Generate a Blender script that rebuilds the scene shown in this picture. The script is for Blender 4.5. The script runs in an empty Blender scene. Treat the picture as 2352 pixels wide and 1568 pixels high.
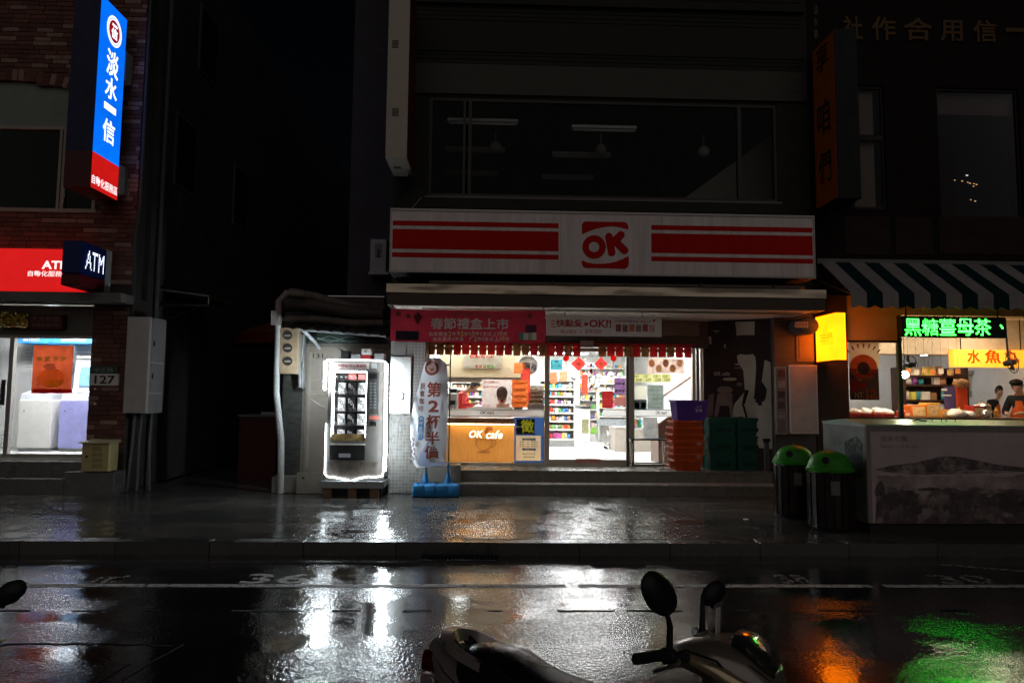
import bpy, math, random
from mathutils import Vector, Matrix, noise
random.seed(7)
scn = bpy.context.scene
COL = scn.collection
rad = math.radians

# ------------------------------------------------------------------ camera
CAM_Z = 1.75
F, CX, CY = 1568.0, 1176.0, 784.0
ROT = (Matrix.Rotation(rad(-1.8), 3, 'Z') @ Matrix.Rotation(rad(94.52), 3, 'X') @ Matrix.Rotation(rad(.55), 3, 'Z'))
cd = bpy.data.cameras.new('camera'); cam = bpy.data.objects.new('camera', cd); COL.objects.link(cam)
cam.location = (0, 0, CAM_Z); cam.rotation_euler = ROT.to_euler()
cd.sensor_width = 36; cd.lens = 24.0; cd.clip_start = .05; cd.clip_end = 2000
scn.camera = cam

# ------------------------------------------------------------------ night sky, faint street glow
wd = bpy.data.worlds.new('World'); scn.world = wd; wd.use_nodes = True
nt = wd.node_tree; bg = nt.nodes['Background']
sky = nt.nodes.new('ShaderNodeTexSky'); sky.sky_type = 'NISHITA'; sky.sun_disc = False
sky.sun_elevation = rad(24); sky.sun_rotation = rad(177)
nt.links.new(sky.outputs[0], bg.inputs[0]); bg.inputs[1].default_value = .0003
sd = bpy.data.lights.new('sun', 'SUN'); sd.energy = .27; sd.angle = rad(80); sd.color = (1, .9, .85)
sun = bpy.data.objects.new('sun', sd); COL.objects.link(sun)
sun.rotation_euler = Vector((-.05, .91, -.41)).to_track_quat('-Z', 'Y').to_euler()
scn.view_settings.view_transform = 'Standard'; scn.view_settings.look = 'None'
scn.view_settings.exposure = 0; scn.view_settings.gamma = 1; scn.view_settings.use_curve_mapping = False
scn.render.engine = 'CYCLES'
cy = scn.cycles
cy.use_denoising = True; cy.denoising_prefilter = 'FAST'; cy.max_bounces = 9; cy.diffuse_bounces = 3; cy.glossy_bounces = 4
cy.transparent_max_bounces = 16; cy.transmission_bounces = 4; cy.sample_clamp_indirect = 4
cy.caustics_reflective = False; cy.caustics_refractive = False

# ------------------------------------------------------------------ pixel helpers (2352 wide view of the photograph)
def ray(x, y): return ROT @ Vector(((x - CX) / F, -(y - CY) / F, -1))
def at(x, y, Y):
    d = ray(x, y); return Vector((0, 0, CAM_Z)) + d * (Y / d.y)
def gp(x, y, z=.15):
    d = ray(x, y); return Vector((0, 0, CAM_Z)) + d * ((z - CAM_Z) / d.z)
def rect(x0, y0, x1, y1, Y):
    a, b, c, d = at(x0, y0, Y), at(x1, y0, Y), at(x0, y1, Y), at(x1, y1, Y)
    return ((a.x + c.x) / 2, (b.x + d.x) / 2, (c.z + d.z) / 2, (a.z + b.z) / 2)

# ------------------------------------------------------------------ materials
MATS = {}
def mat(name, col=(.5, .5, .5), rough=.6, metal=0., em=None, es=0., var=.12, scale=6., bump=0., bscale=60., rvar=.1, spec=.22, nosample=False, coat=0., stretch=(1, 1, 1), alpha=1.):
    if name in MATS: return MATS[name]
    m = bpy.data.materials.new(name); m.use_nodes = True
    n = m.node_tree.nodes; L = m.node_tree.links.new; b = n['Principled BSDF']
    tc = n.new('ShaderNodeTexCoord'); mp = n.new('ShaderNodeMapping'); mp.inputs[3].default_value = stretch
    L(tc.outputs['Object'], mp.inputs[0])
    nz = n.new('ShaderNodeTexNoise'); nz.inputs['Scale'].default_value = scale; nz.inputs['Detail'].default_value = 6
    nz.inputs['Roughness'].default_value = .65
    L(mp.outputs[0], nz.inputs[0])
    rp = n.new('ShaderNodeMapRange'); rp.inputs[1].default_value = .3; rp.inputs[2].default_value = .7
    rp.inputs[3].default_value = 1 - var; rp.inputs[4].default_value = 1 + var
    L(nz.outputs[0], rp.inputs[0])
    mx = n.new('ShaderNodeVectorMath'); mx.operation = 'SCALE'
    c = em if em else col
    mx.inputs[0].default_value = c[:3]; L(rp.outputs[0], mx.inputs['Scale'])
    if em:
        L(mx.outputs[0], b.inputs['Emission Color']); b.inputs['Emission Strength'].default_value = es
        b.inputs['Base Color'].default_value = (*col, 1)
    else:
        L(mx.outputs[0], b.inputs['Base Color'])
    rr = n.new('ShaderNodeMapRange'); rr.inputs[1].default_value = .3; rr.inputs[2].default_value = .7
    rr.inputs[3].default_value = max(.02, rough - rvar); rr.inputs[4].default_value = min(1, rough + rvar)
    L(nz.outputs[0], rr.inputs[0]); L(rr.outputs[0], b.inputs['Roughness'])
    b.inputs['Metallic'].default_value = metal
    b.inputs['Specular IOR Level'].default_value = spec
    b.inputs['Coat Weight'].default_value = coat
    b.inputs['Alpha'].default_value = alpha
    if bump:
        n2 = n.new('ShaderNodeTexNoise'); n2.inputs['Scale'].default_value = bscale; n2.inputs['Detail'].default_value = 4
        L(mp.outputs[0], n2.inputs[0])
        bp = n.new('ShaderNodeBump'); bp.inputs['Strength'].default_value = bump; bp.inputs['Distance'].default_value = .02
        L(n2.outputs[0], bp.inputs['Height']); L(bp.outputs[0], b.inputs['Normal'])
    if nosample: m.cycles.emission_sampling = 'NONE'
    MATS[name] = m
    return m

def glass(name='glass', tint=(1, 1, 1), refl=.5, dirt=.0):
    if name in MATS: return MATS[name]
    m = bpy.data.materials.new(name); m.use_nodes = True
    n = m.node_tree.nodes; L = m.node_tree.links.new
    n.remove(n['Principled BSDF'])
    tr = n.new('ShaderNodeBsdfTransparent'); tr.inputs[0].default_value = (*tint, 1)
    gl = n.new('ShaderNodeBsdfGlossy'); gl.inputs['Roughness'].default_value = .02
    fr = n.new('ShaderNodeFresnel'); fr.inputs[0].default_value = 1.45
    mu = n.new('ShaderNodeMath'); mu.operation = 'MULTIPLY'; mu.inputs[1].default_value = refl
    mx = n.new('ShaderNodeMixShader')
    L(fr.outputs[0], mu.inputs[0]); L(mu.outputs[0], mx.inputs[0]); L(tr.outputs[0], mx.inputs[1]); L(gl.outputs[0], mx.inputs[2])
    L(mx.outputs[0], n['Material Output'].inputs[0])
    MATS[name] = m
    return m

def wet(name, col, rlo, rhi, pscale, bump, bscale, stretch=(1, 1, 1), brick=None):
    """wet ground: puddle mask drives roughness and relief"""
    m = bpy.data.materials.new(name); m.use_nodes = True
    n = m.node_tree.nodes; L = m.node_tree.links.new; b = n['Principled BSDF']
    ge = n.new('ShaderNodeNewGeometry'); mp = n.new('ShaderNodeMapping'); mp.inputs[3].default_value = stretch
    L(ge.outputs['Position'], mp.inputs[0])
    pn = n.new('ShaderNodeTexNoise'); pn.inputs['Scale'].default_value = pscale; pn.inputs['Detail'].default_value = 5; pn.inputs['Roughness'].default_value = .6
    L(mp.outputs[0], pn.inputs[0])
    pr = n.new('ShaderNodeMapRange'); pr.inputs[1].default_value = .42; pr.inputs[2].default_value = .6
    L(pn.outputs[0], pr.inputs[0])
    r1 = n.new('ShaderNodeMapRange'); r1.inputs[3].default_value = rlo; r1.inputs[4].default_value = rhi; L(pr.outputs[0], r1.inputs[0])
    L(r1.outputs[0], b.inputs['Roughness'])
    fn = n.new('ShaderNodeTexNoise'); fn.inputs['Scale'].default_value = bscale; fn.inputs['Detail'].default_value = 3
    L(ge.outputs['Position'], fn.inputs[0])
    mn = n.new('ShaderNodeTexNoise'); mn.inputs['Scale'].default_value = bscale * .12; mn.inputs['Detail'].default_value = 3
    L(ge.outputs['Position'], mn.inputs[0])
    ad = n.new('ShaderNodeMath'); ad.operation = 'ADD'; L(fn.outputs[0], ad.inputs[0]); L(mn.outputs[0], ad.inputs[1])
    if brick:
        bt = n.new('ShaderNodeTexBrick'); bt.inputs['Scale'].default_value = 1.; bt.inputs['Mortar Size'].default_value = .005; bt.inputs['Mortar Smooth'].default_value = .4
        bt.inputs['Brick Width'].default_value = brick[0]; bt.inputs['Row Height'].default_value = brick[1]; L(ge.outputs['Position'], bt.inputs[0])
        mm = n.new('ShaderNodeMath'); mm.operation = 'MULTIPLY_ADD'; mm.inputs[1].default_value = -1.6; L(bt.outputs['Fac'], mm.inputs[0]); L(ad.outputs[0], mm.inputs[2]); ad = mm
    r2 = n.new('ShaderNodeMapRange'); r2.inputs[3].default_value = bump * .18; r2.inputs[4].default_value = bump; L(pr.outputs[0], r2.inputs[0])
    bp = n.new('ShaderNodeBump'); bp.inputs['Distance'].default_value = .012
    L(r2.outputs[0], bp.inputs['Strength']); L(ad.outputs[0], bp.inputs['Height']); L(bp.outputs[0], b.inputs['Normal'])
    cr = n.new('ShaderNodeMapRange'); cr.inputs[1].default_value = .3; cr.inputs[2].default_value = .7; cr.inputs[3].default_value = .65; cr.inputs[4].default_value = 1.35
    L(fn.outputs[0], cr.inputs[0])
    vm = n.new('ShaderNodeVectorMath'); vm.operation = 'SCALE'; vm.inputs[0].default_value = col; L(cr.outputs[0], vm.inputs['Scale'])
    L(vm.outputs[0], b.inputs['Base Color'])
    b.inputs['IOR'].default_value = 1.5
    MATS[name] = m
    return m

def worn(name, col, lo=.4, hi=.55, scale=14, rough=.6):
    """paint or ink broken up by wear: noise opens holes in it"""
    if name in MATS: return MATS[name]
    m = mat(name, col, rough, var=.25, scale=9); n = m.node_tree.nodes; L = m.node_tree.links.new
    ge = n.new('ShaderNodeNewGeometry'); nz = n.new('ShaderNodeTexNoise'); nz.inputs['Scale'].default_value = scale; nz.inputs['Detail'].default_value = 6; nz.inputs['Roughness'].default_value = .7
    L(ge.outputs['Position'], nz.inputs[0]); mr = n.new('ShaderNodeMapRange'); mr.inputs[1].default_value = lo; mr.inputs[2].default_value = hi
    L(nz.outputs[0], mr.inputs[0]); L(mr.outputs[0], n['Principled BSDF'].inputs['Alpha'])
    return m

# ------------------------------------------------------------------ mesh builder
class MB:
    def __init__(s, M=None): s.v = []; s.f = []; s.M = M; s.smooth = False
    def add(s, vs, fs):
        o = len(s.v); s.v += [Vector(p) for p in vs]; s.f += [tuple(i + o for i in f) for f in fs]; return s
    def box(s, x0, x1, y0, y1, z0, z1, c=0.):
        if c <= 0:
            return s.add([(x0, y0, z0), (x1, y0, z0), (x1, y1, z0), (x0, y1, z0), (x0, y0, z1), (x1, y0, z1), (x1, y1, z1), (x0, y1, z1)],
                         [(0, 3, 2, 1), (4, 5, 6, 7), (0, 1, 5, 4), (1, 2, 6, 5), (2, 3, 7, 6), (3, 0, 4, 7)])
        vs = []; xs, ys, zs = (x0, x1), (y0, y1), (z0, z1)
        idx = {}
        for i in (0, 1):
            for j in (0, 1):
                for k in (0, 1):
                    sx, sy, sz = (1, -1)[i], (1, -1)[j], (1, -1)[k]
                    for a in range(3):
                        p = [xs[i] + sx * c, ys[j] + sy * c, zs[k] + sz * c]; p[a] = (xs[i], ys[j], zs[k])[a]
                        idx[(i, j, k, a)] = len(vs); vs.append(p)
        fs = []
        for a in range(3):
            b1, b2 = (a + 1) % 3, (a + 2) % 3
            for e in (0, 1):
                q = []
                for (u, w) in ((0, 0), (1, 0), (1, 1), (0, 1)):
                    k = [0, 0, 0]; k[a] = e; k[b1] = u; k[b2] = w; q.append(idx[(*k, a)])
                fs.append(tuple(q if e else q[::-1]))
            for u in (0, 1):
                for w in (0, 1):
                    k0 = [0, 0, 0]; k1 = [0, 0, 0]; k0[a] = 0; k1[a] = 1
                    for k in (k0, k1): k[b1] = u; k[b2] = w
                    q = [idx[(*k0, b1)], idx[(*k1, b1)], idx[(*k1, b2)], idx[(*k0, b2)]]
                    fs.append(tuple(q if (u ^ w) else q[::-1]))
        for i in (0, 1):
            for j in (0, 1):
                for k in (0, 1):
                    q = [idx[(i, j, k, a)] for a in range(3)]
                    fs.append(tuple(q if (i ^ j ^ k) else q[::-1]))
        return s.add(vs, fs)
    def quad(s, a, b, c, d): return s.add([a, b, c, d], [(0, 1, 2, 3)])
    def tube(s, pts, r, n=8, cap=True):
        pts = [Vector(p) for p in pts]; rs = r if isinstance(r, (list, tuple)) else [r] * len(pts)
        vs = []; up = Vector((0, 0, 1)); nrm = None
        for i, p in enumerate(pts):
            t = (pts[min(i + 1, len(pts) - 1)] - pts[max(i - 1, 0)]).normalized()
            if nrm is None: nrm = t.cross(up if abs(t.z) < .9 else Vector((1, 0, 0))).normalized()
            else: nrm = (nrm - t * nrm.dot(t)).normalized()
            bn = t.cross(nrm)
            for k in range(n):
                a = 2 * math.pi * k / n; vs.append(p + (nrm * math.cos(a) + bn * math.sin(a)) * rs[i])
        fs = []
        for i in range(len(pts) - 1):
            for k in range(n):
                a, b = i * n + k, i * n + (k + 1) % n; fs.append((a, b, b + n, a + n))
        if cap: fs.append(tuple(range(n))[::-1]); fs.append(tuple(range((len(pts) - 1) * n, len(pts) * n)))
        return s.add(vs, fs)
    def lathe(s, prof, c=(0, 0, 0), n=24, sx=1, sy=1):
        vs = []; fs = []
        for (r, z) in prof:
            for k in range(n):
                a = 2 * math.pi * k / n; vs.append((c[0] + r * math.cos(a) * sx, c[1] + r * math.sin(a) * sy, c[2] + z))
        for i in range(len(prof) - 1):
            for k in range(n):
                a, b = i * n + k, i * n + (k + 1) % n; fs.append((a, b, b + n, a + n))
        fs.append(tuple(range(n))[::-1]); fs.append(tuple(range((len(prof) - 1) * n, len(prof) * n)))
        return s.add(vs, fs)
    def ball(s, c, r, n=12, m=8, sc=(1, 1, 1)):
        c = Vector(c); vs = [c + Vector((0, 0, -r * sc[2]))]; fs = []
        for i in range(1, m):
            t = math.pi * i / m - math.pi / 2
            for k in range(n):
                a = 2 * math.pi * k / n; vs.append(c + Vector((r * math.cos(t) * math.cos(a) * sc[0], r * math.cos(t) * math.sin(a) * sc[1], r * math.sin(t) * sc[2])))
        vs.append(c + Vector((0, 0, r * sc[2])))
        for k in range(n):
            fs.append((0, 1 + (k + 1) % n, 1 + k)); e = len(vs) - 1; o = 1 + (m - 2) * n; fs.append((o + k, o + (k + 1) % n, e))
        for i in range(m - 2):
            for k in range(n):
                a, b = 1 + i * n + k, 1 + i * n + (k + 1) % n; fs.append((a, b, b + n, a + n))
        return s.add(vs, fs)
    def prism(s, poly, y0, y1):
        """polygon in (x,z), extruded along y"""
        n = len(poly)
        ar = sum(poly[i][0] * poly[(i + 1) % n][1] - poly[(i + 1) % n][0] * poly[i][1] for i in range(n))
        if ar < 0: poly = poly[::-1]
        vs = [(x, y0, z) for x, z in poly] + [(x, y1, z) for x, z in poly]
        fs = [tuple(range(n)), tuple(range(n, 2 * n))[::-1]] + [(i, i + n, (i + 1) % n + n, (i + 1) % n) for i in range(n)]
        return s.add(vs, fs)
    def prismx(s, poly, x0, x1):
        """polygon in (y,z), extruded along x"""
        n = len(poly)
        vs = [(x0, y, z) for y, z in poly] + [(x1, y, z) for y, z in poly]
        fs = [tuple(range(n)), tuple(range(n, 2 * n))[::-1]] + [(i, i + n, (i + 1) % n + n, (i + 1) % n) for i in range(n)]
        return s.add(vs, fs)
    def loft(s, secs, n=16, e=2.5):
        """sections (x, y, z, half width, half height[, exponent]) along x"""
        vs = []
        for sc in secs:
            x, y, z, w, h = sc[:5]; ex = sc[5] if len(sc) > 5 else e
            for k in range(n):
                a = 2 * math.pi * k / n; ca, sa = math.cos(a), math.sin(a)
                vs.append((x, y + w * math.copysign(abs(ca) ** (2 / ex), ca), z + h * math.copysign(abs(sa) ** (2 / ex), sa)))
        fs = []
        for i in range(len(secs) - 1):
            for k in range(n):
                a, b = i * n + k, i * n + (k + 1) % n; fs.append((a, b, b + n, a + n))
        fs.append(tuple(range(n))[::-1]); fs.append(tuple(range((len(secs) - 1) * n, len(secs) * n)))
        s.smooth = True
        return s.add(vs, fs)
    def mesh(s, name, m, org):
        me = bpy.data.meshes.new(name)
        me.from_pydata([tuple(p - org) for p in s.v], [], s.f); me.update()
        me.materials.append(m)
        if s.smooth:
            for p in me.polygons: p.use_smooth = True
            try: me.set_sharp_from_angle(angle=rad(42))
            except Exception: pass
        return me
    def build(s, name, m, parent=None, label=None, sm=None):
        if sm: s.smooth = True
        if s.M: s.v = [s.M @ p for p in s.v]
        if parent is not None: org = WORLD[parent.name]
        else:
            lo = [min(p[i] for p in s.v) for i in range(3)]; hi = [max(p[i] for p in s.v) for i in range(3)]
            org = Vector(((lo[0] + hi[0]) / 2, (lo[1] + hi[1]) / 2, lo[2]))
        o = bpy.data.objects.new(name, s.mesh(name, m, org)); COL.objects.link(o)
        if parent is not None: o.parent = parent
        else: o.location = org
        WORLD[o.name] = org
        if label: o['label'] = label
        return o
WORLD = {}
def tag(o, label, cat, group=None):
    o['label'] = label; o['category'] = cat
    if group: o['group'] = group
    return o
def thing(name, label, cat, loc, group=None):
    o = bpy.data.objects.new(name, None); COL.objects.link(o); o.empty_display_size = .1
    o.location = loc; WORLD[o.name] = Vector(loc)
    return tag(o, label, cat, group)
def struct(o, kind='structure'): o['kind'] = kind; return o
def copy_tree(o, parent=None, off=Vector()):
    c = o.copy(); COL.objects.link(c)
    if parent: c.parent = parent
    for ch in list(o.children): copy_tree(ch, c)
    return c
def bx(x0, x1, y0, y1, z0, z1, c=0.): return MB().box(x0, x1, y0, y1, z0, z1, c)
def bxp(x0, y0, x1, y1, Y, t=.02, c=0.):
    """box whose front face fills a picture rectangle on the plane Y"""
    a = rect(x0, y0, x1, y1, Y); return MB().box(a[0], a[1], Y, Y + t, a[2], a[3], c)

# ------------------------------------------------------------------ lettering
_cu = {}
def glyph(body, bold=0., sp=1., res=2):
    k = (body, bold, sp, res)
    if k in _cu: return _cu[k]
    cu = bpy.data.curves.new('t', 'FONT'); cu.body = body; cu.resolution_u = res; cu.offset = bold; cu.space_character = sp
    o = bpy.data.objects.new('t', cu); me = bpy.data.meshes.new_from_object(o)
    vs = [tuple(v.co)[:2] for v in me.vertices]; fs = [tuple(p.vertices) for p in me.polygons]
    bpy.data.meshes.remove(me); bpy.data.objects.remove(o); bpy.data.curves.remove(cu)
    _cu[k] = (vs, fs)
    return vs, fs
def text(mb, body, o, ux, uz, w, h, bold=.0, sp=1., fit=True):
    """lettering filling a w x h box with lower left corner o"""
    cjk = any('\u4e00' <= c <= '\u9fff' for c in body); heavy = bold if cjk and bold > .012 else 0.
    vs, fs = glyph(body, .008 if heavy else bold, sp)
    if not vs: return mb
    x0, x1 = min(p[0] for p in vs), max(p[0] for p in vs); y0, y1 = min(p[1] for p in vs), max(p[1] for p in vs)
    kx = w / max(1e-6, x1 - x0); ky = h / max(1e-6, y1 - y0)
    if not fit: kx = ky = min(kx, ky)
    o, ux, uz = Vector(o), Vector(ux), Vector(uz)
    mb.add([o + ux * (p[0] - x0) * kx + uz * (p[1] - y0) * ky for p in vs], fs)
    if heavy:   # thicken dense characters with slightly shifted copies instead of a stroke offset
        nr = ux.cross(uz).normalized()
        for q, (du, dv) in enumerate(((heavy, 0), (0, heavy), (heavy, heavy))):
            mb.add([o + nr * (.0005 * (q + 1)) + ux * (p[0] - x0 + du * .9) * kx + uz * (p[1] - y0 + dv * .9) * ky for p in vs], fs)
    return mb
def textp(mb, body, x0, y0, x1, y1, Y, bold=0., sp=1.):
    a = rect(x0, y0, x1, y1, Y)
    return text(mb, body, (a[0], Y, a[2]), (1, 0, 0), (0, 0, 1), a[1] - a[0], a[3] - a[2], bold, sp)
def dots(body, w, h, nx, bold=.03):
    """LED matrix points of a lettering, as (u, v) in a w x h box"""
    vs, fs = glyph(body, bold, 1., 1)
    x0, x1 = min(p[0] for p in vs), max(p[0] for p in vs); y0, y1 = min(p[1] for p in vs), max(p[1] for p in vs)
    ny = max(3, int(round(nx * h / w))); out = []
    tris = []
    for f in fs:
        for i in range(1, len(f) - 1): tris.append((vs[f[0]], vs[f[i]], vs[f[i + 1]]))
    hit = set()
    for a, b, c in tris:
        d = (b[1] - c[1]) * (a[0] - c[0]) + (c[0] - b[0]) * (a[1] - c[1])
        if abs(d) < 1e-9: continue
        i0 = int((min(a[0], b[0], c[0]) - x0) / (x1 - x0) * nx) - 1; i1 = int((max(a[0], b[0], c[0]) - x0) / (x1 - x0) * nx) + 1
        j0 = int((min(a[1], b[1], c[1]) - y0) / (y1 - y0) * ny) - 1; j1 = int((max(a[1], b[1], c[1]) - y0) / (y1 - y0) * ny) + 1
        for i in range(max(0, i0), min(nx, i1 + 1)):
            for j in range(max(0, j0), min(ny, j1 + 1)):
                if (i, j) in hit: continue
                px_, py_ = x0 + (i + .5) / nx * (x1 - x0), y0 + (j + .5) / ny * (y1 - y0)
                l1 = ((b[1] - c[1]) * (px_ - c[0]) + (c[0] - b[0]) * (py_ - c[1])) / d
                l2 = ((c[1] - a[1]) * (px_ - c[0]) + (a[0] - c[0]) * (py_ - c[1])) / d
                if l1 >= -.01 and l2 >= -.01 and l1 + l2 <= 1.01: hit.add((i, j))
    return [((i + .5) / nx * w, (j + .5) / ny * h) for i, j in sorted(hit)], w / nx

# common materials
WHITE = mat('white_paint', (.74, .73, .7), .45, var=.06)
BLACK = mat('black_plastic', (.012, .012, .013), .4)
DARK = mat('dark_metal', (.03, .03, .032), .45, .3)
STEEL = mat('steel', (.55, .55, .54), .3, 1., var=.1, bump=.08, bscale=12)
ALU = mat('aluminium_frame', (.36, .34, .3), .4, .8, var=.08)
RED = mat('red_paint', (.42, .012, .01), .45, var=.08)
CONC = mat('concrete', (.16, .15, .14), .75, var=.25, scale=5, bump=.3, bscale=40)
GLASS = glass('shop_glass', (1, 1, 1), .55)
INK = mat('ink_black', (.02, .02, .022), .6)
PAPER = mat('paper_white', (.78, .77, .74), .6, var=.05)
YFAC, YG, YA = 11.35, 12.1, 10.3
FLOOR = .52
# ================================================================== SETTING
g = bx(-400, 400, -300, 500, -.3, -.02).build('ground', mat('ground_dark', (.03, .03, .03), .8)); struct(g)
ROAD = wet('wet_asphalt', (.016, .016, .017), .04, .11, .62, .42, 38, (1, 2.4, 1))
def roadz(x, y): return .003 * noise.noise(Vector((x * .7, y * 1.6, 0))) + .0012 * noise.noise(Vector((x * 2.2, y * 4, 5)))
def lay(mb, d=.004):
    for p in mb.v: p.z = roadz(p.x, p.y) + d
    return mb
road = MB()
# slightly uneven sheet: shallow ruts and a camber so that reflections break up
nx, ny = 150, 60
vs = []; fs = []
for j in range(ny + 1):
    y = -6 + (7.56 + 6) * j / ny
    for i in range(nx + 1):
        x = -30 + 60 * i / nx
        vs.append((x, y, roadz(x, y)))
for j in range(ny):
    for i in range(nx):
        a = j * (nx + 1) + i; fs.append((a, a + 1, a + nx + 2, a + nx + 1))
road.add(vs, fs); road.smooth = True
road = struct(road.build('road', ROAD))
GUT = wet('wet_gutter', (.04, .04, .04), .06, .2, 1.2, .12, 90, (1, 3, 1))
gut = struct(bx(-30, 30, 7.28, 7.7, -.05, .012).build('gutter', GUT))
# road paint
PAINT = worn('road_paint', (.5, .5, .48), .34, .5, 16); PAINT2 = worn('road_paint_worn', (.4, .4, .38), .44, .6, 20)
ln = MB(); p0, p1 = gp(0, 1346, 0), gp(2352, 1341, 0)
y0 = 6.40; k = 200
for i in range(k):
    xa, xb = -12 + 24 * i / k, -12 + 24 * (i + 1) / k
    if random.random() < .012: continue
    ln.add([(xa, y0, .016), (xb, y0, .016), (xb, y0 + .1, .016), (xa, y0 + .1, .016)], [(0, 1, 2, 3)])
WORLD[road.name] = Vector(road.location)
lay(ln).build('painted_line', PAINT, road)
dl = MB(); a, b = gp(1975, 1282, 0), gp(2420, 1318, 0)
d = (b - a).normalized(); nrm = Vector((-d.y, d.x, 0)) * .04
dl.add([(p.x, p.y, .017) for p in (a - nrm, b - nrm, b + nrm, a + nrm)], [(0, 1, 2, 3)]); lay(dl, .006).build('painted_line', PAINT2, road)
for s, cxp, w in (('36', 622, .62), ('1', 845, .12), ('30', 2240, .55), ('38', 1840, .3)):
    p = gp(cxp, 1342, 0)
    t = text(MB(), s, (p.x - w / 2, 6.52, .017), (1, 0, 0), (0, 1, 0), w, .34, .02); lay(t).build('painted_number', PAINT if s == '36' else PAINT2, road)
# a worn arrow-like mark at the bank end
w = MB()
for (xa, ya, xb, yb) in ((205, 1338, 235, 1326), (235, 1338, 262, 1324), (250, 1337, 280, 1336), (262, 1328, 298, 1323)):
    A, B = gp(xa, ya, 0), gp(xb, yb, 0); dd = (B - A).normalized(); nn = Vector((-dd.y, dd.x, 0)) * .03
    w.add([(q.x, q.y, .017) for q in (A - nn, B - nn, B + nn, A + nn)], [(0, 1, 2, 3)])
lay(w).build('painted_mark', PAINT2, road)
# tar seam across the lane and cracks
TAR = mat('tar_seam', (.006, .006, .006), .75, var=.1)
sm_ = MB()
for i in range(70):
    xa = -4 + 8 * i / 70; yy = 5.72 + .02 * noise.noise(Vector((xa * 3, 0, 0))); h = .012 + .03 * abs(noise.noise(Vector((xa * 2.6, 3, 0))))
    if noise.noise(Vector((xa * 1.9, 9, 0))) < .0: continue
    sm_.add([(xa, yy - h, .0145), (xa + .116, yy - h * .8, .0145), (xa + .116, yy + h, .0145), (xa, yy + h * .9, .0145)], [(0, 1, 2, 3)])
lay(sm_, .003).build('tar_seam', TAR, road)
for pts in (((0, 1480), (150, 1478), (300, 1480), (420, 1482)), ((420, 1482), (330, 1530), (270, 1568), (230, 1600)), ((180, 1590), (260, 1545), (300, 1520))):
    c = MB(); q = [gp(x, y, 0) for x, y in pts]
    qq = []
    for i in range(len(q) - 1):
        for s in range(6): qq.append(q[i].lerp(q[i + 1], s / 6) + Vector((0, random.uniform(-.02, .02), 0)))
    for i in range(len(qq) - 1):
        A, B = qq[i], qq[i + 1]; dd = (B - A).normalized(); nn = Vector((-dd.y, dd.x, 0)) * .011
        c.add([(p.x, p.y, .0142) for p in (A - nn, B - nn, B + nn, A + nn)], [(0, 1, 2, 3)])
    lay(c, .003).build('crack', TAR, road)
# pavement
PAVM = [wet('wet_paver_a', (.075, .072, .066), .06, .16, 2.2, .6, 34, (1, 1, 1), (.2, .1)), wet('wet_paver_b', (.055, .055, .052), .05, .14, 2.6, .55, 34, (1, 1, 1), (.2, .1)), wet('wet_paver_c', (.1, .092, .08), .07, .17, 2.4, .65, 34, (1, 1, 1), (.2, .1))]
pav = struct(bx(-30, 30, 7.78, 12.6, -.25, .125).build('pavement', mat('paver_bed', (.02, .02, .02), .5)))
pm = []
for m in PAVM:
    pm.append(MB().box(-.3005, .3005, -.15, .15, -.03, .012).mesh('paver', m, Vector()))
cnt = 0
cells = []
for j in range(11):
    for i in range(-19, 16):
        x = i * .605 + (.3 if j % 2 else 0); y = 7.95 + j * .303
        if y > 11.3: continue
        if x < -9 or x > 6.4: continue
        if x > -1.0 and y > 11.05: continue
        cells.append((x, y, abs(x) * .3 + y))
cells.sort(key=lambda c: c[2])
stuffv = MB()
for i, (x, y, _) in enumerate(cells):
    if i < 300:
        o = bpy.data.objects.new('paver', random.choice(pm)); COL.objects.link(o); o.parent = pav
        o.location = Vector((x, y, .138 + random.uniform(-.0015, .0015))) - Vector(pav.location)
        o.rotation_euler = (random.gauss(0, .0018), random.gauss(0, .0016), random.gauss(0, .002))
    else: stuffv.box(x - .297, x + .297, y - .147, y + .147, .1, .15)
if stuffv.v: struct(stuffv.build('paver', PAVM[1], pav), 'stuff')
back = bx(-30, 30, 11.28, 12.6, .08, .146).build('pavement_rear_strip', PAVM[1], pav)
KERB = [wet('wet_kerb_a', (.07, .068, .06), .14, .4, 2., .5, 60), wet('wet_kerb_b', (.05, .05, .048), .12, .4, 2., .5, 60)]
kb = struct(bx(-30, 30, 7.62, 7.77, -.25, .0).build('kerb', CONC)); WORLD[kb.name] = Vector(kb.location)
for i in range(-9, 9):
    j = random.uniform(-.006, .006)
    bx(i + .002, i + .998, 7.6 + j, 7.79, -.1, .15 + random.uniform(-.003, .003), .004).build('kerbstone', random.choice(KERB), kb)
al = struct(bx(at(300, 1100, 11.4).x, at(640, 1100, 11.4).x, 11.3, 60, .0, .15).build('alley_floor', PAVM[1]))
# drain grate in the gutter
p = gp(1055, 1287, .01)
t = thing('drain_grate', 'dark iron drain grate set in the gutter by the kerb', 'drain', (p.x, 7.47, .012))
bx(p.x - .42, p.x + .42, 7.33, 7.36, .0, .024).build('frame', DARK, t); bx(p.x - .42, p.x + .42, 7.57, 7.6, .0, .024).build('frame', DARK, t)
bx(p.x - .42, p.x + .42, 7.36, 7.57, .0, .0145).build('pit', mat('pit_black', (.002, .002, .002), .9), t)
for i in range(21):
    x = p.x - .41 + i * .041; bx(x - .008, x + .008, 7.362, 7.568, .0145, .022).build('bar', DARK, t)
# small litter on the pavement
q = gp(1713, 1192, .15)
tag(bx(q.x - .03, q.x + .03, q.y - .02, q.y + .02, .148, .156).build('litter', PAPER), 'small scrap of white paper lying on the wet pavement', 'litter')
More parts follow.
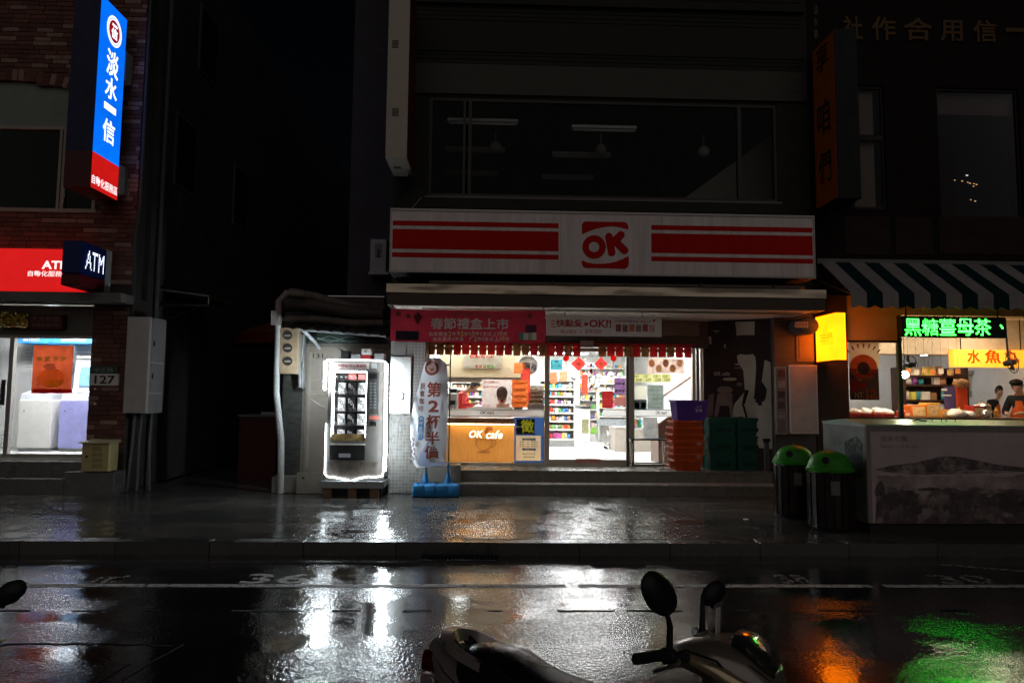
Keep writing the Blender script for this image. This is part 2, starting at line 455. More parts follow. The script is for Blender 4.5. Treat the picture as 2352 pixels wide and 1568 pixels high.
# ================================================================== CONVENIENCE STORE BUILDING (outside)
TILE = mat('grey_mosaic', (.17, .16, .15), .4, var=.12, scale=3)
GROUT = mat('grout_pale', (.36, .35, .33), .8)
FACD = mat('facade_tile_dark', (.03, .031, .025), .5, var=.3, scale=2.5, stretch=(1, 1, 14), bump=.15, bscale=30, spec=.08)
BROWN = mat('brown_fascia', (.075, .055, .04), .5, var=.15, scale=4)
xl, xr = at(893, 1000, YFAC).x, at(1868, 700, YFAC).x
st = thing('convenience_store_building', 'dark tiled building with a brightly lit convenience store on its ground floor', 'building', (1.8, YFAC, .15))
W = rect(985, 230, 1785, 458, YFAC)
ztop = 10.5; zlow = 3.45; D2 = 25.0
# facade of the upper floor around the window, in horizontal courses
bx(xl, W[0], YFAC, YFAC + .25, zlow, ztop).build('wall', FACD, st)
bx(W[1], xr, YFAC, YFAC + .25, zlow, ztop).build('wall', FACD, st)
bx(W[0], W[1], YFAC, YFAC + .25, zlow, W[2]).build('wall', FACD, st)
bx(W[0], W[1], YFAC, YFAC + .25, W[3], ztop).build('wall', FACD, st)
LEDG = mat('facade_tile_ledge', (.055, .052, .04), .5, var=.3, scale=2, stretch=(1, 1, 10))
for ya, yb, pr in ((158, 226, .05), (60, 128, .03), (4, 22, .08), (462, 486, .04)):
    a = rect(985, ya, 1800, yb, YFAC); bx(xl + .05, xr - .05, YFAC - pr, YFAC - .001, a[2], a[3]).build('ledge', LEDG if ya in (158,) else FACD, st)
for k in range(46):   # projecting courses of long tiles
    z = W[3] + .12 + k * .078
    if z > 9.2: break
    bx(xl + .1, xr - .1, YFAC - .012, YFAC - .001, z, z + .06).build('tile_course', FACD, st)
# side wall to the alley and the grey set back wall
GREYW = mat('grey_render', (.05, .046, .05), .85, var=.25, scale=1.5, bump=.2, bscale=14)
a = at(808, 300, 12.6)
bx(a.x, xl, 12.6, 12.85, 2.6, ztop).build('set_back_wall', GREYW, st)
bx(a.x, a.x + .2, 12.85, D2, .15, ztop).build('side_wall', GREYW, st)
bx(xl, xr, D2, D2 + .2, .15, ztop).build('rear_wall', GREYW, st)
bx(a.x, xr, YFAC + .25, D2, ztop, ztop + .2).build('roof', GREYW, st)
bx(xl, xr, YFAC + .26, D2, 3.46, 3.66).build('floor_slab', GREYW, st)
bx(xr - .2, xr, YFAC + .26, D2, .15, ztop - .01).build('side_wall', GREYW, st)
# first floor room: side and rear walls, ceiling
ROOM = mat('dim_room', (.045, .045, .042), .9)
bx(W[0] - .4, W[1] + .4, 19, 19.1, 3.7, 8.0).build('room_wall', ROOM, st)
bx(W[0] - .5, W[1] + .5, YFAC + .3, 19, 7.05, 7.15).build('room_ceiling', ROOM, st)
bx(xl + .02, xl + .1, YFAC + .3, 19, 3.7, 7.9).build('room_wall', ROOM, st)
STAIRW = mat('stair_plaster', (.2, .19, .165), .85, var=.1)
A, B, C_, D_ = at(1570, 457, 12.2), at(1785, 300, 12.2), at(1785, 457, 12.2), at(1570, 457, 12.2)
MB().prism([(A.x, A.z), (C_.x + .3, C_.z), (B.x + .3, B.z + .22)], 12.2, 12.3).build('stair_wall', STAIRW, st)
# window: frame bars and panes
WF = mat('window_frame_grey', (.055, .05, .045), .5, .2)
wn = bx(W[0], W[1], YFAC + .02, YFAC + .1, W[2], W[2] + .06).build('window_frame', WF, st)
bx(W[0], W[1], YFAC + .02, YFAC + .1, W[3] - .07, W[3]).build('window_bar', WF, wn)
for x0, x1 in ((984, 992), (1063, 1069), (1075, 1083), (1695, 1704), (1778, 1786)):
    b = rect(x0, 232, x1, 456, YFAC); bx(b[0], b[1], YFAC + .015, YFAC + .105, W[2] + .06, W[3] - .07).build('window_bar', WF, wn)
WG = glass('upper_glass', (.85, .86, .85), .15)
for x0, x1 in ((993, 1062), (1084, 1694), (1705, 1777)):
    b = rect(x0, 240, x1, 450, YFAC); bx(b[0], b[1], YFAC + .05, YFAC + .056, W[2] + .06, W[3] - .07).build('pane', WG, wn)
bx(W[0] - .05, W[1] + .05, YFAC - .05, YFAC + .02, W[2] - .035, W[2] - .001).build('window_sill', mat('sill_grey', (.16, .15, .145), .6), st)
for x0 in (1520, 1580):
    b = rect(x0, 310 if x0 > 1550 else 370, x0 + 9, 455, 14.5); bx(b[0], b[1], 14.5, 14.6, 3.7, b[3]).build('inner_post', ROOM, st)
# lamps hanging in the first floor room
FIX = mat('lamp_fixture_white', (.85, .85, .88), .5)
for (x0, y0, x1, y1, Y) in ((1028, 277, 1190, 286, 11.8), (1313, 292, 1461, 302, 11.8), (1022, 342, 1160, 349, 13.0), (1268, 353, 1402, 362, 13.0), (1020, 395, 1144, 402, 14.2), (1244, 405, 1363, 412, 14.2)):
    p, q = at(x0, y0, Y), at(x1, y1, Y); z = (p.z + q.z) / 2
    t = thing('ceiling_tube_light', 'unlit white tube lamp under the dark ceiling of the upper room', 'lamp', ((p.x + q.x) / 2, Y, z), 'unlit tube lamps in the upper room')
    bx(p.x, q.x, Y - .06, Y + .06, z, z + .05).build('housing', FIX, t)
    MB().tube([(p.x + .03, Y, z - .022), (q.x - .03, Y, z - .022)], .022, 8).build('tube', FIX, t, sm=1)
    for xx in (p.x + .2, q.x - .2): bx(xx - .01, xx + .01, Y - .01, Y + .01, z + .05, 7.06).build('hanger', ROOM, t)
for (x, y) in ((1138, 338), (1380, 344), (1616, 348)):
    p = at(x, y, 12.6)
    t = thing('globe_pendant_lamp', 'unlit white globe pendant lamp in the dark upper room', 'lamp', (p.x, 12.6, p.z), 'globe pendants in the upper room')
    MB().ball(p, .11, 16, 12).build('globe', mat('opal_glass', (.8, .8, .76), .35), t, sm=1)
    MB().tube([(p.x, 12.6, p.z + .1), (p.x, 12.6, p.z + .32)], .012, 6).build('stem', FIX, t); MB().tube([(p.x, 12.6, p.z + .3), (p.x, 12.6, 7.06)], .004, 5).build('cord', BLACK, t)
    MB().lathe([(.02, 0), (.06, .03), (.06, .06)], (p.x, 12.6, at(x, y - 96, 12.6).z), 12).build('canopy', FIX, t, sm=1)

# awning over the shop front
a = rect(889, 652, 1895, 706, YA); x0, x1 = a[0], a[1]
zb, zm, zt = 3.1, 3.30, 3.42
aw = bx(x0, x1, YA, YA + .06, zb, zm).build('awning_fascia', BROWN, st)
FLASH = mat('crumpled_flashing', (.5, .42, .32), .36, .9, var=.12, scale=2, bump=.12, bscale=4)
m = MB(); n = 110; vs = []; fs = []
for i in range(n + 1):
    x = x0 - .01 + (x1 - x0 + .02) * i / n
    for j in range(5):
        w_ = noise.noise(Vector((x * 1.6, j * .3, 0))) * .02 + noise.noise(Vector((x * 5, j * .5, 4))) * .006
        vs.append((x, YA - .02 + w_, zm - .012 + (zt - zm + .012) * j / 4))
    vs.append((x, YA + .3, zt + .02))
for i in range(n):
    for j in range(5): b = i * 6 + j; fs.append((b, b + 6, b + 7, b + 1))
m.add(vs, fs); m.smooth = True; m.build('flashing', FLASH, aw)
bx(x0, x1, YA + .06, YFAC, zt - .06, zt + .0).build('awning_roof', mat('awning_top', (.05, .048, .042), .7), st)
bx(x0, x0 + .05, YA + .06, YG - .06, zb, zt - .07).build('awning_end', BROWN, st); bx(x1 - .05, x1, YA + .06, YG - .06, zb, zt - .07).build('awning_end', BROWN, st)
SOFF = mat('soffit_white', (.62, .6, .54), .5, var=.1)
nb = 34
for i in range(nb):
    xa = x0 + .06 + (x1 - x0 - .12) * i / nb; xb = x0 + .06 + (x1 - x0 - .12) * (i + 1) / nb
    bx(xa + .005, xb - .005, YA + .07, YG - .05, zb + .01, zb + .03, .003).build('soffit_panel', SOFF, st)
bx(x0 + .05, x1 - .05, YA + .065, YG - .05, zb + .031, zb + .04).build('soffit_back', BLACK, st)
MB().tube([(x0 + .5, 10.62, zb - .015), (x1 - .2, 10.62, zb - .015)], .016, 8).build('hanging_rail', ALU, st, sm=1)
# pipe run and dark gap between sign and awning
MB().tube([(at(985, 640, 10.9).x, 10.95, 3.56), (at(1850, 655, 10.9).x, 10.95, 3.56)], .03, 8).build('conduit', mat('pvc_grey', (.16, .14, .12), .5), st, sm=1)
for i in range(5):
    xx = at(1100 + i * 170, 650, 10.9).x; bx(xx - .02, xx + .02, 10.9, YFAC, 3.5, 3.6).build('pipe_clip', BROWN, st)

# ground floor pillars
pl = at(975, 900, YFAC).x
pil = bx(xl, pl, YFAC, YG + .1, .15, 3.4).build('pillar', GROUT, st)
tl = [MB().box(-.0255, .0255, -.004, .004, -.0255, .0255).mesh('tile', m_, Vector()) for m_ in (TILE, mat('grey_mosaic_b', (.2, .19, .175), .38), mat('grey_mosaic_c', (.145, .138, .13), .42))]
c = 0; rest = MB(); org = WORLD[pil.name]
nxp = int((pl - xl) / .056)
for j in range(int((3.1 - .15) / .056)):
    z = .15 + .028 + j * .056
    for i in range(nxp):
        x = xl + .03 + i * .056
        if c < 290 and z < 1.7:
            o = bpy.data.objects.new('tile', random.choice(tl)); COL.objects.link(o); o.parent = pil; o.location = Vector((x, YFAC - .003, z)) - org; c += 1
        else: rest.box(x - .0255, x + .0255, YFAC - .007, YFAC + .001, z - .0255, z + .0255)
struct(rest.build('tile_field', TILE, pil), 'stuff')
# return of the pillar towards the glass
bx(pl, pl + .008, YFAC + .02, YG + .05, .52, 3.05).build('pillar_return', mat('brown_return', (.12, .09, .07), .5), st)
pr0, pr1 = at(1780, 900, YFAC).x, at(1872, 900, YFAC).x
DPIL = mat('dark_pillar_tile', (.1, .092, .088), .5, var=.2, stretch=(1, 1, 12), scale=3)
p2 = bx(pr0, pr1, YFAC, YFAC + .9, .15, 3.4).build('pillar', DPIL, st)
for k in range(44):
    z = .2 + k * .065; bx(pr0 + .004, at(1826, 900, YFAC).x, YFAC - .008, YFAC + .001, z, z + .055).build('tile_strip', DPIL, p2)
PLIT = mat('pillar_orange_lit', (.3, .2, .12), .5, var=.1)
b = rect(1828, 735, 1868, 830, YFAC); bx(b[0], b[1], YFAC - .02, YFAC - .001, b[2], 3.08).build('orange_lit_tile', PLIT, p2)  # pillar tile coloured tan for the orange light of the yellow lightbox
b = rect(1834, 765, 1863, 824, YFAC); bx(b[0], b[1], YFAC - .03, YFAC - .021, b[2], b[3]).build('access_panel', PLIT, p2)
# lintel behind the banners
b = rect(975, 775, 1605, 795, YG - .1); ztl = b[2]
bx(pl, at(1626, 780, YG - .1).x, YG - .12, YG + .1, ztl, 3.1).build('lintel', mat('lintel_brown', (.085, .068, .055), .55), st)
b = rect(1522, 735, 1606, 771, YG - .16); bx(b[0], b[1], YG - .16, YG - .121, b[2], 3.1).build('lintel_panel', mat('lintel_grey', (.2, .17, .15), .6), st)

# steps
STEP = wet('damp_step', (.15, .14, .12), .25, .55, 3, .3, 60)
NOS = mat('step_nosing', (.34, .33, .3), .45, var=.2)
sp = thing('entrance_steps', 'two wide grey stone steps up to the store door', 'steps', (1.8, 11.12, .15))
sx0, sx1 = at(1010, 1110, 11.15).x, at(1790, 1110, 11.15).x
n = 9
for k, (ya, yb, za, zb_) in enumerate(((11.14, 11.42, .12, .335), (11.4, YG + .12, .12, .52))):
    xa0 = sx0 if k == 0 else at(966, 1080, 11.4).x
    xb0 = sx1
    bx(xa0, xb0, ya + .012, yb, za, zb_ - .03).build('step_core', CONC, sp)
    for i in range(n):
        u0 = xa0 + (xb0 - xa0) * i / n; u1 = xa0 + (xb0 - xa0) * (i + 1) / n
        bx(u0 + .003, u1 - .003, ya, ya + .011, za, zb_ - .031, .002).build('riser_tile', STEP, sp)
        bx(u0 + .003, u1 - .003, ya - .012, yb, zb_ - .03, zb_, .004).build('tread_slab', NOS if k == 0 else STEP, sp)
b = at(966, 1070, 11.25), at(1058, 1070, 11.25)
bx(b[0].x, b[1].x, 11.2, 11.395, .336, .62, .01).build('end_block', STEP, sp)

# glass shop front: frame with three bays
FR = mat('bronze_aluminium', (.42, .37, .3), .38, .75, var=.08)
def vbar(x0, x1, y0=780, y1=1070, m_=FR, d=.07, par=None, name='mullion'):
    b = rect(x0, y0, x1, y1, YG); return bx(b[0], b[1], YG - .03, YG + d, .52, ztl + .01).build(name, m_, par or st)
sf = vbar(976, 984, name='shop_front_frame')
def pv(x0, x1, d=.07, m_=FR):
    b = rect(x0, 800, x1, 1060, YG); bx(b[0], b[1], YG - .03, YG + d, .521, ztl).build('mullion', m_, sf)
pv(1251, 1262); pv(1438, 1444, .05, mat('dark_alu', (.12, .11, .1), .4, .7)); pv(1445, 1456); pv(1590, 1597); pv(1600, 1606, .05, mat('dark_alu')); pv(1609, 1615, .04)
def hbar(x0, x1, z0, z1, nm='rail'):
    a_ = at(x0, 1000, YG).x; b_ = at(x1, 1000, YG).x; return bx(a_, b_, YG - .025, YG + .06, z0, z1).build(nm, FR, sf)
hbar(984, 1251, .521, .575); hbar(1262, 1438, .521, .64, 'door_rail'); hbar(1456, 1590, .521, .56)
hbar(984, 1590, ztl - .08, ztl - .02)
for x0_, x1_, z0_ in ((985, 1251, .575), (1263, 1437, .64), (1457, 1589, .56)):
    a_ = at(x0_, 950, YG).x; b_ = at(x1_, 950, YG).x; bx(a_, b_, YG + .01, YG + .018, z0_, ztl - .08).build('pane', GLASS, sf)
bx(at(1333, 790, YG - .12).x, at(1362, 790, YG - .12).x, YG - .2, YG - .125, ztl - .02, ztl + .1).build('door_sensor', mat('sensor_grey', (.4, .38, .36), .5), st)
b = rect(1322, 1053, 1380, 1063, YG - .03); dr = bx(b[0], b[1], YG - .034, YG - .028, b[2], b[3])
dr.build('door_sticker', mat('sticker_red', (.5, .2, .18), .6, var=.4, scale=40, stretch=(3, 1, 1)), sf)
# angled side wall with a printed mural
MU = [Vector((at(1616, 900, YG - .02).x, YG - .02, 0)), Vector((pr0 - .002, YFAC + .12, 0))]
ud = (MU[1] - MU[0]); ul = ud.length; ud.normalize(); un = Vector((ud.y, -ud.x, 0))
def mup(u, v, d=0.): return Vector((MU[0].x, MU[0].y, .52)) + ud * (u * ul) + Vector((0, 0, v * 2.585)) + un * d
mw = MB().add([mup(0, 0), mup(1, 0), mup(1, 1), mup(0, 1), mup(0, 0, -.1), mup(1, 0, -.1), mup(1, 1, -.1), mup(0, 1, -.1)], [(0, 1, 2, 3), (7, 6, 5, 4), (0, 4, 5, 1), (1, 5, 6, 2), (2, 6, 7, 3), (3, 7, 4, 0)])
mu = mw.build('mural_wall', mat('mural_maroon', (.035, .02, .018), .5, var=.2, scale=3), st)
def mpoly(pts, m_, d=.003):
    MB().add([mup(u, v, d) for u, v in pts], [tuple(range(len(pts)))]).build('mural_print', m_, mu)
def mpx(pts, m_, d=.003):   # mural points measured on a 1254 px wide crop
    mpoly([((x - 100) / (750 - 100), 1 - (y - 60) / (1510 - 60)) for x, y in pts], m_, d)
MPALE = mat('mural_pale', (.45, .4, .34), .6, var=.12, scale=4); MMID = mat('mural_mid', (.2, .14, .12), .6, var=.3, scale=5); MDK = mat('mural_dark', (.018, .012, .011), .6)
mpx([(430, 410), (465, 395), (520, 405), (585, 398), (605, 430), (610, 520), (602, 640), (590, 760), (600, 870), (680, 850), (705, 740), (660, 660), (690, 455), (745, 480), (745, 1300), (520, 1290), (480, 1000), (370, 1010), (400, 880), (500, 760), (490, 560), (440, 480)], MPALE)
mpx([(420, 80), (605, 80), (600, 215), (490, 210), (432, 215)], MPALE)
mpx([(180, 155), (270, 158), (210, 192), (240, 168)], MPALE)
mpx([(155, 215), (185, 215), (185, 290), (165, 290)], MPALE); mpx([(308, 290), (325, 300), (322, 340), (310, 330)], MPALE)
for (cx_, cy_, rx_, ry_, m_) in ((310, 745, 78, 38, MMID), (360, 640, 70, 16, MPALE), (440, 530, 45, 9, MMID), (440, 495, 38, 7, MPALE), (300, 860, 70, 40, MDK), (450, 690, 30, 18, MMID)):
    mpx([(cx_ + rx_ * math.cos(a_ * .5236), cy_ + ry_ * math.sin(a_ * .5236)) for a_ in range(12)], m_, .005)
mpx([(240, 780), (380, 780), (385, 1000), (360, 1010), (350, 900), (260, 900), (240, 1010), (200, 1000)], MMID, .006)
mpx([(470, 880), (490, 880), (525, 1010), (505, 1010)], MDK, .005); mpx([(500, 745), (540, 745), (500, 880), (470, 880)], MDK, .005)
mpx([(615, 835), (660, 835), (655, 895), (620, 890)], MDK, .005); mpx([(600, 740), (660, 680), (705, 750), (690, 830), (580, 830)], MDK, .006)
mpx([(150, 800), (200, 780), (190, 1000), (100, 1010)], MMID, .005)
tm = MB(); o_ = mup((205 - 100) / 650, 1 - (605 - 60) / 1450, .007); text(tm, 'OK cafe', o_, ud, (0, 0, 1), ul * .24, .07, .02); tm.build('mural_lettering', MPALE, mu)
bx(pr0 - .012, pr0 + .02, YFAC + .1, YFAC + .14, .52, 3.08).build('mural_edge_trim', BROWN, st)

# ------------------------------------------------------------------ big shop sign
SW = mat('sign_panel_white', (.74, .66, .64), .7, var=.16, scale=1.6, spec=.08, stretch=(5, 1, .5))
SR = mat('sign_red', (.52, .014, .01), .7, var=.08, spec=.05)
s = rect(898, 492, 1869, 628, 10.8)
sg = thing('store_fascia_sign', 'long white shop sign with red stripes and a red round-cornered OK logo', 'sign', ((s[0] + s[1]) / 2, 11.0, s[2]))
bx(s[0], s[1], 10.8, YFAC - .052, s[2], s[3]).build('sign_box', SW, sg)
EDG = mat('sign_edge_alu', (.3, .28, .27), .4, .7)
bx(s[0] - .02, s[1] + .02, 10.785, YFAC - .053, s[3], s[3] + .035).build('edge_trim', EDG, sg); bx(s[0] - .02, s[1] + .02, 10.79, YFAC - .053, s[2] - .03, s[2]).build('edge_trim', EDG, sg)
for xx in (s[0] - .02, s[1]): bx(xx, xx + .02, 10.79, YFAC - .053, s[2], s[3]).build('edge_trim', EDG, sg)
H = s[3] - s[2]
for (xa, xb) in ((901, 1283), (1496, 1868)):
    A = at(xa, 560, 10.8).x; B = at(xb, 560, 10.8).x
    for f0, f1 in ((.17, .25), (.31, .64), (.70, .78)):
        bx(max(A, s[0] + .02), min(B, s[1] - .02), 10.796, 10.8005, s[3] - f1 * H, s[3] - f0 * H).build('stripe', SR, sg)
# logo, drawn from the 1631 px crop (2300..2560 source px)
def lp(x, y):
    p = at((2300 + x * 260 / 1631) / 1.74150, (850 + y * 250 / 1568) / 1.74150, 10.8); return (p.x, p.z)
def logo(pts): MB().prism([lp(*p) for p in pts], 10.795, 10.8003).build('logo_shape', SR, sg)
logo([(172, 520), (172, 310), (200, 255), (255, 225), (1225, 240), (1290, 260), (1335, 330), (1340, 430), (1200, 390), (1050, 358), (900, 348), (720, 365), (520, 410), (330, 480), (210, 535), (185, 538)])
logo([(172, 1200), (300, 1250), (450, 1280), (620, 1288), (850, 1270), (1030, 1230), (1200, 1165), (1330, 1093), (1350, 1110), (1350, 1310), (1310, 1380), (1245, 1412), (260, 1390), (195, 1350), (170, 1290)])
for xx in (-.05, 1.1, 2.75, 3.9): bx(xx, xx + .004, 10.7985, 10.8005, s[2], s[3]).build('panel_seam', mat('seam_grey', (.28, .25, .24), .6), sg)
ring = MB(); N = 40
for i in range(N):
    a0, a1 = 2 * math.pi * i / N, 2 * math.pi * (i + 1) / N
    q = [lp(478 + r_ * math.cos(a_), 866 + r_ * math.sin(a_)) for r_, a_ in ((131, a0), (295, a0), (295, a1), (131, a1))]
    ring.add([(x, 10.796, z) for x, z in q], [(0, 1, 2, 3)])
ring.build('logo_letter', SR, sg)
kk = MB()
def cap(x0, y0, x1, y1, r, yy):
    a = math.atan2(y1 - y0, x1 - x0); pts = []
    for i in range(13): t_ = a + math.pi / 2 + math.pi * i / 12; pts.append(lp(x0 + r * math.cos(t_), y0 + r * math.sin(t_)))
    for i in range(13): t_ = a - math.pi / 2 + math.pi * i / 12; pts.append(lp(x1 + r * math.cos(t_), y1 + r * math.sin(t_)))
    kk.add([(x, yy, z) for x, z in pts], [tuple(range(26))])
cap(850, 605, 920, 1005, 95, 10.7962); cap(950, 760, 1150, 565, 97, 10.7958); cap(1010, 720, 1240, 950, 97, 10.7954)
kk.build('logo_letter', SR, sg)
# electric wire from the window corner to the sign
a, b = at(968, 453, 11.2), at(938, 488, 10.9)
tag(MB().tube([a, b, (b.x - .02, b.y, b.z - .12)], .006, 5).build('wire', mat('wire_pale', (.4, .36, .34), .5)), 'thin pale wire running down to the top edge of the shop sign', 'wire')

# ------------------------------------------------------------------ tall unlit projecting sign
Yn, Yf_ = 10.25, 11.15
a0, a1 = at(885, 362, Yn), at(934, 362, Yn)
vs_ = thing('tall_projecting_sign', 'tall unlit white box sign with a dark red side face, above the alley corner', 'sign', (a0.x + .15, Yn, a0.z))
vzt = at(900, -60, Yn).z; vz0 = a0.z
VW = mat('lightbox_white_unlit', (.5, .44, .38), .45, var=.1, scale=2)
bx(a0.x, a1.x, Yn, Yf_, vz0, vzt).build('sign_box', VW, vs_)
bx(a1.x, a1.x + .006, Yn + .02, Yf_ - .02, vz0 + .02, vzt).build('red_face', mat('dark_red_face', (.18, .01, .012), .4), vs_)
for yy in (102, 258):
    q = at(908, yy, Yn)
    for k in range(6): bx(q.x - .05, q.x + .05, Yn - .006, Yn + .001, q.z - .06 + k * .022, q.z - .05 + k * .022).build('vent_slot', BROWN, vs_)
q = at(916, 388, Yn + .6); bx(q.x - .06, q.x + .06, Yn + .4, Yn + .5, vz0 - .006, vz0 + .001).build('vent_slot', BROWN, vs_)
for yy in (130, 270, 355, 60):
    for xx in (a0.x + .012, a1.x - .012): z_ = at(900, yy, Yn).z; MB().ball((xx, Yn - .001, z_), .008, 6, 4).build('rivet', STEEL, vs_)
for zz in (vz0 + .5, vz0 + 2.3): bx(a1.x - .1, a1.x - .04, Yf_, YFAC + .02, zz, zz + .06).build('bracket', DARK, vs_)
cbl = [at(905, 410, 10.9), at(925, 420, 10.9), at(935, 410, 10.9)]
tag(MB().tube([(a1.x - .06, 11.0, vz0 + .002), (a1.x - .04, 11.05, vz0 - .1), (a1.x - .12, 11.15, vz0 - .22), (a1.x - .3, 11.34, vz0 - .34)], .014, 6).build('cable', BLACK), 'black cable sagging from the foot of the tall unlit white sign', 'cable')
# meter box on the grey wall
b = rect(850, 549, 887, 626, 12.3)
t = thing('meter_box', 'pale grey electric meter box on a small shelf beside the striped shop sign', 'meter box', ((b[0] + b[1]) / 2, 12.4, b[2]))
bx(b[0], b[1], 12.3, 12.6, b[2], b[3], .01).build('case', mat('box_pale', (.34, .33, .33), .5), t)
c = rect(861, 560, 876, 590, 12.29); bx(c[0], c[1], 12.28, 12.299, c[2], c[3]).build('meter_window', mat('meter_glass', (.15, .16, .17), .15), t)
c = rect(866, 572, 872, 590, 12.27); bx(c[0], c[1], 12.272, 12.28, c[2], c[3]).build('dial', DARK, t)
c = rect(846, 628, 892, 634, 12.2); bx(c[0], c[1], 12.2, 12.6, b[2] - .05, b[2] - .001).build('shelf', mat('box_pale'), t)

def thin(m, fac=.6):
    """the same paper, cloth or film, letting light through from behind"""
    k = m.name + '_sheet'
    if k in MATS: return MATS[k]
    c = m.copy(); c.name = k; n = c.node_tree.nodes; L = c.node_tree.links.new; b = n['Principled BSDF']
    tl_ = n.new('ShaderNodeBsdfTranslucent'); mx = n.new('ShaderNodeMixShader'); mx.inputs[0].default_value = fac
    L(b.inputs['Base Color'].links[0].from_socket, tl_.inputs[0])
    L(b.outputs[0], mx.inputs[1]); L(tl_.outputs[0], mx.inputs[2]); L(mx.outputs[0], n['Material Output'].inputs[0])
    MATS[k] = c
    return c
# ------------------------------------------------------------------ banners under the awning
def cloth(x0, y0, x1, y1, Y, n=48, m_=10, amp=.02, sag=.0, ff=2.):
    a = rect(x0, y0, x1, y1, Y); mb = MB(); vs = []; fs = []
    fn = lambda x, z: Y + amp * noise.noise(Vector((x * ff, z * ff * .6, Y * 3)))
    for j in range(m_ + 1):
        for i in range(n + 1):
            u, v = i / n, j / m_
            x = a[0] + (a[1] - a[0]) * u; z = a[2] + (a[3] - a[2]) * v - sag * 4 * u * (1 - u)
            vs.append((x, fn(x, z), z))
    for j in range(m_):
        for i in range(n): q = j * (n + 1) + i; fs.append((q, q + 1, q + n + 2, q + n + 1))
    mb.add(vs, fs); mb.smooth = True
    return mb, a, fn
def drape(mb, fn, d=.014):
    for p in mb.v: p.y = fn(p.x, p.z) - d
    return mb
YB = 10.5
RB = mat('banner_red', (.7, .045, .09), .6, var=.18, scale=3)
mb, a, fn = cloth(897, 711, 1252, 785, YB, amp=.02, sag=.012, ff=1.4)
bn = thing('red_new_year_banner', 'long red Chinese New Year gift box banner with pale lettering under the awning', 'banner', ((a[0] + a[1]) / 2, YB, a[2]))
mb.build('cloth', thin(RB, .12), bn)
GOLD = mat('banner_gold', (.8, .6, .28), .6); PALE = mat('banner_pale', (.85, .78, .74), .6)
def btx(s_, x0, y0, x1, y1, m_=PALE, bold=.012, Yp=YB, par=None, f=None):
    t_ = textp(MB(), s_, x0, y0, x1, y1, Yp, bold); drape(t_, f or fn).build('lettering', m_, par or bn)
btx('春節禮盒上市', 989, 731, 1168, 757, PALE, .022)
btx('HAPPY CHINESE NEW YEAR', 1035, 720, 1127, 727, mat('banner_dim', (.4, .16, .12), .5), .006)
def mixed(parts, x, y0, y1, step):
    for s_ in parts:
        m_ = GOLD if s_ in '2953' else PALE; w_ = step * (.75 if s_ in '2953' else .5 if s_ in '()、/' else 1.) 
        if s_ != ' ': btx(s_, x, y0 - (1.5 if s_ in '2953' else 0), x + w_ * .86, y1 + (1 if s_ in '2953' else 0), m_, .03 if s_ in '2953' else .012)
        x += w_
mixed('指定禮盒2件95折、3件(含以上)9折', 985, 762, 771.5, 11.2)
mixed('指定蛋捲/海苔 任2件(含以上)9折', 994, 774, 783, 11.1)
def flat(mbx, x0, y0, x1, y1, m_, nm, d=.011, par=None, f=None, Yp=YB):
    q = rect(x0, y0, x1, y1, Yp); mm = MB(); vs = []; fs = []
    for i in range(7):
        x = q[0] + (q[1] - q[0]) * i / 6
        vs += [(x, 0, q[2]), (x, 0, q[3])]
    for i in range(6): fs.append((2 * i, 2 * i + 2, 2 * i + 3, 2 * i + 1))
    mm.add(vs, fs); drape(mm, f or fn, d).build(nm, m_, par or bn)
flat(0, 909, 760, 962, 781, mat('print_dark_box', (.03, .012, .03), .5), 'printed_box'); flat(0, 935, 765, 962, 780, mat('print_navy', (.01, .012, .03), .5), 'printed_box', .0125)
flat(0, 1207, 746, 1232, 763, mat('print_maroon', (.12, .02, .05), .5), 'printed_box'); 
for (x0_, x1_, y0_, m_) in ((1192, 1202, 763, mat('print_teal', (.18, .3, .3), .5)), (1202, 1213, 765, PALE), (1213, 1222, 764, mat('print_cream', (.5, .48, .3), .5)), (1222, 1232, 764, PALE)):
    flat(0, x0_, y0_, x1_, 781, m_, 'printed_box', .013)
flat(0, 990, 722.6, 1030, 723.4, mat('banner_dim'), 'printed_rule'); flat(0, 1132, 723.6, 1170, 724.4, mat('banner_dim'), 'printed_rule')
for (x, y, r_) in ((915, 720, 6), (938, 726, 5), (1216, 725, 5)):
    q = at(x, y, YB); rr = r_ * YB / F
    dk = MB().add([(q.x + rr * math.cos(k * .628), 0, q.z + rr * math.sin(k * .628)) for k in range(10)], [tuple(range(10))]); drape(dk, fn, .012).build('printed_knot', mat('print_knot', (.2, .05, .03), .5), bn)
q = at(960, 727, YB)
dk = MB().add([(q.x, 0, q.z - .13), (q.x + .07, 0, q.z), (q.x, 0, q.z + .07), (q.x - .07, 0, q.z)], [(0, 1, 2, 3)]); drape(dk, fn, .012).build('printed_knot', mat('print_knot2', (.16, .005, .01), .5), bn)
for xx in (a[0] + .02, a[1] - .02): MB().tube([(xx, YB, a[3]), (xx, YB, 3.12)], .006, 5).build('tie', DARK, bn)
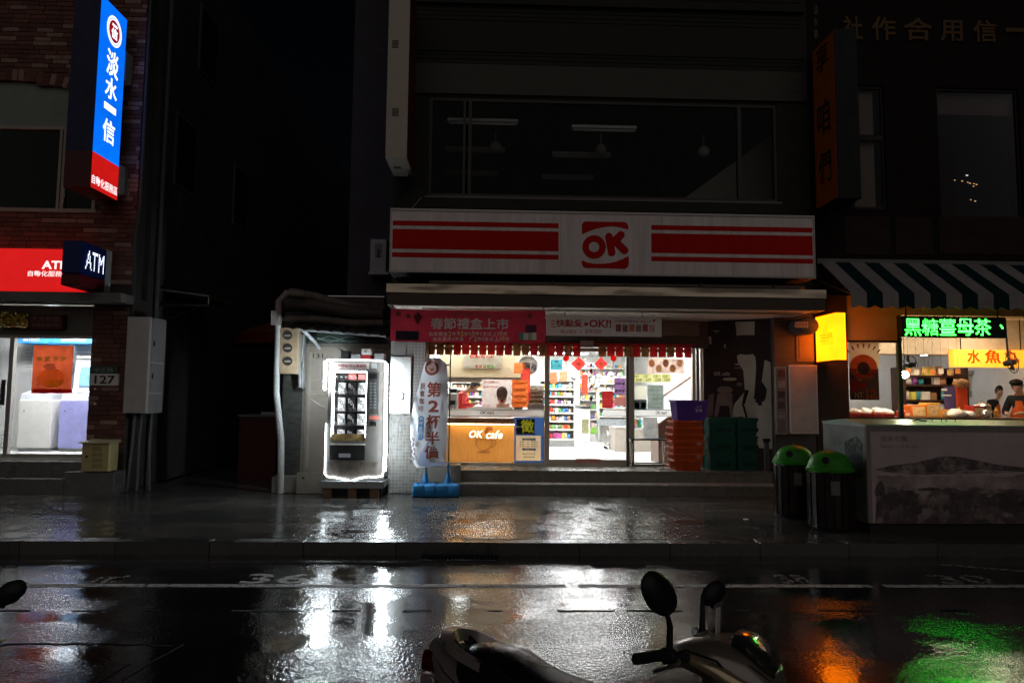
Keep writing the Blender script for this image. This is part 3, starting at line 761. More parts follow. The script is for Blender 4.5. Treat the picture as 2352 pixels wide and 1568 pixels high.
# white banner
YB2 = 10.62
mb, a, fn2 = cloth(1254, 727, 1520, 772, YB2, amp=.012)
wb = thing('white_promo_banner', 'white banner with red outlined lettering and small product pictures under the awning', 'banner', ((a[0] + a[1]) / 2, YB2, a[2]))
mb.build('cloth', thin(mat('banner_white', (.7, .66, .64), .5, var=.06), .15), wb)
RT = mat('banner_red_ink', (.5, .03, .04), .5)
w2 = lambda s_, x0, y0, x1, y1, b_=.02: btx(s_, x0, y0, x1, y1, RT, b_, YB2, wb, fn2)
w2('快點愛', 1277, 734, 1338, 751, .03); w2('三', 1265, 737, 1276, 751); w2('♥', 1341, 741, 1351, 750); w2('OK?!', 1353, 734, 1404, 752, .03)
w2('情人限定', 1287, 757, 1325, 766, .0); w2('×', 1332, 759, 1336, 764, .0); w2('草莓派對', 1343, 757, 1381, 766, 0)
w2('多款日系草莓商品', 1412, 735, 1466, 741, 0); w2('甜蜜上市', 1470, 736, 1496, 742, 0); w2('♥', 1499, 733, 1505, 740)
for i, c_ in enumerate(((.35, .06, .05), (.3, .12, .1), (.5, .15, .08), (.3, .2, .2), (.45, .08, .06), (.6, .35, .38))):
    x = 1414 + i * 15.5; flat(0, x, 745 + (i % 2), x + 12, 761 + (i % 2), mat('print_pack_%d' % i, c_, .5, var=.3, scale=30), 'printed_pack', .011, wb, fn2, YB2)
for xx in (a[0] + .3, a[1] - .3): MB().tube([(xx, YB2, a[3]), (xx, YB2, 3.1)], .006, 5).build('tie', DARK, wb)

# ------------------------------------------------------------------ red scalloped valance of paper flags
vl = thing('new_year_flag_valance', 'row of red scalloped New Year paper flags hung along the shop door head', 'bunting', (1.4, YG - .17, ztl))
FLR = [mat('flag_red', (.4, .016, .014), .5, var=.4, scale=14), mat('flag_dark', (.2, .07, .025), .5, var=.5, scale=14), mat('flag_crimson', (.36, .015, .02), .45, var=.35, scale=12)]
x = 983.
i = 0
while x < 1588:
    if not (1332 < x < 1358):
        A, B = at(x, 795, YG - .17).x, at(x + 17, 795, YG - .17).x; w_ = B - A; jj = random.uniform(-.008, .008)
        zt_, zb2 = at(1284, 789, YG - .17).z, at(1284, 818, YG - .17).z + jj
        pts = [(A - .012, zt_), (A - .012, zt_ - .035)] + [(A, zt_ - .06), (A, zb2 + .02)] + [(A + w_ * k / 6, zb2 + (.0 if k % 2 else .012)) for k in range(1, 6)] + [(B, zb2 + .02), (B, zt_ - .06), (B + .012, zt_ - .035), (B + .012, zt_)]
        MB().add([(x_, YG - .17 + jj * .3 - .012 * k_ % .01, z_) for k_, (x_, z_) in enumerate(pts)], [tuple(range(len(pts)))]).build('flag', thin(random.choice(FLR), .4), vl)
    x += 19.6; i += 1
MB().tube([(at(978, 789, YG - .17).x, YG - .175, at(1284, 788, YG - .17).z), (at(1598, 789, YG - .17).x, YG - .175, at(1284, 788, YG - .17).z)], .01, 6).build('string', RED, vl)
# ================================================================== STORE INTERIOR
WALLW = mat('store_wall_white', (.8, .79, .75), .6, var=.03)
ix0, ix1, iy1, iz1 = pl - .02, at(1790, 900, YG).x, 24.0, 3.2
bx(ix0, ix1, YG + .13, iy1, .4, .52).build('store_floor', mat('store_floor_tile', (.75, .75, .72), .12, var=.04), st)
bx(ix0, ix1, YG + .11, iy1, iz1, iz1 + .05).build('store_ceiling', WALLW, st)
bx(ix0 - .05, ix0, YG + .11, iy1, .52, iz1).build('store_wall', WALLW, st)
bx(ix0, ix1, iy1, iy1 + .05, .52, iz1).build('store_wall', WALLW, st)
bx(ix1, ix1 + .05, YG + .11, iy1, .52, iz1).build('store_wall', WALLW, st)
bx(at(1538, 900, 13.7).x, ix1, 13.7, 13.75, .52, iz1).build('store_partition', WALLW, st)
TUBE = mat('tube_emission', (.9, .9, .9), .5, em=(.97, 1, .99), es=64., var=0)
for Y in (12.9, 14.6, 16.4, 18.2, 20.2, 22.4):
    for X in (-.45, 1.15, 2.6, 4.0):
        if X > 2.7 and Y > 13: continue
        t = thing('ceiling_light', 'lit white ceiling lamp inside the convenience store', 'lamp', (X, Y, iz1 - .06), 'lit ceiling lamps in the store')
        bx(X - .62, X + .62, Y - .14, Y + .14, iz1 - .05, iz1 + .001).build('housing', WHITE, t)
        bx(X - .6, X + .6, Y - .12, Y + .12, iz1 - .06, iz1 - .051).build('diffuser', TUBE, t)
def sheet(b, Y, m_=None): return MB().quad((b[0], Y, b[2]), (b[1], Y, b[2]), (b[1], Y, b[3]), (b[0], Y, b[3]))
# glass strips with the store name
def sticker(x0, y0, x1, y1, nm, m_, label, cat, Y=YG - .034, t=.003, group=None, hold=True):
    b = rect(x0, y0, x1, y1, Y)
    tt = thing(nm, label, cat, ((b[0] + b[1]) / 2, Y, b[2]), group)
    sheet(b, Y, thin(m_)).build('sheet', thin(m_), tt)
    return tt, b
YP = YG + .004   # on the outside of the panes
for (x0, x1, tx0, tx1, lab) in ((985, 1250, 1103, 1135, 'white glass strip with the words OK mart over the cafe counter'), (1385, 1437, None, None, 'short white glass strip across the sliding door'), (1457, 1560, 1506, 1532, 'white glass strip with OK mart lettering beside the purple crate')):
    t, b = sticker(x0, 939, x1, 956.5, 'window_strip', PAPER, lab, 'window strip', YP)
    for yy in (940.5, 954.5):
        c = rect(x0, yy, x1, yy + 1, YP - .002); bx(c[0], c[1], YP - .002, YP - .0005, c[2], c[3]).build('rule', INK, t)
    if tx0: textp(MB(), 'OK mart', tx0, 943.5, tx1, 951, YP - .002, .02).build('lettering', INK, t)

# cafe counter with warm lit front
WOODL = mat('counter_wood', (.5, .27, .085), .45, var=.12, scale=3, stretch=(8, 1, 1))
b = rect(1022, 965, 1256, 1066, 12.75)
t = thing('cafe_counter', 'warm lit wooden cafe counter with glowing OK cafe lettering behind the glass', 'counter', ((b[0] + b[1]) / 2, 12.75, FLOOR))
bx(b[0], b[1], 12.75, 13.3, FLOOR, b[3] - .06).build('front_panel', WOODL, t)
bx(b[0] - .02, b[1], 12.6, 13.35, b[3] - .06, b[3] + .04).build('counter_top', mat('counter_edge_brown', (.13, .07, .04), .4), t)
WARM = mat('warm_strip', (1, .8, .5), .5, em=(1, .66, .28), es=22., var=0)
bx(b[0] + .05, b[1] - .05, 12.63, 12.66, b[3] - .075, b[3] - .0605).build('light_strip', WARM, t)
bx(b[0] + .05, b[1] - .05, 12.35, 12.38, FLOOR, FLOOR + .015).build('floor_strip', WARM, t)
GLOW = mat('glow_white', (1, 1, 1), .5, em=(1, .97, .9), es=1.8, var=0, nosample=True)
Y_ = 12.742
for s_, x0_, y0_, x1_, y1_ in (('OK', 1076, 988, 1107, 1005), ('cafe', 1115, 988, 1153, 1007)):
    q_ = rect(x0_, y0_, x1_, y1_, Y_); text(MB(), s_, (q_[0], Y_, q_[2]), (1, 0, 0), (.22, 0, 1), q_[1] - q_[0], q_[3] - q_[2], .006).build('lettering', GLOW, t)
CUP = mat('cup_line', (.28, .13, .05), .5)
def pline(pts, r, m_, nm, par, Y): MB().tube([at(x, y, Y) for x, y in pts], r, 5).build(nm, m_, par)
pline([(1093, 1008), (1094, 1020), (1100, 1031), (1112, 1035), (1124, 1030), (1129, 1020), (1130, 1008), (1093, 1008)], .006, CUP, 'cup_outline', t, Y_)
pline([(1130, 1010), (1140, 1012), (1138, 1022), (1127, 1027)], .005, CUP, 'cup_outline', t, Y_)
q = at(1112, 1038, Y_); MB().ball(q, .13, 14, 6, (1, .03, .12)).build('saucer_print', CUP, t)
q = at(1124, 983, Y_); MB().ball(q, .07, 12, 6, (1, .04, .5)).build('bean_print', mat('bean_brown', (.2, .07, .02), .5), t)
q = at(1117, 990, Y_); MB().ball(q, .06, 12, 6, (.7, .04, .6)).build('bean_print', mat('bean_brown'), t)

# cream soffit board over the counter
CREAM = mat('cream_board', (.78, .7, .5), .5, var=.05)
b = rect(1010, 770, 1200, 866, 13.0); bx(b[0], b[1], 13.0, 13.5, b[2], iz1 - .002).build('bulkhead', CREAM, st)
c = rect(1010, 867, 1200, 877, 13.0); bx(b[0], b[1], 13.02, 13.48, c[2], b[2] - .001).build('bulkhead_trim', mat('trim_grey', (.3, .28, .26), .5), st)
for X in (b[0] + .25, b[0] + .75, b[0] + 1.2):
    t = thing('spotlight', 'small warm spotlight above the cream board over the counter', 'lamp', (X, 12.62, iz1 - .12), 'warm spotlights over the cafe counter')
    MB().lathe([(.04, 0), (.05, .06), (.05, .12)], (X, 12.62, iz1 - .12), 12).build('can', WHITE, t, sm=1)
    MB().lathe([(.035, -.004), (.035, .002)], (X, 12.62, iz1 - .12), 12).build('bulb', mat('spot_emit', (1, .8, .5), .5, em=(1, .75, .4), es=220., var=0), t)
t, b = sticker(1063, 812, 1150, 846, 'hanging_poster', PAPER, 'small white promo poster on the cream board above the clerk', 'poster', 12.985, .004)
textp(MB(), '快點愛OK', 1078, 815, 1135, 822, 12.983, .02).build('lettering', RT, t)
for i in range(5):
    c = rect(1092 + i * 9, 838, 1098 + i * 9, 845, 12.983); bx(c[0], c[1], 12.981, 12.984, c[2], c[3]).build('printed_cup', mat('cup_print_%d' % i, (.5 - .08 * i, .2 + .05 * i, .16), .5), t)

# back shelves behind the counter, and packages
PAL = [(.6, .05, .04), (.7, .35, .05), (.75, .65, .12), (.15, .4, .12), (.1, .25, .6), (.7, .7, .68), (.5, .1, .3), (.35, .2, .1), (.8, .5, .5), (.05, .3, .35), (.85, .8, .6), (.3, .08, .35), (.8, .78, .74), (.78, .76, .7), (.7, .62, .5), (.6, .62, .64), (.75, .7, .72), (.55, .3, .2)]
PM = [mat('pack_%d' % i, c, .35, var=.35, scale=22) for i, c in enumerate(PAL)]
def packmesh(kind, m_):
    mb = MB()
    if kind == 0: mb.box(-.5, .5, -.5, .5, 0, 1, .04)
    elif kind == 1:   # pillow bag
        vs = []; fs = []; n = 6
        for j in range(n + 1):
            for i in range(n + 1):
                u, v = i / n, j / n; bl = (math.sin(math.pi * u) * math.sin(math.pi * v)) ** .6
                vs.append((u - .5, -.5 * bl, v)); 
        o = len(vs)
        for j in range(n + 1):
            for i in range(n + 1):
                u, v = i / n, j / n; bl = (math.sin(math.pi * u) * math.sin(math.pi * v)) ** .6
                vs.append((u - .5, .4 * bl, v))
        for j in range(n):
            for i in range(n):
                q = j * (n + 1) + i; fs += [(q, q + 1, q + n + 2, q + n + 1), (o + q, o + q + n + 1, o + q + n + 2, o + q + 1)]
        mb.add(vs, fs); mb.smooth = True
    else: mb.lathe([(.3, 0), (.45, .03), (.45, .6), (.3, .75), (.18, .85), (.18, 1)], n=10); mb.smooth = True
    return mb.mesh('package', m_, Vector())
PK = {(k, i): packmesh(k, m_) for k in (0, 1, 2) for i, m_ in enumerate(PM)}
PLB = {0: 'small product box', 1: 'puffed snack bag', 2: 'small bottle'}
PNM = {0: 'product_box', 1: 'snack_bag', 2: 'bottle'}
def packs(x0, x1, Y, z, h, where, group, kinds=(0, 1), wmin=.05, wmax=.1, dep=.1, fill=1.):
    x = x0
    while x < x1 - wmin:
        w_ = random.uniform(wmin, wmax)
        if x + w_ > x1: break
        k = random.choice(kinds); i = random.randrange(len(PM))
        if random.random() < fill:
            o = bpy.data.objects.new(PNM[k], PK[(k, i)]); COL.objects.link(o)
            o.location = (x + w_ / 2, Y + random.uniform(-.01, .01), z - .002); hh = h * random.uniform(.72, 1.)
            o.scale = (w_ * .94, dep, hh); o.rotation_euler = (0, 0, random.uniform(-.08, .08))
            tag(o, PLB[k] + ' ' + where, 'package', group + (' boxes', ' bags', ' bottles')[k])
        x += w_ + .004
SHELF = mat('shelf_white', (.75, .75, .73), .4)
def rack(nm, label, x0, x1, Y, zs, dep=.35, back=True, ends=True, hh=None, where='', group='', kinds=(0, 1), m_=None, fillz=None):
    t_ = thing(nm, label, 'shelf', ((x0 + x1) / 2, Y, FLOOR))
    m_ = m_ or SHELF; top = zs[-1] + (hh or .2)
    if back: bx(x0, x1, Y + dep, Y + dep + .03, FLOOR, top).build('back_panel', m_, t_)
    if ends:
        for xx in (x0, x1 - .02): bx(xx, xx + .02, Y, Y + dep - .001, FLOOR, top).build('side_panel', m_, t_)
    for i, z in enumerate(zs):
        bx(x0 + .021, x1 - .021, Y, Y + dep - .002, z - .02, z).build('shelf_board', m_, t_)
        bx(x0 + .021, x1 - .021, Y - .012, Y - .001, z - .035, z + .005).build('price_rail', mat('price_rail', (.7, .66, .6), .4), t_)
        nz = zs[i + 1] if i + 1 < len(zs) else z + (hh or .2)
        packs(x0 + .03, x1 - .03, Y + .07, z, (nz - z - .03) * .72, where, group, kinds)
    return t_
# rack by the door
YD = 16.8
a0, a1 = at(1262, 900, YD).x - .25, at(1320, 900, YD).x
zs = [at(1290, y, YD).z for y in (1007, 985, 966, 947, 928, 909, 892)]
rack('gondola_shelf', 'white snack shelf rack standing just inside the sliding door', a0, a1, YD, zs, .4, hh=.2, where='on the white rack just inside the sliding door', group='door rack', kinds=(0, 1, 1))
bx(a0, a1, YD - .01, YD + .39, FLOOR, zs[0] - .036).build('rack_plinth', mat('plinth_grey', (.2, .2, .2), .5), bpy.data.objects['gondola_shelf'])
# rack behind it, deeper in the store and other racks
for (xa, xb, Y, ys, lab, wh, gr, nm) in (
    (1330, 1436, 22.5, (985, 962, 940, 918, 898, 880, 862, 845), 'long stocked shelf along the far wall of the store', 'on the far wall shelf of the store', 'far shelf', 'wall_shelf'),
    (1375, 1440, 18.6, (975, 955, 935, 915, 897, 880), 'stocked shelf rack beside the aisle behind the door posters', 'on the rack behind the door posters', 'aisle rack', 'aisle_shelf'),
    (1036, 1180, 15.4, (930, 910, 892, 876), 'stocked shelf on the wall behind the clerk', 'on the shelf behind the clerk', 'clerk shelf', 'wall_shelf')):
    A, B = at(xa, 900, Y).x, at(xb, 900, Y).x; zz = [at((xa + xb) / 2, y, Y).z for y in ys]
    rack(nm, lab, A, B, Y, zz, .35, hh=.2, where=wh, group=gr, kinds=(0, 1, 2))
# tall rack of coloured cards left of the door mullion
A, B = at(1212, 900, 12.7).x, at(1249, 900, 12.7).x; zz = [at(1230, y, 12.7).z for y in (925, 915, 905, 896)]
t = rack('card_rack', 'narrow rack of small coloured boxes beside the door mullion', A, B, 12.7, zz, .2, hh=.09, where='on the narrow rack beside the door mullion', group='card rack', kinds=(0,))
bx(A, B, 12.69, 12.71, zz[0] - .16, zz[0] - .036).build('lower_panel', mat('rack_grey', (.36, .36, .37), .5), t)
# bags hanging above the clerk
b = rect(1078, 848, 1160, 868, 14.2)
packs(b[0], b[1], 14.2, b[2], .22, 'hanging in a row above the clerk', 'hanging', (1,), .1, .16, .1)
bx(b[0], b[1], 14.1, 14.4, b[2] - .03, b[2] - .003).build('shelf_board', SHELF, st)

# posters and decals on the glass
def poster(x0, y0, x1, y1, m_, label, Y=YP, cat='poster', nm='poster'):
    return sticker(x0, y0, x1, y1, nm, m_, label, cat, Y, .0035)
def pr(x0, y0, x1, y1, m_, par, nm='printed_shape', Y=YP, d=.002):
    c_ = rect(x0, y0, x1, y1, Y - d); return sheet(c_, Y - d, m_).build(nm, thin(m_, .75), par)
def pt(s_, x0, y0, x1, y1, m_, par, bold=.02, Y=YP, d=.0035): return textp(MB(), s_, x0, y0, x1, y1, Y - d, bold).build('lettering', thin(m_, .75), par)
def pel(x, y, rx, ry, m_, par, nm='printed_shape', Y=YP, d=.003, n=16):
    p_ = at(x, y, Y); k = Y / F
    return MB().add([(p_.x + rx * k * math.cos(2 * math.pi * i / n), Y - d, p_.z + ry * k * math.sin(2 * math.pi * i / n)) for i in range(n)], [tuple(range(n))]).build(nm, thin(m_, .75), par)
# job poster: blue head and margins round a cream sheet
PBL = mat('poster_blue', (.05, .13, .4), .4, var=.25, scale=4)
t, b = poster(1181, 958, 1250, 1000, PBL, 'blue job poster with a big yellow hiring character on the cafe glass', YP)
for x0_, y0_, x1_, y1_ in ((1181, 1000.3, 1185, 1057), (1242.3, 1000.3, 1250, 1057), (1181, 1057.3, 1250, 1063)):
    sheet(rect(x0_, y0_, x1_, y1_, YP), YP).build('sheet', thin(PBL), t)
sheet(rect(1185.3, 1000.3, 1242, 1057, YP), YP).build('sheet', thin(mat('poster_cream', (.62, .58, .46), .5)), t)
pr(1186, 962, 1228, 997, mat('board_dark', (.06, .04, .03), .5), t); textp(MB(), '徵', 1196, 964, 1226, 994, YP - .008, .02).build('lettering', mat('poster_yellow', (.9, .85, .04), .5), t); pt('JOIN', 1183, 978, 1195, 983, PAPER, t)
for yy in (1006, 1029):
    pr(1200, yy, 1230, yy + 5, mat('poster_navy', (.06, .08, .4), .5), t, d=.004); textp(MB(), '應徵條件' if yy < 1010 else '應徵方式', 1204, yy + .6, 1226, yy + 4.4, YP - .008, .0).build('lettering', mat('poster_yellow'), t)
for i in range(3): pt('兼職人員 · 早晚班', 1193, 1013 + i * 5, 1236, 1016 + i * 5, INK, t, .0, d=.005)
pt('請洽門市店長', 1200, 1040, 1230, 1044, INK, t, 0, d=.005); pt('薪資面議', 1203, 1047, 1227, 1051, INK, t, 0, d=.005)
# face poster and orange poster inside the glass
t, b = poster(1106, 871, 1175, 935, mat('poster_greypink', (.6, .52, .5), .5, var=.15, scale=6), 'pale poster of a surprised face hanging behind the cafe glass', YG + .1)
Yq = YG + .1
SKINP = mat('print_skin', (.55, .33, .24), .5); HAIRP = mat('print_hair', (.1, .07, .05), .5)
pel(1153, 903, 13, 16, HAIRP, t, Y=Yq); pel(1153, 912, 11, 17, SKINP, t, Y=Yq, d=.005); pel(1153, 921, 4, 3.5, mat('print_lip', (.4, .06, .05), .5), t, Y=Yq, d=.007)
pel(1149, 908, 2, 1, HAIRP, t, Y=Yq, d=.007); pel(1158, 908, 2, 1, HAIRP, t, Y=Yq, d=.007)
pr(1140, 927, 1170, 935, SKINP, t, Y=Yq, d=.003)
pt('讓你快點愛OK', 1110, 874, 1146, 880, RT, t, .0, Y=Yq); pt('情人限定草莓派對', 1110, 886, 1143, 891, RT, t, .0, Y=Yq); pt('OKmart', 1108, 928, 1126, 932, RT, t, .02, Y=Yq)
t, b = poster(1176, 872, 1213, 935, mat('poster_orange', (.55, .13, .03), .5, var=.4, scale=9), 'orange food poster hanging behind the cafe glass', YG + .1)
for i in range(4): pr(1180, 877 + i * 15, 1208, 883 + i * 15, mat('poster_orange_light', (.7, .4, .12), .5), t, Y=Yq, d=.003)
t, b = poster(1196, 848, 1218, 920, mat('poster_redstand', (.65, .06, .04), .5, var=.25, scale=9), 'tall red standing display panel beside the coloured box rack', 12.62)
t, b = poster(1180, 833, 1200, 858, mat('poster_orange2', (.7, .22, .06), .5, var=.3, scale=12), 'small orange price flag above the tall red display panel', 12.6)
for (x0, y0, x1, y1, m_, lab) in (
    (1383, 898, 1408, 937, mat('menu_red', (.3, .02, .02), .5, var=.2, scale=14), 'deep red menu sheet on the right half of the sliding door'),
    (1411, 868, 1437, 905, mat('menu_purple', (.2, .1, .22), .5, var=.3, scale=14), 'purple drink menu sheet on the right half of the sliding door'),
    (1411, 911, 1437, 931, mat('menu_brick', (.34, .12, .1), .5, var=.3, scale=14), 'brick red notice sheet under the purple drink menu'),
    (1487, 823, 1571, 857, mat('poster_food', (.62, .45, .36), .5, var=.5, scale=7), 'wide poster of fried food at the top of the right window'),
    (1487, 884, 1524, 940, mat('poster_greygreen', (.22, .26, .23), .5, var=.35, scale=8), 'grey green promotional poster in the right window'),
    (1478, 958, 1511, 1006, mat('poster_grey', (.3, .3, .29), .5, var=.35, scale=8), 'grey poster low in the right window behind the folding stand'),
    (1455, 918, 1485, 940, mat('notice_black', (.03, .035, .035), .5), 'black notice with two pale squares in the right window'),
    (1455, 886, 1484, 915, mat('notice_cream', (.7, .68, .55), .5, var=.1), 'cream notice sheet above the black notice in the right window'),
    (1265, 826, 1291, 849, mat('wifi_teal', (.08, .42, .5), .5, var=.1), 'teal Wi-Fi sticker on the sliding door glass'),
    (1455, 959, 1476, 987, PAPER, 'white sticker with a flower of coloured petals in the right window'),
    (1356, 981, 1371, 996, mat('sheet_green', (.3, .6, .12), .5, var=.2, scale=20), 'small lime green notice low on the sliding door'),
    (1336, 962, 1352, 995, mat('sheet_olive', (.45, .45, .25), .5, var=.3, scale=20), 'pale olive pictogram stickers low on the sliding door'),
    (1372, 962, 1437, 978, mat('sheet_icons', (.5, .53, .55), .5, var=.6, scale=34), 'strip of small card logos low on the sliding door')):
    t, b = poster(x0, y0, x1, y1, m_, lab)
    if 'Wi-Fi' in lab: pt('Wi-Fi', 1267, 836, 1289, 843, PAPER, t, .03); pel(1278, 830, 5, 2.5, PAPER, t)
    if 'black notice' in lab: pr(1458, 924, 1468, 937, PAPER, t); pr(1473, 924, 1483, 937, PAPER, t); pt('付款', 1458, 919.5, 1468, 923, PAPER, t, .0)
    if 'deep red' in lab:
        for i in range(5): pt('咖啡 茶', 1387, 903 + i * 6, 1404, 906 + i * 6, mat('menu_pink', (.55, .3, .25), .5), t, 0)
    if 'purple' in lab:
        for i in range(2):
            for k in range(3): pel(1415.5 + k * 8.5, 881 + i * 16, 3, 2.4, mat('menu_cup', (.6, .5, .4), .5), t)
    if 'flower' in lab:
        for k, c_ in enumerate(((.1, .6, .3), (.8, .5, .55), (.8, .45, .2), (.1, .5, .6))):
            a_ = math.pi / 4 + k * math.pi / 2; pel(1465 + 5.5 * math.cos(a_), 972 + 6.5 * math.sin(a_), 5, 5.5, mat('petal_%d' % k, c_, .5), t)
        pel(1465, 972, 3, 3, mat('petal_c', (.8, .7, .2), .5), t, d=.005)
    if 'fried' in lab:
        for k in range(5): pel(1497 + k * 16, 834 + 12 * (k % 2), 7, 9, mat('food_%d' % (k % 3), ((.4, .2, .1), (.6, .36, .2), (.32, .14, .09))[k % 3], .5, var=.3, scale=30), t)
    if 'grey green' in lab:
        for k in range(5): pt('開幕慶', 1490, 889 + k * 10, 1520, 893 + k * 10, mat('poster_line', (.4, .42, .3), .5), t, 0)
t = None
for i, (s1, s2) in enumerate((('申', '辦'), ('OK', 'APP'), ('註冊', '2500'), ('抵用', '1000'))):
    x = 1455 + i * 21.8
    t, b = poster(x, 859, x + 20.5, 877, mat('strip_yellow', (.62, .6, .22), .5, var=.06), ('yellow square with two single characters beside the door mullion', 'yellow square reading OK APP above the window posters', 'yellow square with the number 2500 above the window posters', 'yellow square with the number 1000, the last one toward the store side wall')[i])
    pt(s1, x + 2, 861, x + 12, 867.5, INK, t, .0); pt(s2, x + 6, 869, x + 19, 875.5, INK, t, .0)
# red new year decals
for (x, y, s_, r_, lab) in ((1329, 835, '春', 17, 'red diamond New Year decal with a white spring character on the sliding door'), (1380, 835, '福', 16, 'red diamond New Year decal with a white fortune character on the sliding door')):
    p_ = at(x, y, YP); k = r_ * YP / F
    t = thing('diamond_decal', lab, 'decal', (p_.x, YP, p_.z - k))
    MB().add([(p_.x - k, YP, p_.z), (p_.x, YP, p_.z - k), (p_.x + k, YP, p_.z), (p_.x, YP, p_.z + k)], [(0, 1, 2, 3)]).build('sheet', thin(mat('decal_red2', (.75, .05, .045), .5, var=.08), .7), t)
    textp(MB(), s_, x - 6, y - 6, x + 6, y + 6, YP - .004, .01).build('lettering', mat('decal_gold', (.8, .6, .2), .4), t)
for (x, lab) in ((1300, 'small red lantern decal beside the teal Wi-Fi sticker'), (1409, 'small red lantern decal right of the fortune diamond')):
    p_ = at(x, 823, YP); k = YP / F
    t = thing('lantern_decal', lab, 'decal', (p_.x, YP, p_.z - 10 * k))
    MB().ball((p_.x, YP - .004, p_.z), 7 * k, 14, 8, (1, .05, .95)).build('lantern', thin(mat('decal_red2'), .7), t)
    for dx in (-3, 0, 3): bx(p_.x + dx * k - .002, p_.x + dx * k + .002, YP - .0095, YP - .007, p_.z - 5 * k, p_.z + 5 * k).build('rib', mat('decal_pink', (.7, .3, .28), .5), t)
    bx(p_.x - .004, p_.x + .004, YP - .004, YP + .001, p_.z - 18 * k, p_.z - 6 * k).build('tassel', mat('decal_red2'), t)
for i, (y, r_) in enumerate(((838, 5), (852, 7), (888, 5), (915, 7))):
    p_ = at(1357.5, y, YP); k = r_ * YP / F
    tag(MB().prism([(p_.x - k * .6, p_.z), (p_.x, p_.z - k), (p_.x + k * .6, p_.z), (p_.x, p_.z + k)], YP - .002, YP + .001).build('small_diamond_decal', mat('decal_maroon', (.25, .03, .03), .5)), 'tiny dark red diamond decal on the centre line of the sliding door', 'decal', 'tiny diamond decals on the sliding door')
# red/orange envelope displays left of door
for (x0, y0, x1, y1, c_, lab) in ((1263, 855, 1280, 880, (.75, .25, .12), 'salmon gift envelope display behind the door glass beside the mullion'), (1284, 853, 1303, 876, (.8, .4, .22), 'light orange gift envelope display behind the door glass'), (1336, 860, 1350, 905, (.55, .08, .05), 'string of red New Year ornaments hanging deep in the store')):
    poster(x0, y0, x1, y1, mat('env_%d' % x0, c_, .5, var=.3, scale=20), lab, 12.9)
# red ornaments hung from the ceiling in the aisle
for k_, (x_, y_, Y_o, r_) in enumerate(((1318, 866, 13.6, .07), (1334, 874, 14.2, .06), (1345, 862, 14.8, .07), (1362, 870, 14.0, .07), (1376, 864, 14.6, .06), (1390, 874, 13.9, .07), (1403, 860, 15.0, .07), (1352, 884, 15.4, .06), (1370, 888, 13.4, .05), (1310, 884, 14.4, .06), (1424, 862, 14.2, .06))):
    p_ = at(x_, y_, Y_o)
    t = thing('hanging_ornament', 'red New Year ornament hanging from the store ceiling in the aisle', 'ornament', p_, 'red ornaments over the aisle')
    if k_ % 2: MB().prism([(p_.x - r_, p_.z), (p_.x, p_.z - r_), (p_.x + r_, p_.z), (p_.x, p_.z + r_)], Y_o - .006, Y_o + .006).build('pendant', mat('orn_red', (.6, .04, .03), .4), t)
    else: MB().ball(p_, r_, 12, 8, (1, .6, .8)).build('lantern', mat('orn_red'), t, sm=1)
    bx(p_.x - .008, p_.x + .008, Y_o - .004, Y_o + .004, p_.z - r_ * 2.2, p_.z - r_ * .8).build('tassel', mat('orn_gold', (.7, .4, .08), .4), t)
    MB().tube([(p_.x, Y_o, p_.z + r_ * .7), (p_.x, Y_o, iz1 - .001)], .003, 4).build('string', mat('orn_red'), t)
# goods piled on top of the rack by the door
b = rect(1266, 868, 1318, 891, YD); packs(b[0], b[1], YD + .15, zs[-1] + .2, .2, 'piled on top of the white rack just inside the sliding door', 'rack top', (0, 1), .08, .16, .12)
bx(a0, a1, YD, YD + .39, zs[-1] + .18, zs[-1] + .2).build('shelf_board', SHELF, bpy.data.objects['gondola_shelf'])
# convex mirror
p_ = at(1212, 837, 12.85)
t = thing('convex_mirror', 'round convex security mirror with a white rim above the counter', 'mirror', (p_.x, 12.85, p_.z - .2))
MB(Matrix.Translation(p_) @ Matrix.Rotation(rad(90), 4, 'X')).lathe([(.185, -.01), (.2, 0), (.2, .02), (.185, .03)], n=28).build('rim', WHITE, t, sm=1)
MB(Matrix.Translation(p_) @ Matrix.Rotation(rad(90), 4, 'X')).lathe([(.184, .02), (.15, .045), (.1, .065), (.05, .075), (.005, .078)], n=28).build('mirror_face', mat('mirror_silver', (.85, .85, .85), .04, 1., var=0, rvar=0), t, sm=1)
MB().tube([p_ + Vector((0, .0, .15)), (p_.x, 12.9, iz1 - .001)], .012, 6).build('bracket', WHITE, t)
# handrail in the right bay, counter box, trolley
A, B = at(1525, 908, 13.2), at(1586, 866, 13.2)
t = thing('stair_handrail', 'brown diagonal handrail against the white wall in the right window', 'handrail', (A.x, 13.2, A.z)); MB().tube([A - (B - A) * .4, B + (B - A) * .2], .022, 8).build('rail', mat('rail_brown', (.24, .16, .12), .4), t, sm=1)
for f in (.05, .9): q = A.lerp(B, f); MB().tube([q, (q.x, 13.7, q.z - .02)], .01, 6).build('bracket', ALU, t)
b = rect(1512, 957, 1560, 1045, 12.7)
t = thing('brown_counter_end', 'dark brown slanted counter end behind the right window', 'counter', ((b[0] + b[1]) / 2, 12.8, FLOOR))
MB().prism([(b[0], FLOOR), (b[1] + .4, FLOOR), (b[1] + .4, b[3]), (b[0] + .22, b[3]), (b[0], b[3] - .16)], 12.7, 13.3).build('body', mat('counter_brown', (.1, .06, .045), .5), t)
MB().prism([(b[0] - .02, b[3] - .17), (b[0] + .22, b[3] + .002), (b[0] + .22, b[3] + .03), (b[0] - .03, b[3] - .13)], 12.68, 13.32).build('edge', ALU, t)
b = rect(1413, 982, 1440, 1032, 15.4)
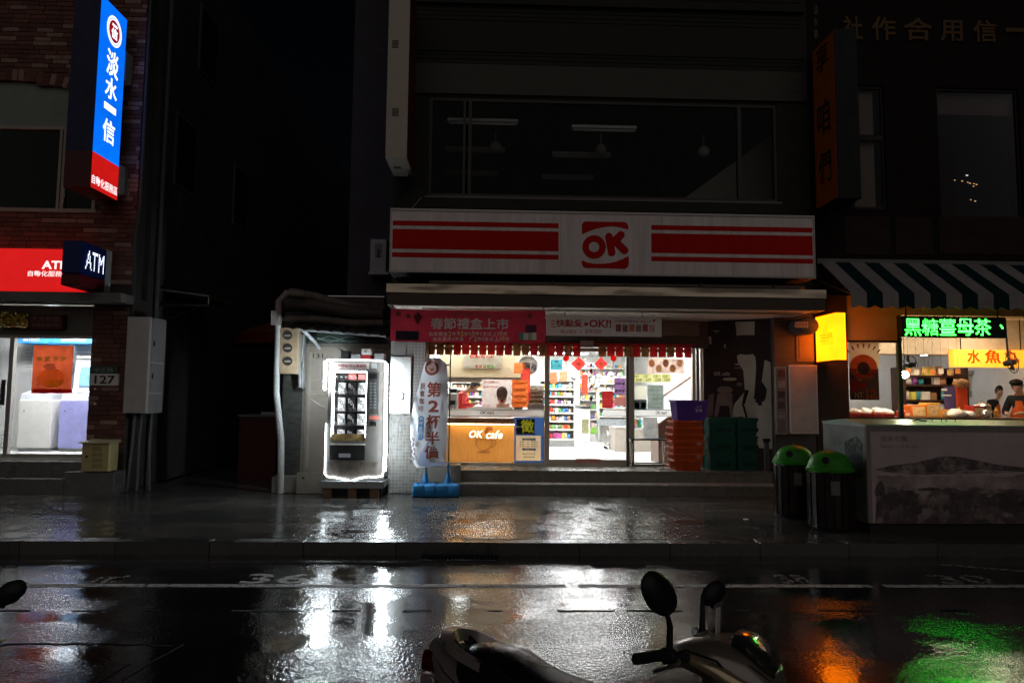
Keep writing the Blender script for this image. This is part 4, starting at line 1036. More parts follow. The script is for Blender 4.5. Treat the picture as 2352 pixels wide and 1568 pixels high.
t = thing('checkout_side_counter', 'low grey brown counter side behind the door mullion', 'counter', (b[0] + .3, 15.7, FLOOR)); bx(b[0], b[0] + .9, 15.4, 16.2, FLOOR, b[3]).build('body', mat('counter_greige', (.34, .3, .26), .5), t); bx(b[0] - .02, b[0] + .92, 15.38, 16.22, b[3], b[3] + .03).build('top', WHITE, t)
b = rect(1393, 978, 1412, 1027, 16.0)
t = thing('hand_trolley', 'small grey wire trolley on castors beside the low counter', 'trolley', ((b[0] + b[1]) / 2, 16.1, FLOOR))
for xx in (b[0], b[1]):
    for yy in (16.0, 16.25):
        MB().tube([(xx, yy, FLOOR + .06), (xx, yy, b[3] - .05)], .009, 6).build('post', STEEL, t); MB(Matrix.Translation((xx, yy, FLOOR + .03)) @ Matrix.Rotation(rad(90), 4, 'X')).lathe([(.03, -.012), (.03, .012)], n=12).build('castor', BLACK, t)
for zz in (FLOOR + .09, FLOOR + .3): bx(b[0], b[1], 16.0, 16.25, zz, zz + .015).build('tray', STEEL, t)
bx(b[0] + .03, b[1] - .03, 16.02, 16.2, FLOOR + .316, FLOOR + .42).build('basket', PAPER, t)
# white freezer in the aisle
A, B = at(1328, 930, 19).x, at(1350, 930, 19).x
t = thing('chest_freezer', 'white chest freezer along the aisle deep in the store', 'freezer', ((A + B) / 2, 19.5, FLOOR)); bx(A, B, 18.5, 21.5, FLOOR, 1.42, .02).build('body', WHITE, t); bx(A - .01, B + .01, 18.48, 21.52, 1.42, 1.47).build('lid', DARK, t)
# coffee machine at the counter's left end and till
b = rect(1030, 893, 1052, 938, 13.2)
t = thing('coffee_machine', 'grey coffee machine on the counter behind the flag banner', 'coffee machine', ((b[0] + b[1]) / 2, 13.1, b[2])); bx(b[0], b[1], 12.95, 13.3, b[2] - .03, b[3] - .08, .01).build('body', mat('machine_grey', (.32, .33, .33), .35), t); bx(b[0] + .02, b[1] - .02, 12.97, 13.28, b[3] - .08, b[3]).build('bean_hopper', BLACK, t); bx(b[0] + .04, b[1] - .04, 12.93, 12.949, b[2] + .08, b[2] + .16).build('panel', BLACK, t)
b = rect(1180, 918, 1200, 940, 13.1); t = thing('cash_register', 'dark cash register on the counter under the orange poster', 'cash register', ((b[0] + b[1]) / 2, 13.0, b[2])); bx(b[0], b[1], 12.9, 13.2, b[2] - .06, b[3] - .04, .01).build('body', mat('till_brown', (.12, .1, .09), .4), t); MB().prismx([(12.9, b[3] - .04), (13.05, b[3] - .04), (13.12, b[3] + .1), (13.08, b[3] + .11)], b[0] + .02, b[1] - .02).build('screen', BLACK, t)

# ================================================================== THINGS IN FRONT OF THE STORE
# --- folding stand
YT = 11.75
A, B = at(1450, 1010, YT).x, at(1533, 1010, YT).x; ztab = at(1490, 1009, YT).z
t = thing('folding_stand', 'black slatted folding stand with chrome crossed legs in front of the right window', 'stand', ((A + B) / 2, YT, FLOOR))
CHR = mat('chrome_tube', (.6, .6, .58), .18, 1., var=.02)
for i in range(6): bx(A, B, YT + i * .06, YT + i * .06 + .045, ztab - .018, ztab, .004).build('slat', BLACK, t)
for xx in (A + .03, B - .03):
    MB().tube([(xx - .04, YT + .02, FLOOR), (xx + .02, YT + .16, (FLOOR + ztab) / 2), (xx + .05, YT + .3, ztab - .02)], .01, 7).build('leg', CHR, t, sm=1)
    MB().tube([(xx + .04, YT + .32, FLOOR), (xx, YT + .16, (FLOOR + ztab) / 2), (xx - .05, YT + .02, ztab - .02)], .01, 7).build('leg', CHR, t, sm=1)
bx(A + .02, B - .02, YT + .0, YT + .03, FLOOR + .06, FLOOR + .08).build('foot_bar', BLACK, t); bx(A + .02, B - .02, YT + .3, YT + .33, FLOOR + .06, FLOOR + .08).build('foot_bar', BLACK, t)
# --- crates
def crate_mesh(par, x0, x1, y0, y1, z0, z1, m_, taper=.03, ribs=8):
    tp = taper
    mb = MB(); e = .012
    def ring(z, ins): return [(x0 + ins, y0 + ins, z), (x1 - ins, y0 + ins, z), (x1 - ins, y1 - ins, z), (x0 + ins, y1 - ins, z)]
    vs = ring(z0, tp) + ring(z1, 0) + ring(z1, e) + ring(z0 + .02, tp + e)
    fs = [(0, 3, 2, 1)] + [(i, (i + 1) % 4, 4 + (i + 1) % 4, 4 + i) for i in range(4)] + [(4 + i, 4 + (i + 1) % 4, 8 + (i + 1) % 4, 8 + i) for i in range(4)] + [(8 + i, 8 + (i + 1) % 4, 12 + (i + 1) % 4, 12 + i) for i in range(4)] + [(12, 13, 14, 15)]
    mb.add(vs, fs); mb.build('crate_body', m_, par)
    rm = MB(); rm.box(x0 - .012, x1 + .012, y0 - .012, y0 - .001, z1 - .03, z1); rm.box(x0 - .012, x1 + .012, y1 + .001, y1 + .012, z1 - .03, z1)
    rm.box(x0 - .012, x0 - .001, y0, y1, z1 - .03, z1); rm.box(x1 + .001, x1 + .012, y0, y1, z1 - .03, z1); rm.build('rim', m_, par)
    rb = MB(); h = z1 - z0
    for i in range(ribs):
        x = x0 + tp + .01 + (x1 - x0 - 2 * tp - .02) * i / (ribs - 1)
        rb.add([(x - .006, y0 + tp - .008, z0 + .01), (x + .006, y0 + tp - .008, z0 + .01), (x + .006, y0 - .006, z1 - .035), (x - .006, y0 - .006, z1 - .035), (x - .006, y0 + tp + .004, z0 + .01), (x + .006, y0 + tp + .004, z0 + .01), (x + .006, y0 + .004, z1 - .035), (x - .006, y0 + .004, z1 - .035)], [(0, 1, 2, 3), (0, 4, 5, 1), (1, 5, 6, 2), (3, 2, 6, 7), (0, 3, 7, 4)])
        y = y0 + tp + .01 + (y1 - y0 - 2 * tp - .02) * i / (ribs - 1)
        rb.add([(x0 + tp - .008, y - .006, z0 + .01), (x0 + tp - .008, y + .006, z0 + .01), (x0 - .006, y + .006, z1 - .035), (x0 - .006, y - .006, z1 - .035), (x0 + tp + .004, y - .006, z0 + .01), (x0 + tp + .004, y + .006, z0 + .01), (x0 + .004, y + .006, z1 - .035), (x0 + .004, y - .006, z1 - .035)], [(0, 3, 2, 1), (0, 1, 5, 4), (1, 2, 6, 5), (3, 7, 6, 2), (0, 4, 7, 3)])
    rb.build('rib', m_, par)
ORG = mat('crate_orange', (.5, .075, .012), .45, var=.12); PUR = mat('crate_purple', (.11, .045, .3), .4, var=.12); GRN = mat('crate_green', (.008, .075, .055), .45, var=.15)
YC = 11.5
A, B = at(1549, 1000, YC).x, at(1612, 1000, YC).x
zt_c = at(1580, 966, YC).z; nC = 7; stepz = (zt_c - FLOOR - .18) / (nC - 1)
for i in range(nC):
    w = .035 * math.sin(math.pi * i / (nC - 1) * 1.) 
    z0 = FLOOR + i * stepz
    t = thing('orange_crate', ('bottom' if i == 0 else 'top' if i == nC - 1 else 'middle') + (' orange plastic crate of the nested stack beside the right window'), 'crate', ((A + B) / 2, YC + .2, z0), None if i in (0, nC - 1) else 'middle crates of the orange stack')
    crate_mesh(t, A - w, B + w, YC - w, YC + .42, z0 + .001, z0 + .18, ORG, .028)
    if i in (1, 3): c_ = rect(1602, 970 + i * 8, 1614, 980 + i * 8, YC - .05); bx(B - .1, B - .03, YC - w - .016, YC - w - .0125, z0 + .1, z0 + .16).build('label', mat('crate_label', (.4, .2, .18), .5), t)
A2, B2 = at(1552, 940, YC).x, at(1626, 940, YC).x
t = thing('purple_crate', 'purple plastic crate with white characters on top of the orange stack', 'crate', ((A2 + B2) / 2, YC + .2, zt_c))
zpt = at(1580, 919, YC).z
crate_mesh(t, A2, B2, YC - .02, YC + .4, zt_c + .004, zpt, PUR, .04, 10)
for i, ch in enumerate('北海牧場'):
    q = rect(1598 + 8 * (i % 2), 931 + 8 * (i // 2), 1605 + 8 * (i % 2), 938 + 8 * (i // 2), YC - .03); text(MB(), ch, (q[0], YC - .012, q[2]), (1, 0, 0), (0, -.05, 1), q[1] - q[0], q[3] - q[2], .02).build('lettering', mat('crate_white', (.6, .55, .7), .5), t)
YC2 = 11.6
for k, (xa, xb) in enumerate(((1631, 1691), (1693, 1755))):
    A, B = at(xa, 1000, YC2).x, at(xb, 1000, YC2).x
    zz = at(1690, 962, YC2).z; h = (zz - FLOOR) / 3
    for i in range(3):
        t = thing('green_crate', '%s dark green lidded crate of the stack %s' % (('bottom', 'middle', 'top')[i], ('touching the orange crates', 'farther from the orange crates')[k]), 'crate', ((A + B) / 2, YC2 + .2, FLOOR + i * h))
        crate_mesh(t, A, B, YC2, YC2 + .4, FLOOR + i * h + .001, FLOOR + (i + 1) * h - .002, GRN, .014, 5)
        bx(A + .08, B - .08, YC2 - .012, YC2 - .004, FLOOR + i * h + .08, FLOOR + i * h + .14).build('handle', mat('crate_green_dark', (.004, .04, .03), .5), t)
        if i == 2: bx(A - .014, B + .014, YC2 - .014, YC2 + .414, zz - .001, zz + .02, .006).build('lid', GRN, t)
# grey utility box right of the crates
A, B = at(1757, 1040, 11.5).x, at(1786, 1040, 11.5).x; z_ = at(1770, 1015, 11.5).z
t = thing('grey_floor_box', 'small grey box standing against the dark pillar beside the green crates', 'box', ((A + B) / 2, 11.6, FLOOR)); bx(A, B, 11.5, 11.8, FLOOR, z_, .01).build('body', mat('box_dkgrey', (.09, .085, .085), .6), t); bx(A - .01, B + .01, 11.49, 11.81, z_, z_ + .06).build('lid', BLACK, t)

# --- flag banner on two blue water bases
YFL = 10.95
BLU = mat('base_blue', (.02, .16, .38), .45, var=.15, bump=.1, bscale=10)
t = thing('flag_banner', 'white advertising flag banner with brown lettering on two blue water bases', 'flag banner', (at(1000, 1140, YFL).x, YFL, .15))
left = [(822, 985), (835, 975), (860, 968), (880, 963), (905, 956), (930, 949), (955, 944), (985, 942), (1010, 943), (1030, 946), (1050, 946), (1066, 950), (1073, 957)]
right = [(822, 1010), (835, 1025), (860, 1028), (880, 1029), (905, 1029), (930, 1028), (955, 1028), (985, 1027), (1010, 1027), (1030, 1026), (1050, 1025), (1066, 1025), (1073, 1025)]
FLL = at(968, 950, YFL).x
def ffn(x, z): return YFL + .03 * noise.noise(Vector((x * 3, z * 1.4, 1))) + .004 * noise.noise(Vector((x * 10, z * 4, 3))) + .012 * math.sin(x * 46 + z * 9 + 2 * noise.noise(Vector((x * 3, z * 3, 7)))) * max(0., min(1., max((FLL - x) / .16, (.62 - z) / .14, (z - 2.15) / .1)))
def interp(tb, y):
    for (ya, xa), (yb, xb) in zip(tb, tb[1:]):
        if y <= yb: f = (y - ya) / (yb - ya); return xa + (xb - xa) * f
    return tb[-1][1]
mb = MB(); n, m_ = 18, 50; vs = []; fs = []
for j in range(m_ + 1):
    y = 822 + (1073 - 822) * j / m_; l_, r_ = interp(left, y), interp(right, y)
    for i in range(n + 1):
        p_ = at(l_ + (r_ - l_) * i / n, y, YFL); vs.append((p_.x, ffn(p_.x, p_.z), p_.z))
for j in range(m_):
    for i in range(n): q = j * (n + 1) + i; fs.append((q, q + 1, q + n + 2, q + n + 1))
mb.add(vs, fs); mb.smooth = True
mb.build('cloth', mat('flag_cloth', (.66, .67, .7), .7, var=.05), t)
BRN = mat('flag_brown', (.24, .06, .04), .6)
def ft(s_, x0, y0, x1, y1, m2, b_=.035): drape(textp(MB(), s_, x0, y0, x1, y1, YFL, b_), ffn, .026).build('lettering', m2, t)
for s_, x0, y0, x1, y1 in (('第', 981, 878, 1012, 912), ('2', 984, 919, 1008, 946), ('杯', 979, 953, 1010, 983), ('半', 978, 991, 1009, 1020), ('價', 975, 1023, 1008, 1052)): ft(s_, x0, y0, x1, y1, BRN)
for i, s_ in enumerate('現煮咖啡'): ft(s_, 966 - i * 1.4, 880 + i * 17, 977 - i * 1.4, 894 + i * 17, BRN, .02)
pill = MB(); pp = []
for k in range(13): a_ = math.pi * k / 12; pp.append((968 + 6.5 * math.cos(a_), 961 - 6.5 * math.sin(a_)))
for k in range(13): a_ = math.pi + math.pi * k / 12; pp.append((966.5 + 6.5 * math.cos(a_), 1004 - 6.5 * math.sin(a_)))
pill.add([at(x, y, YFL) for x, y in pp], [tuple(range(26))]); drape(pill, ffn, .022).build('blue_pill', mat('flag_blue', (.05, .22, .5), .6), t)
for i, s_ in enumerate('大杯全品項'): ft(s_, 962.5 - i * .3, 956.5 + i * 10.5, 972.5 - i * .3, 965.5 + i * 10.5, PAPER, .02)
sw_ = MB().add([at(x_, y_, YFL) for x_, y_ in ((958, 1062), (966, 1040), (980, 1018), (990, 1004), (994, 1004), (984, 1022), (978, 1045), (990, 1062), (1022, 1060), (1022, 1068), (985, 1071), (965, 1070))], [tuple(range(12))]); drape(sw_, ffn, .02).build('printed_swoosh', mat('flag_paleblue', (.36, .42, .6), .6), t)
for k in range(14):
    x_, y_ = 946 + 4 * math.sin(k * 2.3) + 2, 1006 + k * 4; q = at(x_, y_, YFL); dk = MB().add([(q.x + .016 * math.cos(i * .785), 0, q.z + .02 * math.sin(i * .785)) for i in range(8)], [tuple(range(8))]); drape(dk, ffn, .022 + .0004 * k).build('printed_bean', mat('flag_bean', (.12, .08, .09), .6, var=.4, scale=30), t)
N = 24; rg = MB()
for i in range(N):
    a0_, a1_ = 2 * math.pi * i / N, 2 * math.pi * (i + 1) / N
    rg.add([at(992 + r_ * .95 * math.cos(a_), 845 + r_ * math.sin(a_), YFL) for r_, a_ in ((11, a0_), (17, a0_), (17, a1_), (11, a1_))], [(0, 1, 2, 3)])
drape(rg, ffn, .02).build('logo_ring', BRN, t)
dk = MB().add([at(992 + 10 * math.cos(k * .785), 845 + 11 * math.sin(k * .785), YFL) for k in range(8)], [tuple(range(8))]); drape(dk, ffn, .02).build('logo_disc', mat('flag_brown_pale', (.42, .3, .27), .6), t)
ft('OK coffee', 980, 829, 1004, 834, PAPER, .0); ft('6', 988, 838, 997, 852, BRN, .03)
for (xa, ya, xb, yb, s_) in ((985, 818, 977, 1125, 1), (1035, 815, 1029, 1125, 0)):
    p_, q = at(xa, ya, YFL + .06), at(xb, yb, YFL + .06)
    MB().tube([p_, p_.lerp(q, .8)], .011, 7).build('pole', mat('pole_dark', (.03, .06, .065), .4), t, sm=1)
    MB().tube([p_.lerp(q, .8), q], .016, 8).build('pole_sleeve', BLU, t, sm=1)
    MB().lathe([(.05, 0), (.055, .1), (.042, .13), (.03, .2)], (q.x, YFL + .06, .15 + .16), 12).build('socket', BLU, t, sm=1)
    c_ = q.x
    mb = MB(); secs = [(c_ - .19, YFL + .04, .15 + .09, .14, .08, 5), (c_ - .175, YFL + .04, .15 + .1, .17, .1, 5), (c_ - .02, YFL + .04, .15 + .105, .18, .105, 5), (c_ + .0, YFL + .04, .15 + .1, .172, .1, 5), (c_ + .02, YFL + .04, .15 + .105, .18, .105, 5), (c_ + .16, YFL + .04, .15 + .1, .17, .1, 5), (c_ + .178, YFL + .04, .15 + .09, .14, .08, 5)]
    mb.loft(secs, 20); mb.build('water_base', BLU, t)
    MB().lathe([(.025, 0), (.025, .02)], (c_ - .11, YFL - .03, .15 + .2), 10).build('filler_cap', BLU, t)
for yy in (838, 890, 935, 1005, 1062):
    p_ = at(1030, yy, YFL + .03); bx(p_.x - .05, p_.x + .03, YFL + .01, YFL + .075, p_.z - .012, p_.z + .012).build('clip', mat('clip_grey', (.4, .42, .44), .5), t)
# stainless cabinet on the pillar
b = rect(895, 818, 944, 950, YFAC - .06)
t = thing('stainless_cabinet', 'brushed stainless meter cabinet on the grey tiled pillar', 'cabinet', ((b[0] + b[1]) / 2, YFAC, b[2]))
bx(b[0], b[1], YFAC - .06, YFAC - .002, b[2], b[3], .006).build('door_panel', mat('stainless', (.52, .52, .51), .35, 1., var=.12, stretch=(1, 1, .2)), t)
c_ = rect(914, 902, 929, 917, YFAC - .065); bx(c_[0], c_[1], YFAC - .068, YFAC - .061, c_[2], c_[3]).build('reading_window', BLACK, t); bx(c_[0] + .02, c_[1] - .02, YFAC - .07, YFAC - .0685, c_[2] + .02, c_[3] - .02).build('reading_glass', STEEL, t)
for yy in (850, 890, 935): c_ = rect(897, yy, 900, yy + 10, YFAC - .062); bx(c_[0], c_[1], YFAC - .07, YFAC - .061, c_[2], c_[3]).build('hinge', STEEL, t)
b = rect(905, 785, 933, 815, YFAC - .02); tag(bx(b[0], b[1], YFAC - .03, YFAC - .006, b[2], b[3]).build('wall_plate', mat('plate_grey', (.14, .13, .125), .4)), 'grey tiled access plate above the stainless cabinet', 'wall plate')
# ================================================================== BANK WITH THE CASH MACHINE LOBBY (left)
YB0 = 11.4
bxr = at(292, 900, YB0).x
bk = thing('bank_building', 'brick faced bank branch with a white lit cash machine lobby', 'building', (-7.2, YB0, .15))
MORT = mat('mortar_dark', (.05, .042, .038), .85)
BRK = [mat('brick_red_a', (.17, .075, .054), .75, var=.2, scale=14, bump=.3, bscale=60), mat('brick_red_b', (.125, .052, .04), .75, var=.2, scale=14, bump=.3), mat('brick_pale', (.28, .18, .14), .75, var=.2, scale=14, bump=.3), mat('brick_brown', (.12, .06, .045), .8, var=.2, scale=14, bump=.3)]
bxl = -11.5
# wall pieces around the upper window; the lobby opening is below
Wb = rect(-40, 226, 222, 480, YB0)
zc = at(100, 680, YB0).z
pxl = at(205, 900, YB0).x
bx(Wb[1], bxr, YB0, YB0 + .3, zc, 10.5).build('wall', MORT, bk)
bx(bxl, Wb[1], YB0, YB0 + .3, Wb[3] + .3, 10.5).build('wall', MORT, bk)
bx(bxl, Wb[1], YB0, YB0 + .3, zc, Wb[2]).build('wall', MORT, bk)
bx(pxl, bxr, YB0, YB0 + .5, .15, zc).build('corner_pier', MORT, bk)
unit = {}
def brick_at(x0, x1, z0, z1, Y, m_, d=.012):
    k = m_.name
    if k not in unit: unit[k] = MB().box(-.5, .5, -.5, .5, -.5, .5).mesh('brick', m_, Vector())
    o = bpy.data.objects.new('brick', unit[k]); COL.objects.link(o); o.parent = bk
    o.location = Vector(((x0 + x1) / 2, Y - d / 2 + .004, (z0 + z1) / 2)) - WORLD[bk.name]; o.scale = (x1 - x0, d + .008 + random.uniform(0, .006), z1 - z0)
bl, bh, jt = .285, .078, .011
cells = []
xv = at(0, 300, YB0).x - .15
def course(X0, X1, Z0, Z1, Y, test=None):
    j = 0; z = Z0
    while z + bh * .6 < Z1:
        x = X0 - (random.uniform(.02, .26))
        while x < X1:
            a_, b_ = max(x, X0), min(x + bl - jt, X1)
            if b_ - a_ > .03 and (test is None or test((a_ + b_) / 2, z + bh / 2)): cells.append((a_, b_, z, min(z + bh - jt, Z1), Y))
            x += bl
        z += bh; j += 1
zarc = Wb[3]
def clear(x, z):
    if Wb[2] - .02 < z < Wb[3] + .34 and x < Wb[1] + .02:
        top = Wb[3] - .1 + .4 * (1 - ((x - (Wb[0] + .3)) / (Wb[1] - Wb[0])) ** 2)
        return z > top
    return True
course(xv, bxr, zc + .22, 8.75, YB0, clear)
course(pxl, bxr, .75, zc - .02, YB0)
cells.sort(key=lambda c: -((c[1] - c[0]) if True else 0) if False else abs(c[2] - 3))
restb = MB()
for i, (a_, b_, z0, z1, Y) in enumerate(cells):
    r = random.random(); m_ = BRK[2] if r < .2 else BRK[0] if r < .55 else BRK[1] if r < .85 else BRK[3]
    if i < 300: brick_at(a_, b_, z0, z1, Y, m_)
    else: restb.box(a_, b_, Y - .012 - random.uniform(0, .006), Y + .002, z0, z1)
if restb.v:
    ob_ = struct(restb.build('brick', BRK[0], bk), 'stuff')
    for m_ in BRK[1:]: ob_.data.materials.append(m_)
    for i in range(0, len(ob_.data.polygons), 6):
        r = random.random(); k_ = 2 if r < .2 else 0 if r < .55 else 1 if r < .85 else 3
        for j in range(i, i + 6): ob_.data.polygons[j].material_index = k_
# arch over the window: pale panel with a ring of bricks on edge
n = 12; ap = []; 
def arch(u): return Wb[3] - .1 + .4 * (1 - u * u)
for i in range(n + 1): u = i / n; ap.append((Wb[0] + .3 + (Wb[1] - Wb[0]) * u - .3 * 0, arch(u)))
ap = [(x, z) for x, z in ap if x < Wb[1]]
MB().prism([(xv - .5, Wb[3] - .45), (Wb[1], Wb[3] - .45)] + [(Wb[1], arch(.8))] + ap[::-1][0:] + [(xv - .5, arch(0))], YB0 + .06, YB0 + .12).build('arch_panel', mat('panel_sage', (.22, .25, .22), .6), bk)
for i in range(18):
    u0, u1 = i / 18, (i + .82) / 18
    p_ = Vector((Wb[0] + .3 + (Wb[1] - Wb[0]) * u0, 0, arch(u0))); q = Vector((Wb[0] + .3 + (Wb[1] - Wb[0]) * u1, 0, arch(u1)))
    if q.x > Wb[1] + .1: break
    d_ = (q - p_).normalized(); nn = Vector((-d_.z, 0, d_.x)) * .19
    MB().prism([(p_.x, p_.z), (q.x, q.z), ((q + nn).x, (q + nn).z), ((p_ + nn).x, (p_ + nn).z)], YB0 - .018, YB0 + .05).build('arch_brick', random.choice(BRK), bk)
# upper window
FRB = mat('window_cream', (.34, .31, .25), .45)
b1 = rect(-40, 296, 133, 478, YB0); b2 = rect(150, 300, 218, 480, YB0)
wz0 = (b1[2] + b2[2]) / 2; wz1 = (b1[3] + b2[3]) / 2
wn = bx(b1[0] - .6, b2[1] + .06, YB0 - .02, YB0 + .1, wz0 - .06, wz0).build('window_frame', FRB, bk)
bx(b1[0] - .6, b2[1] + .06, YB0 - .01, YB0 + .1, wz1, wz1 + .06).build('window_bar', FRB, wn)
for xa, xb in ((134, 140), (143, 150), (216, 223)): c_ = rect(xa, 320, xb, 470, YB0); bx(c_[0], c_[1], YB0 - .015, YB0 + .09, wz0, wz1).build('window_bar', FRB, wn)
WGB = glass('bank_upper_glass', (.5, .55, .52), .25)
bx(b1[0] - .6, b1[1], YB0 + .03, YB0 + .036, wz0, wz1).build('pane', WGB, wn); bx(b2[0], b2[1], YB0 + .03, YB0 + .036, wz0, wz1).build('pane', WGB, wn)
bx(b1[0] - 2, Wb[1] + .3, 13.6, 13.7, wz0 - .5, wz1 + 1).build('room_wall', ROOM, bk)
bx(bxl, bxr - .3, YB0 + .3, 16.9, zc, zc + .15).build('floor_slab', MORT, bk)
# canopy slab over the lobby
b = rect(-40, 670, 278, 690, 10.95); bx(bxl, at(278, 680, 10.95).x, 10.95, YB0 - .02, b[2], b[3]).build('canopy_slab', mat('slab_grey', (.15, .145, .135), .7, var=.2), bk)
zh = at(100, 770, YB0 + .1).z
bx(bxl, pxl, YB0 + .06, YB0 + .3, zh, b[2] - .02).build('door_head', mat('door_head_grey', (.14, .135, .115), .6), bk)
# lobby shell
LX0, LX1, LY1 = bxl, pxl + .25, 16.8
FLB = at(100, 1050, YB0 + .15).z
LW = mat('lobby_white', (.8, .8, .79), .5, var=.03)
bx(LX0, LX1, YB0 + .06, LY1, FLB - .12, FLB).build('lobby_floor', mat('lobby_floor', (.6, .6, .58), .25), bk)
bx(LX0, LX1, YB0 + .31, LY1, 3.2, 3.25).build('lobby_ceiling', LW, bk); bx(LX0, LX1, 13.6, 13.65, FLB, 3.2).build('lobby_wall', LW, bk)
bx(LX1, LX1 + .05, YB0 + .51, 13.6, FLB, 3.2).build('lobby_wall', LW, bk)
for Y, X in ((11.95, -8.0), (11.95, -6.9), (12.8, -7.5)):
    t = thing('lobby_ceiling_light', 'lit square ceiling lamp in the cash machine lobby', 'lamp', (X, Y, 3.12), 'lit ceiling lamps in the bank lobby')
    bx(X - .42, X + .42, Y - .2, Y + .2, 3.15, 3.201).build('housing', WHITE, t); bx(X - .4, X + .4, Y - .18, Y + .18, 3.13, 3.149).build('diffuser', mat('lobby_tube', (.9, .9, .9), .5, em=(.97, 1, 1), es=60., var=0), t)
# lobby doors
zdt = zh
for xa, xb in ((18, 28),):
    c_ = rect(xa, 770, xb, 1045, YB0 + .1); fr = bx(c_[0], c_[1], YB0 + .07, YB0 + .15, FLB, zdt).build('door_frame', ALU, bk)
bx(LX0, pxl, YB0 + .08, YB0 + .14, FLB, FLB + .06).build('door_rail', ALU, fr); bx(LX0, pxl, YB0 + .08, YB0 + .14, zdt - .05, zdt).build('door_rail', ALU, fr)
bx(LX0, at(17, 900, YB0).x, YB0 + .1, YB0 + .108, FLB + .06, zdt - .05).build('pane', GLASS, fr); bx(at(29, 900, YB0).x, pxl - .02, YB0 + .1, YB0 + .108, FLB + .06, zdt - .05).build('pane', GLASS, fr)
c_ = rect(4, 872, 12, 930, YB0 + .06); bx(c_[0], c_[1], YB0 + .03, YB0 + .06, c_[2], c_[3]).build('door_handle', DARK, fr)
# steps of the bank
SB = wet('bank_step_wet', (.12, .115, .11), .2, .5, 3, .3, 60)
bs = thing('bank_steps', 'low grey steps below the bank lobby doors', 'steps', (-7.4, 11.2, .15))
bx(bxl, at(186, 1080, 11.2).x, 11.24, YB0 + .06, .1, FLB - .04).build('step', SB, bs); bx(bxl, at(150, 1100, 11.05).x, 11.0, 11.239, .1, .15 + (FLB - .15) * .45).build('step', SB, bs)
bx(at(150, 1100, 11.05).x + .003, at(262, 1100, 11.05).x, 11.02, 11.395, .1, at(220, 1083, 11.1).z).build('plinth_block', SB, bs)
# ATMs
def atm(x0, x1, yt, m_front, label):
    Y = 12.7; b = rect(x0, yt, x1, 1035, Y)
    t = thing('cash_machine', label, 'cash machine', ((b[0] + b[1]) / 2, Y + .3, FLB))
    zc_ = at(100, 918, Y).z
    bx(b[0], b[1], Y, Y + .7, FLB + .06, zc_, .01).build('lower_cabinet', m_front, t); bx(b[0] + .02, b[1] - .02, Y + .03, Y + .68, FLB, FLB + .059).build('plinth', mat('atm_plinth', (.3, .31, .3), .5), t)
    MB().prismx([(Y + .02, zc_ + .001), (Y + .68, zc_ + .001), (Y + .68, zc_ + .75), (Y + .4, zc_ + .75), (Y + .34, zc_ + .18), (Y + .04, zc_ + .1)], b[0] + .01, b[1] - .01).build('fascia', mat('atm_grey', (.5, .52, .55), .4), t)
    MB().prismx([(Y + .345, zc_ + .26), (Y + .4, zc_ + .62), (Y + .38, zc_ + .62), (Y + .325, zc_ + .26)], b[0] + .12, b[1] - .12).build('screen', mat('atm_screen', (.1, .2, .4), .3, em=(.2, .4, .8), es=.9, var=.3, scale=9), t)
    bx(b[0] + .15, b[1] - .15, Y + .08, Y + .2, zc_ + .11, zc_ + .135).build('keypad', mat('atm_keys', (.2, .21, .22), .4), t)
    bx(b[0] + .03, b[1] - .03, Y + .38, Y + .41, zc_ + .78, zc_ + .82).build('sign_rail', WHITE, t)
    q = at((x0 + x1) / 2 - 20, 955, Y); MB().ball((b[0] + .1, Y - .002, zc_ - .2), .012, 8, 5).build('lock', DARK, t)
    return t
atm(42, 118, 860, WHITE, 'white cash machine behind the bank glass door'); atm(136, 215, 860, mat('atm_lilac', (.3, .3, .58), .45), 'cash machine with a lilac front next to the brick pier')
# blue header signs over the machines
for xa, xb, s_ in ((32, 106, '補摺機'), (122, 212, '自動櫃員機')):
    b = rect(xa, 772, xb, 788, 12.9); t = thing('header_sign', ('blue header strip over the white cash machine' if xa < 100 else 'blue header strip over the lilac fronted cash machine'), 'sign', ((b[0] + b[1]) / 2, 12.9, b[2])); bx(b[0], b[1], 12.9, 13.6, b[2], b[3]).build('board', mat('header_blue', (.05, .28, .62), .5), t)
    textp(MB(), s_, xa + 20, 775, xb - 14, 784, 12.897, .02).build('lettering', PAPER, t)
b = rect(110, 800, 212, 858, 13.59); t = thing('notice_board', 'white notice board with grey text lines on the lobby rear wall', 'notice board', ((b[0] + b[1]) / 2, 13.58, b[2])); bx(b[0] - .5, b[1], 13.58, 13.6, b[2], b[3]).build('board', PAPER, t)
for k in range(7): c_ = rect(60, 803 + k * 8, 208, 804 + k * 8, 13.577); bx(c_[0], c_[1], 13.576, 13.579, c_[2], c_[3]).build('text_line', mat('line_grey', (.4, .4, .42), .6), t)
# poster on the bank glass
t, b = poster(75, 793, 166, 903, mat('poster_fortune', (.4, .06, .02), .5, var=.35, scale=5), 'red and gold New Year poster on the bank door glass', YB0 + .094)
YQ = YB0 + .094
pel(118, 868, 32, 22, mat('fortune_gold', (.95, .6, .2), .5, var=.3, scale=12), t, Y=YQ); pel(125, 880, 18, 9, mat('fortune_yellow', (.9, .8, .1), .5), t, Y=YQ, d=.005); pel(114, 842, 14, 8, mat('fortune_white', (.6, .52, .42), .5), t, Y=YQ, d=.006)
for i, s_ in enumerate('恭喜發財'): textp(MB(), s_, 84 + i * 18, 818, 98 + i * 18, 830, YQ - .008, .02).build('lettering', mat('fortune_yellow'), t)
pr(75, 893, 166, 903, mat('fortune_red', (.4, .03, .03), .5), t, Y=YQ)
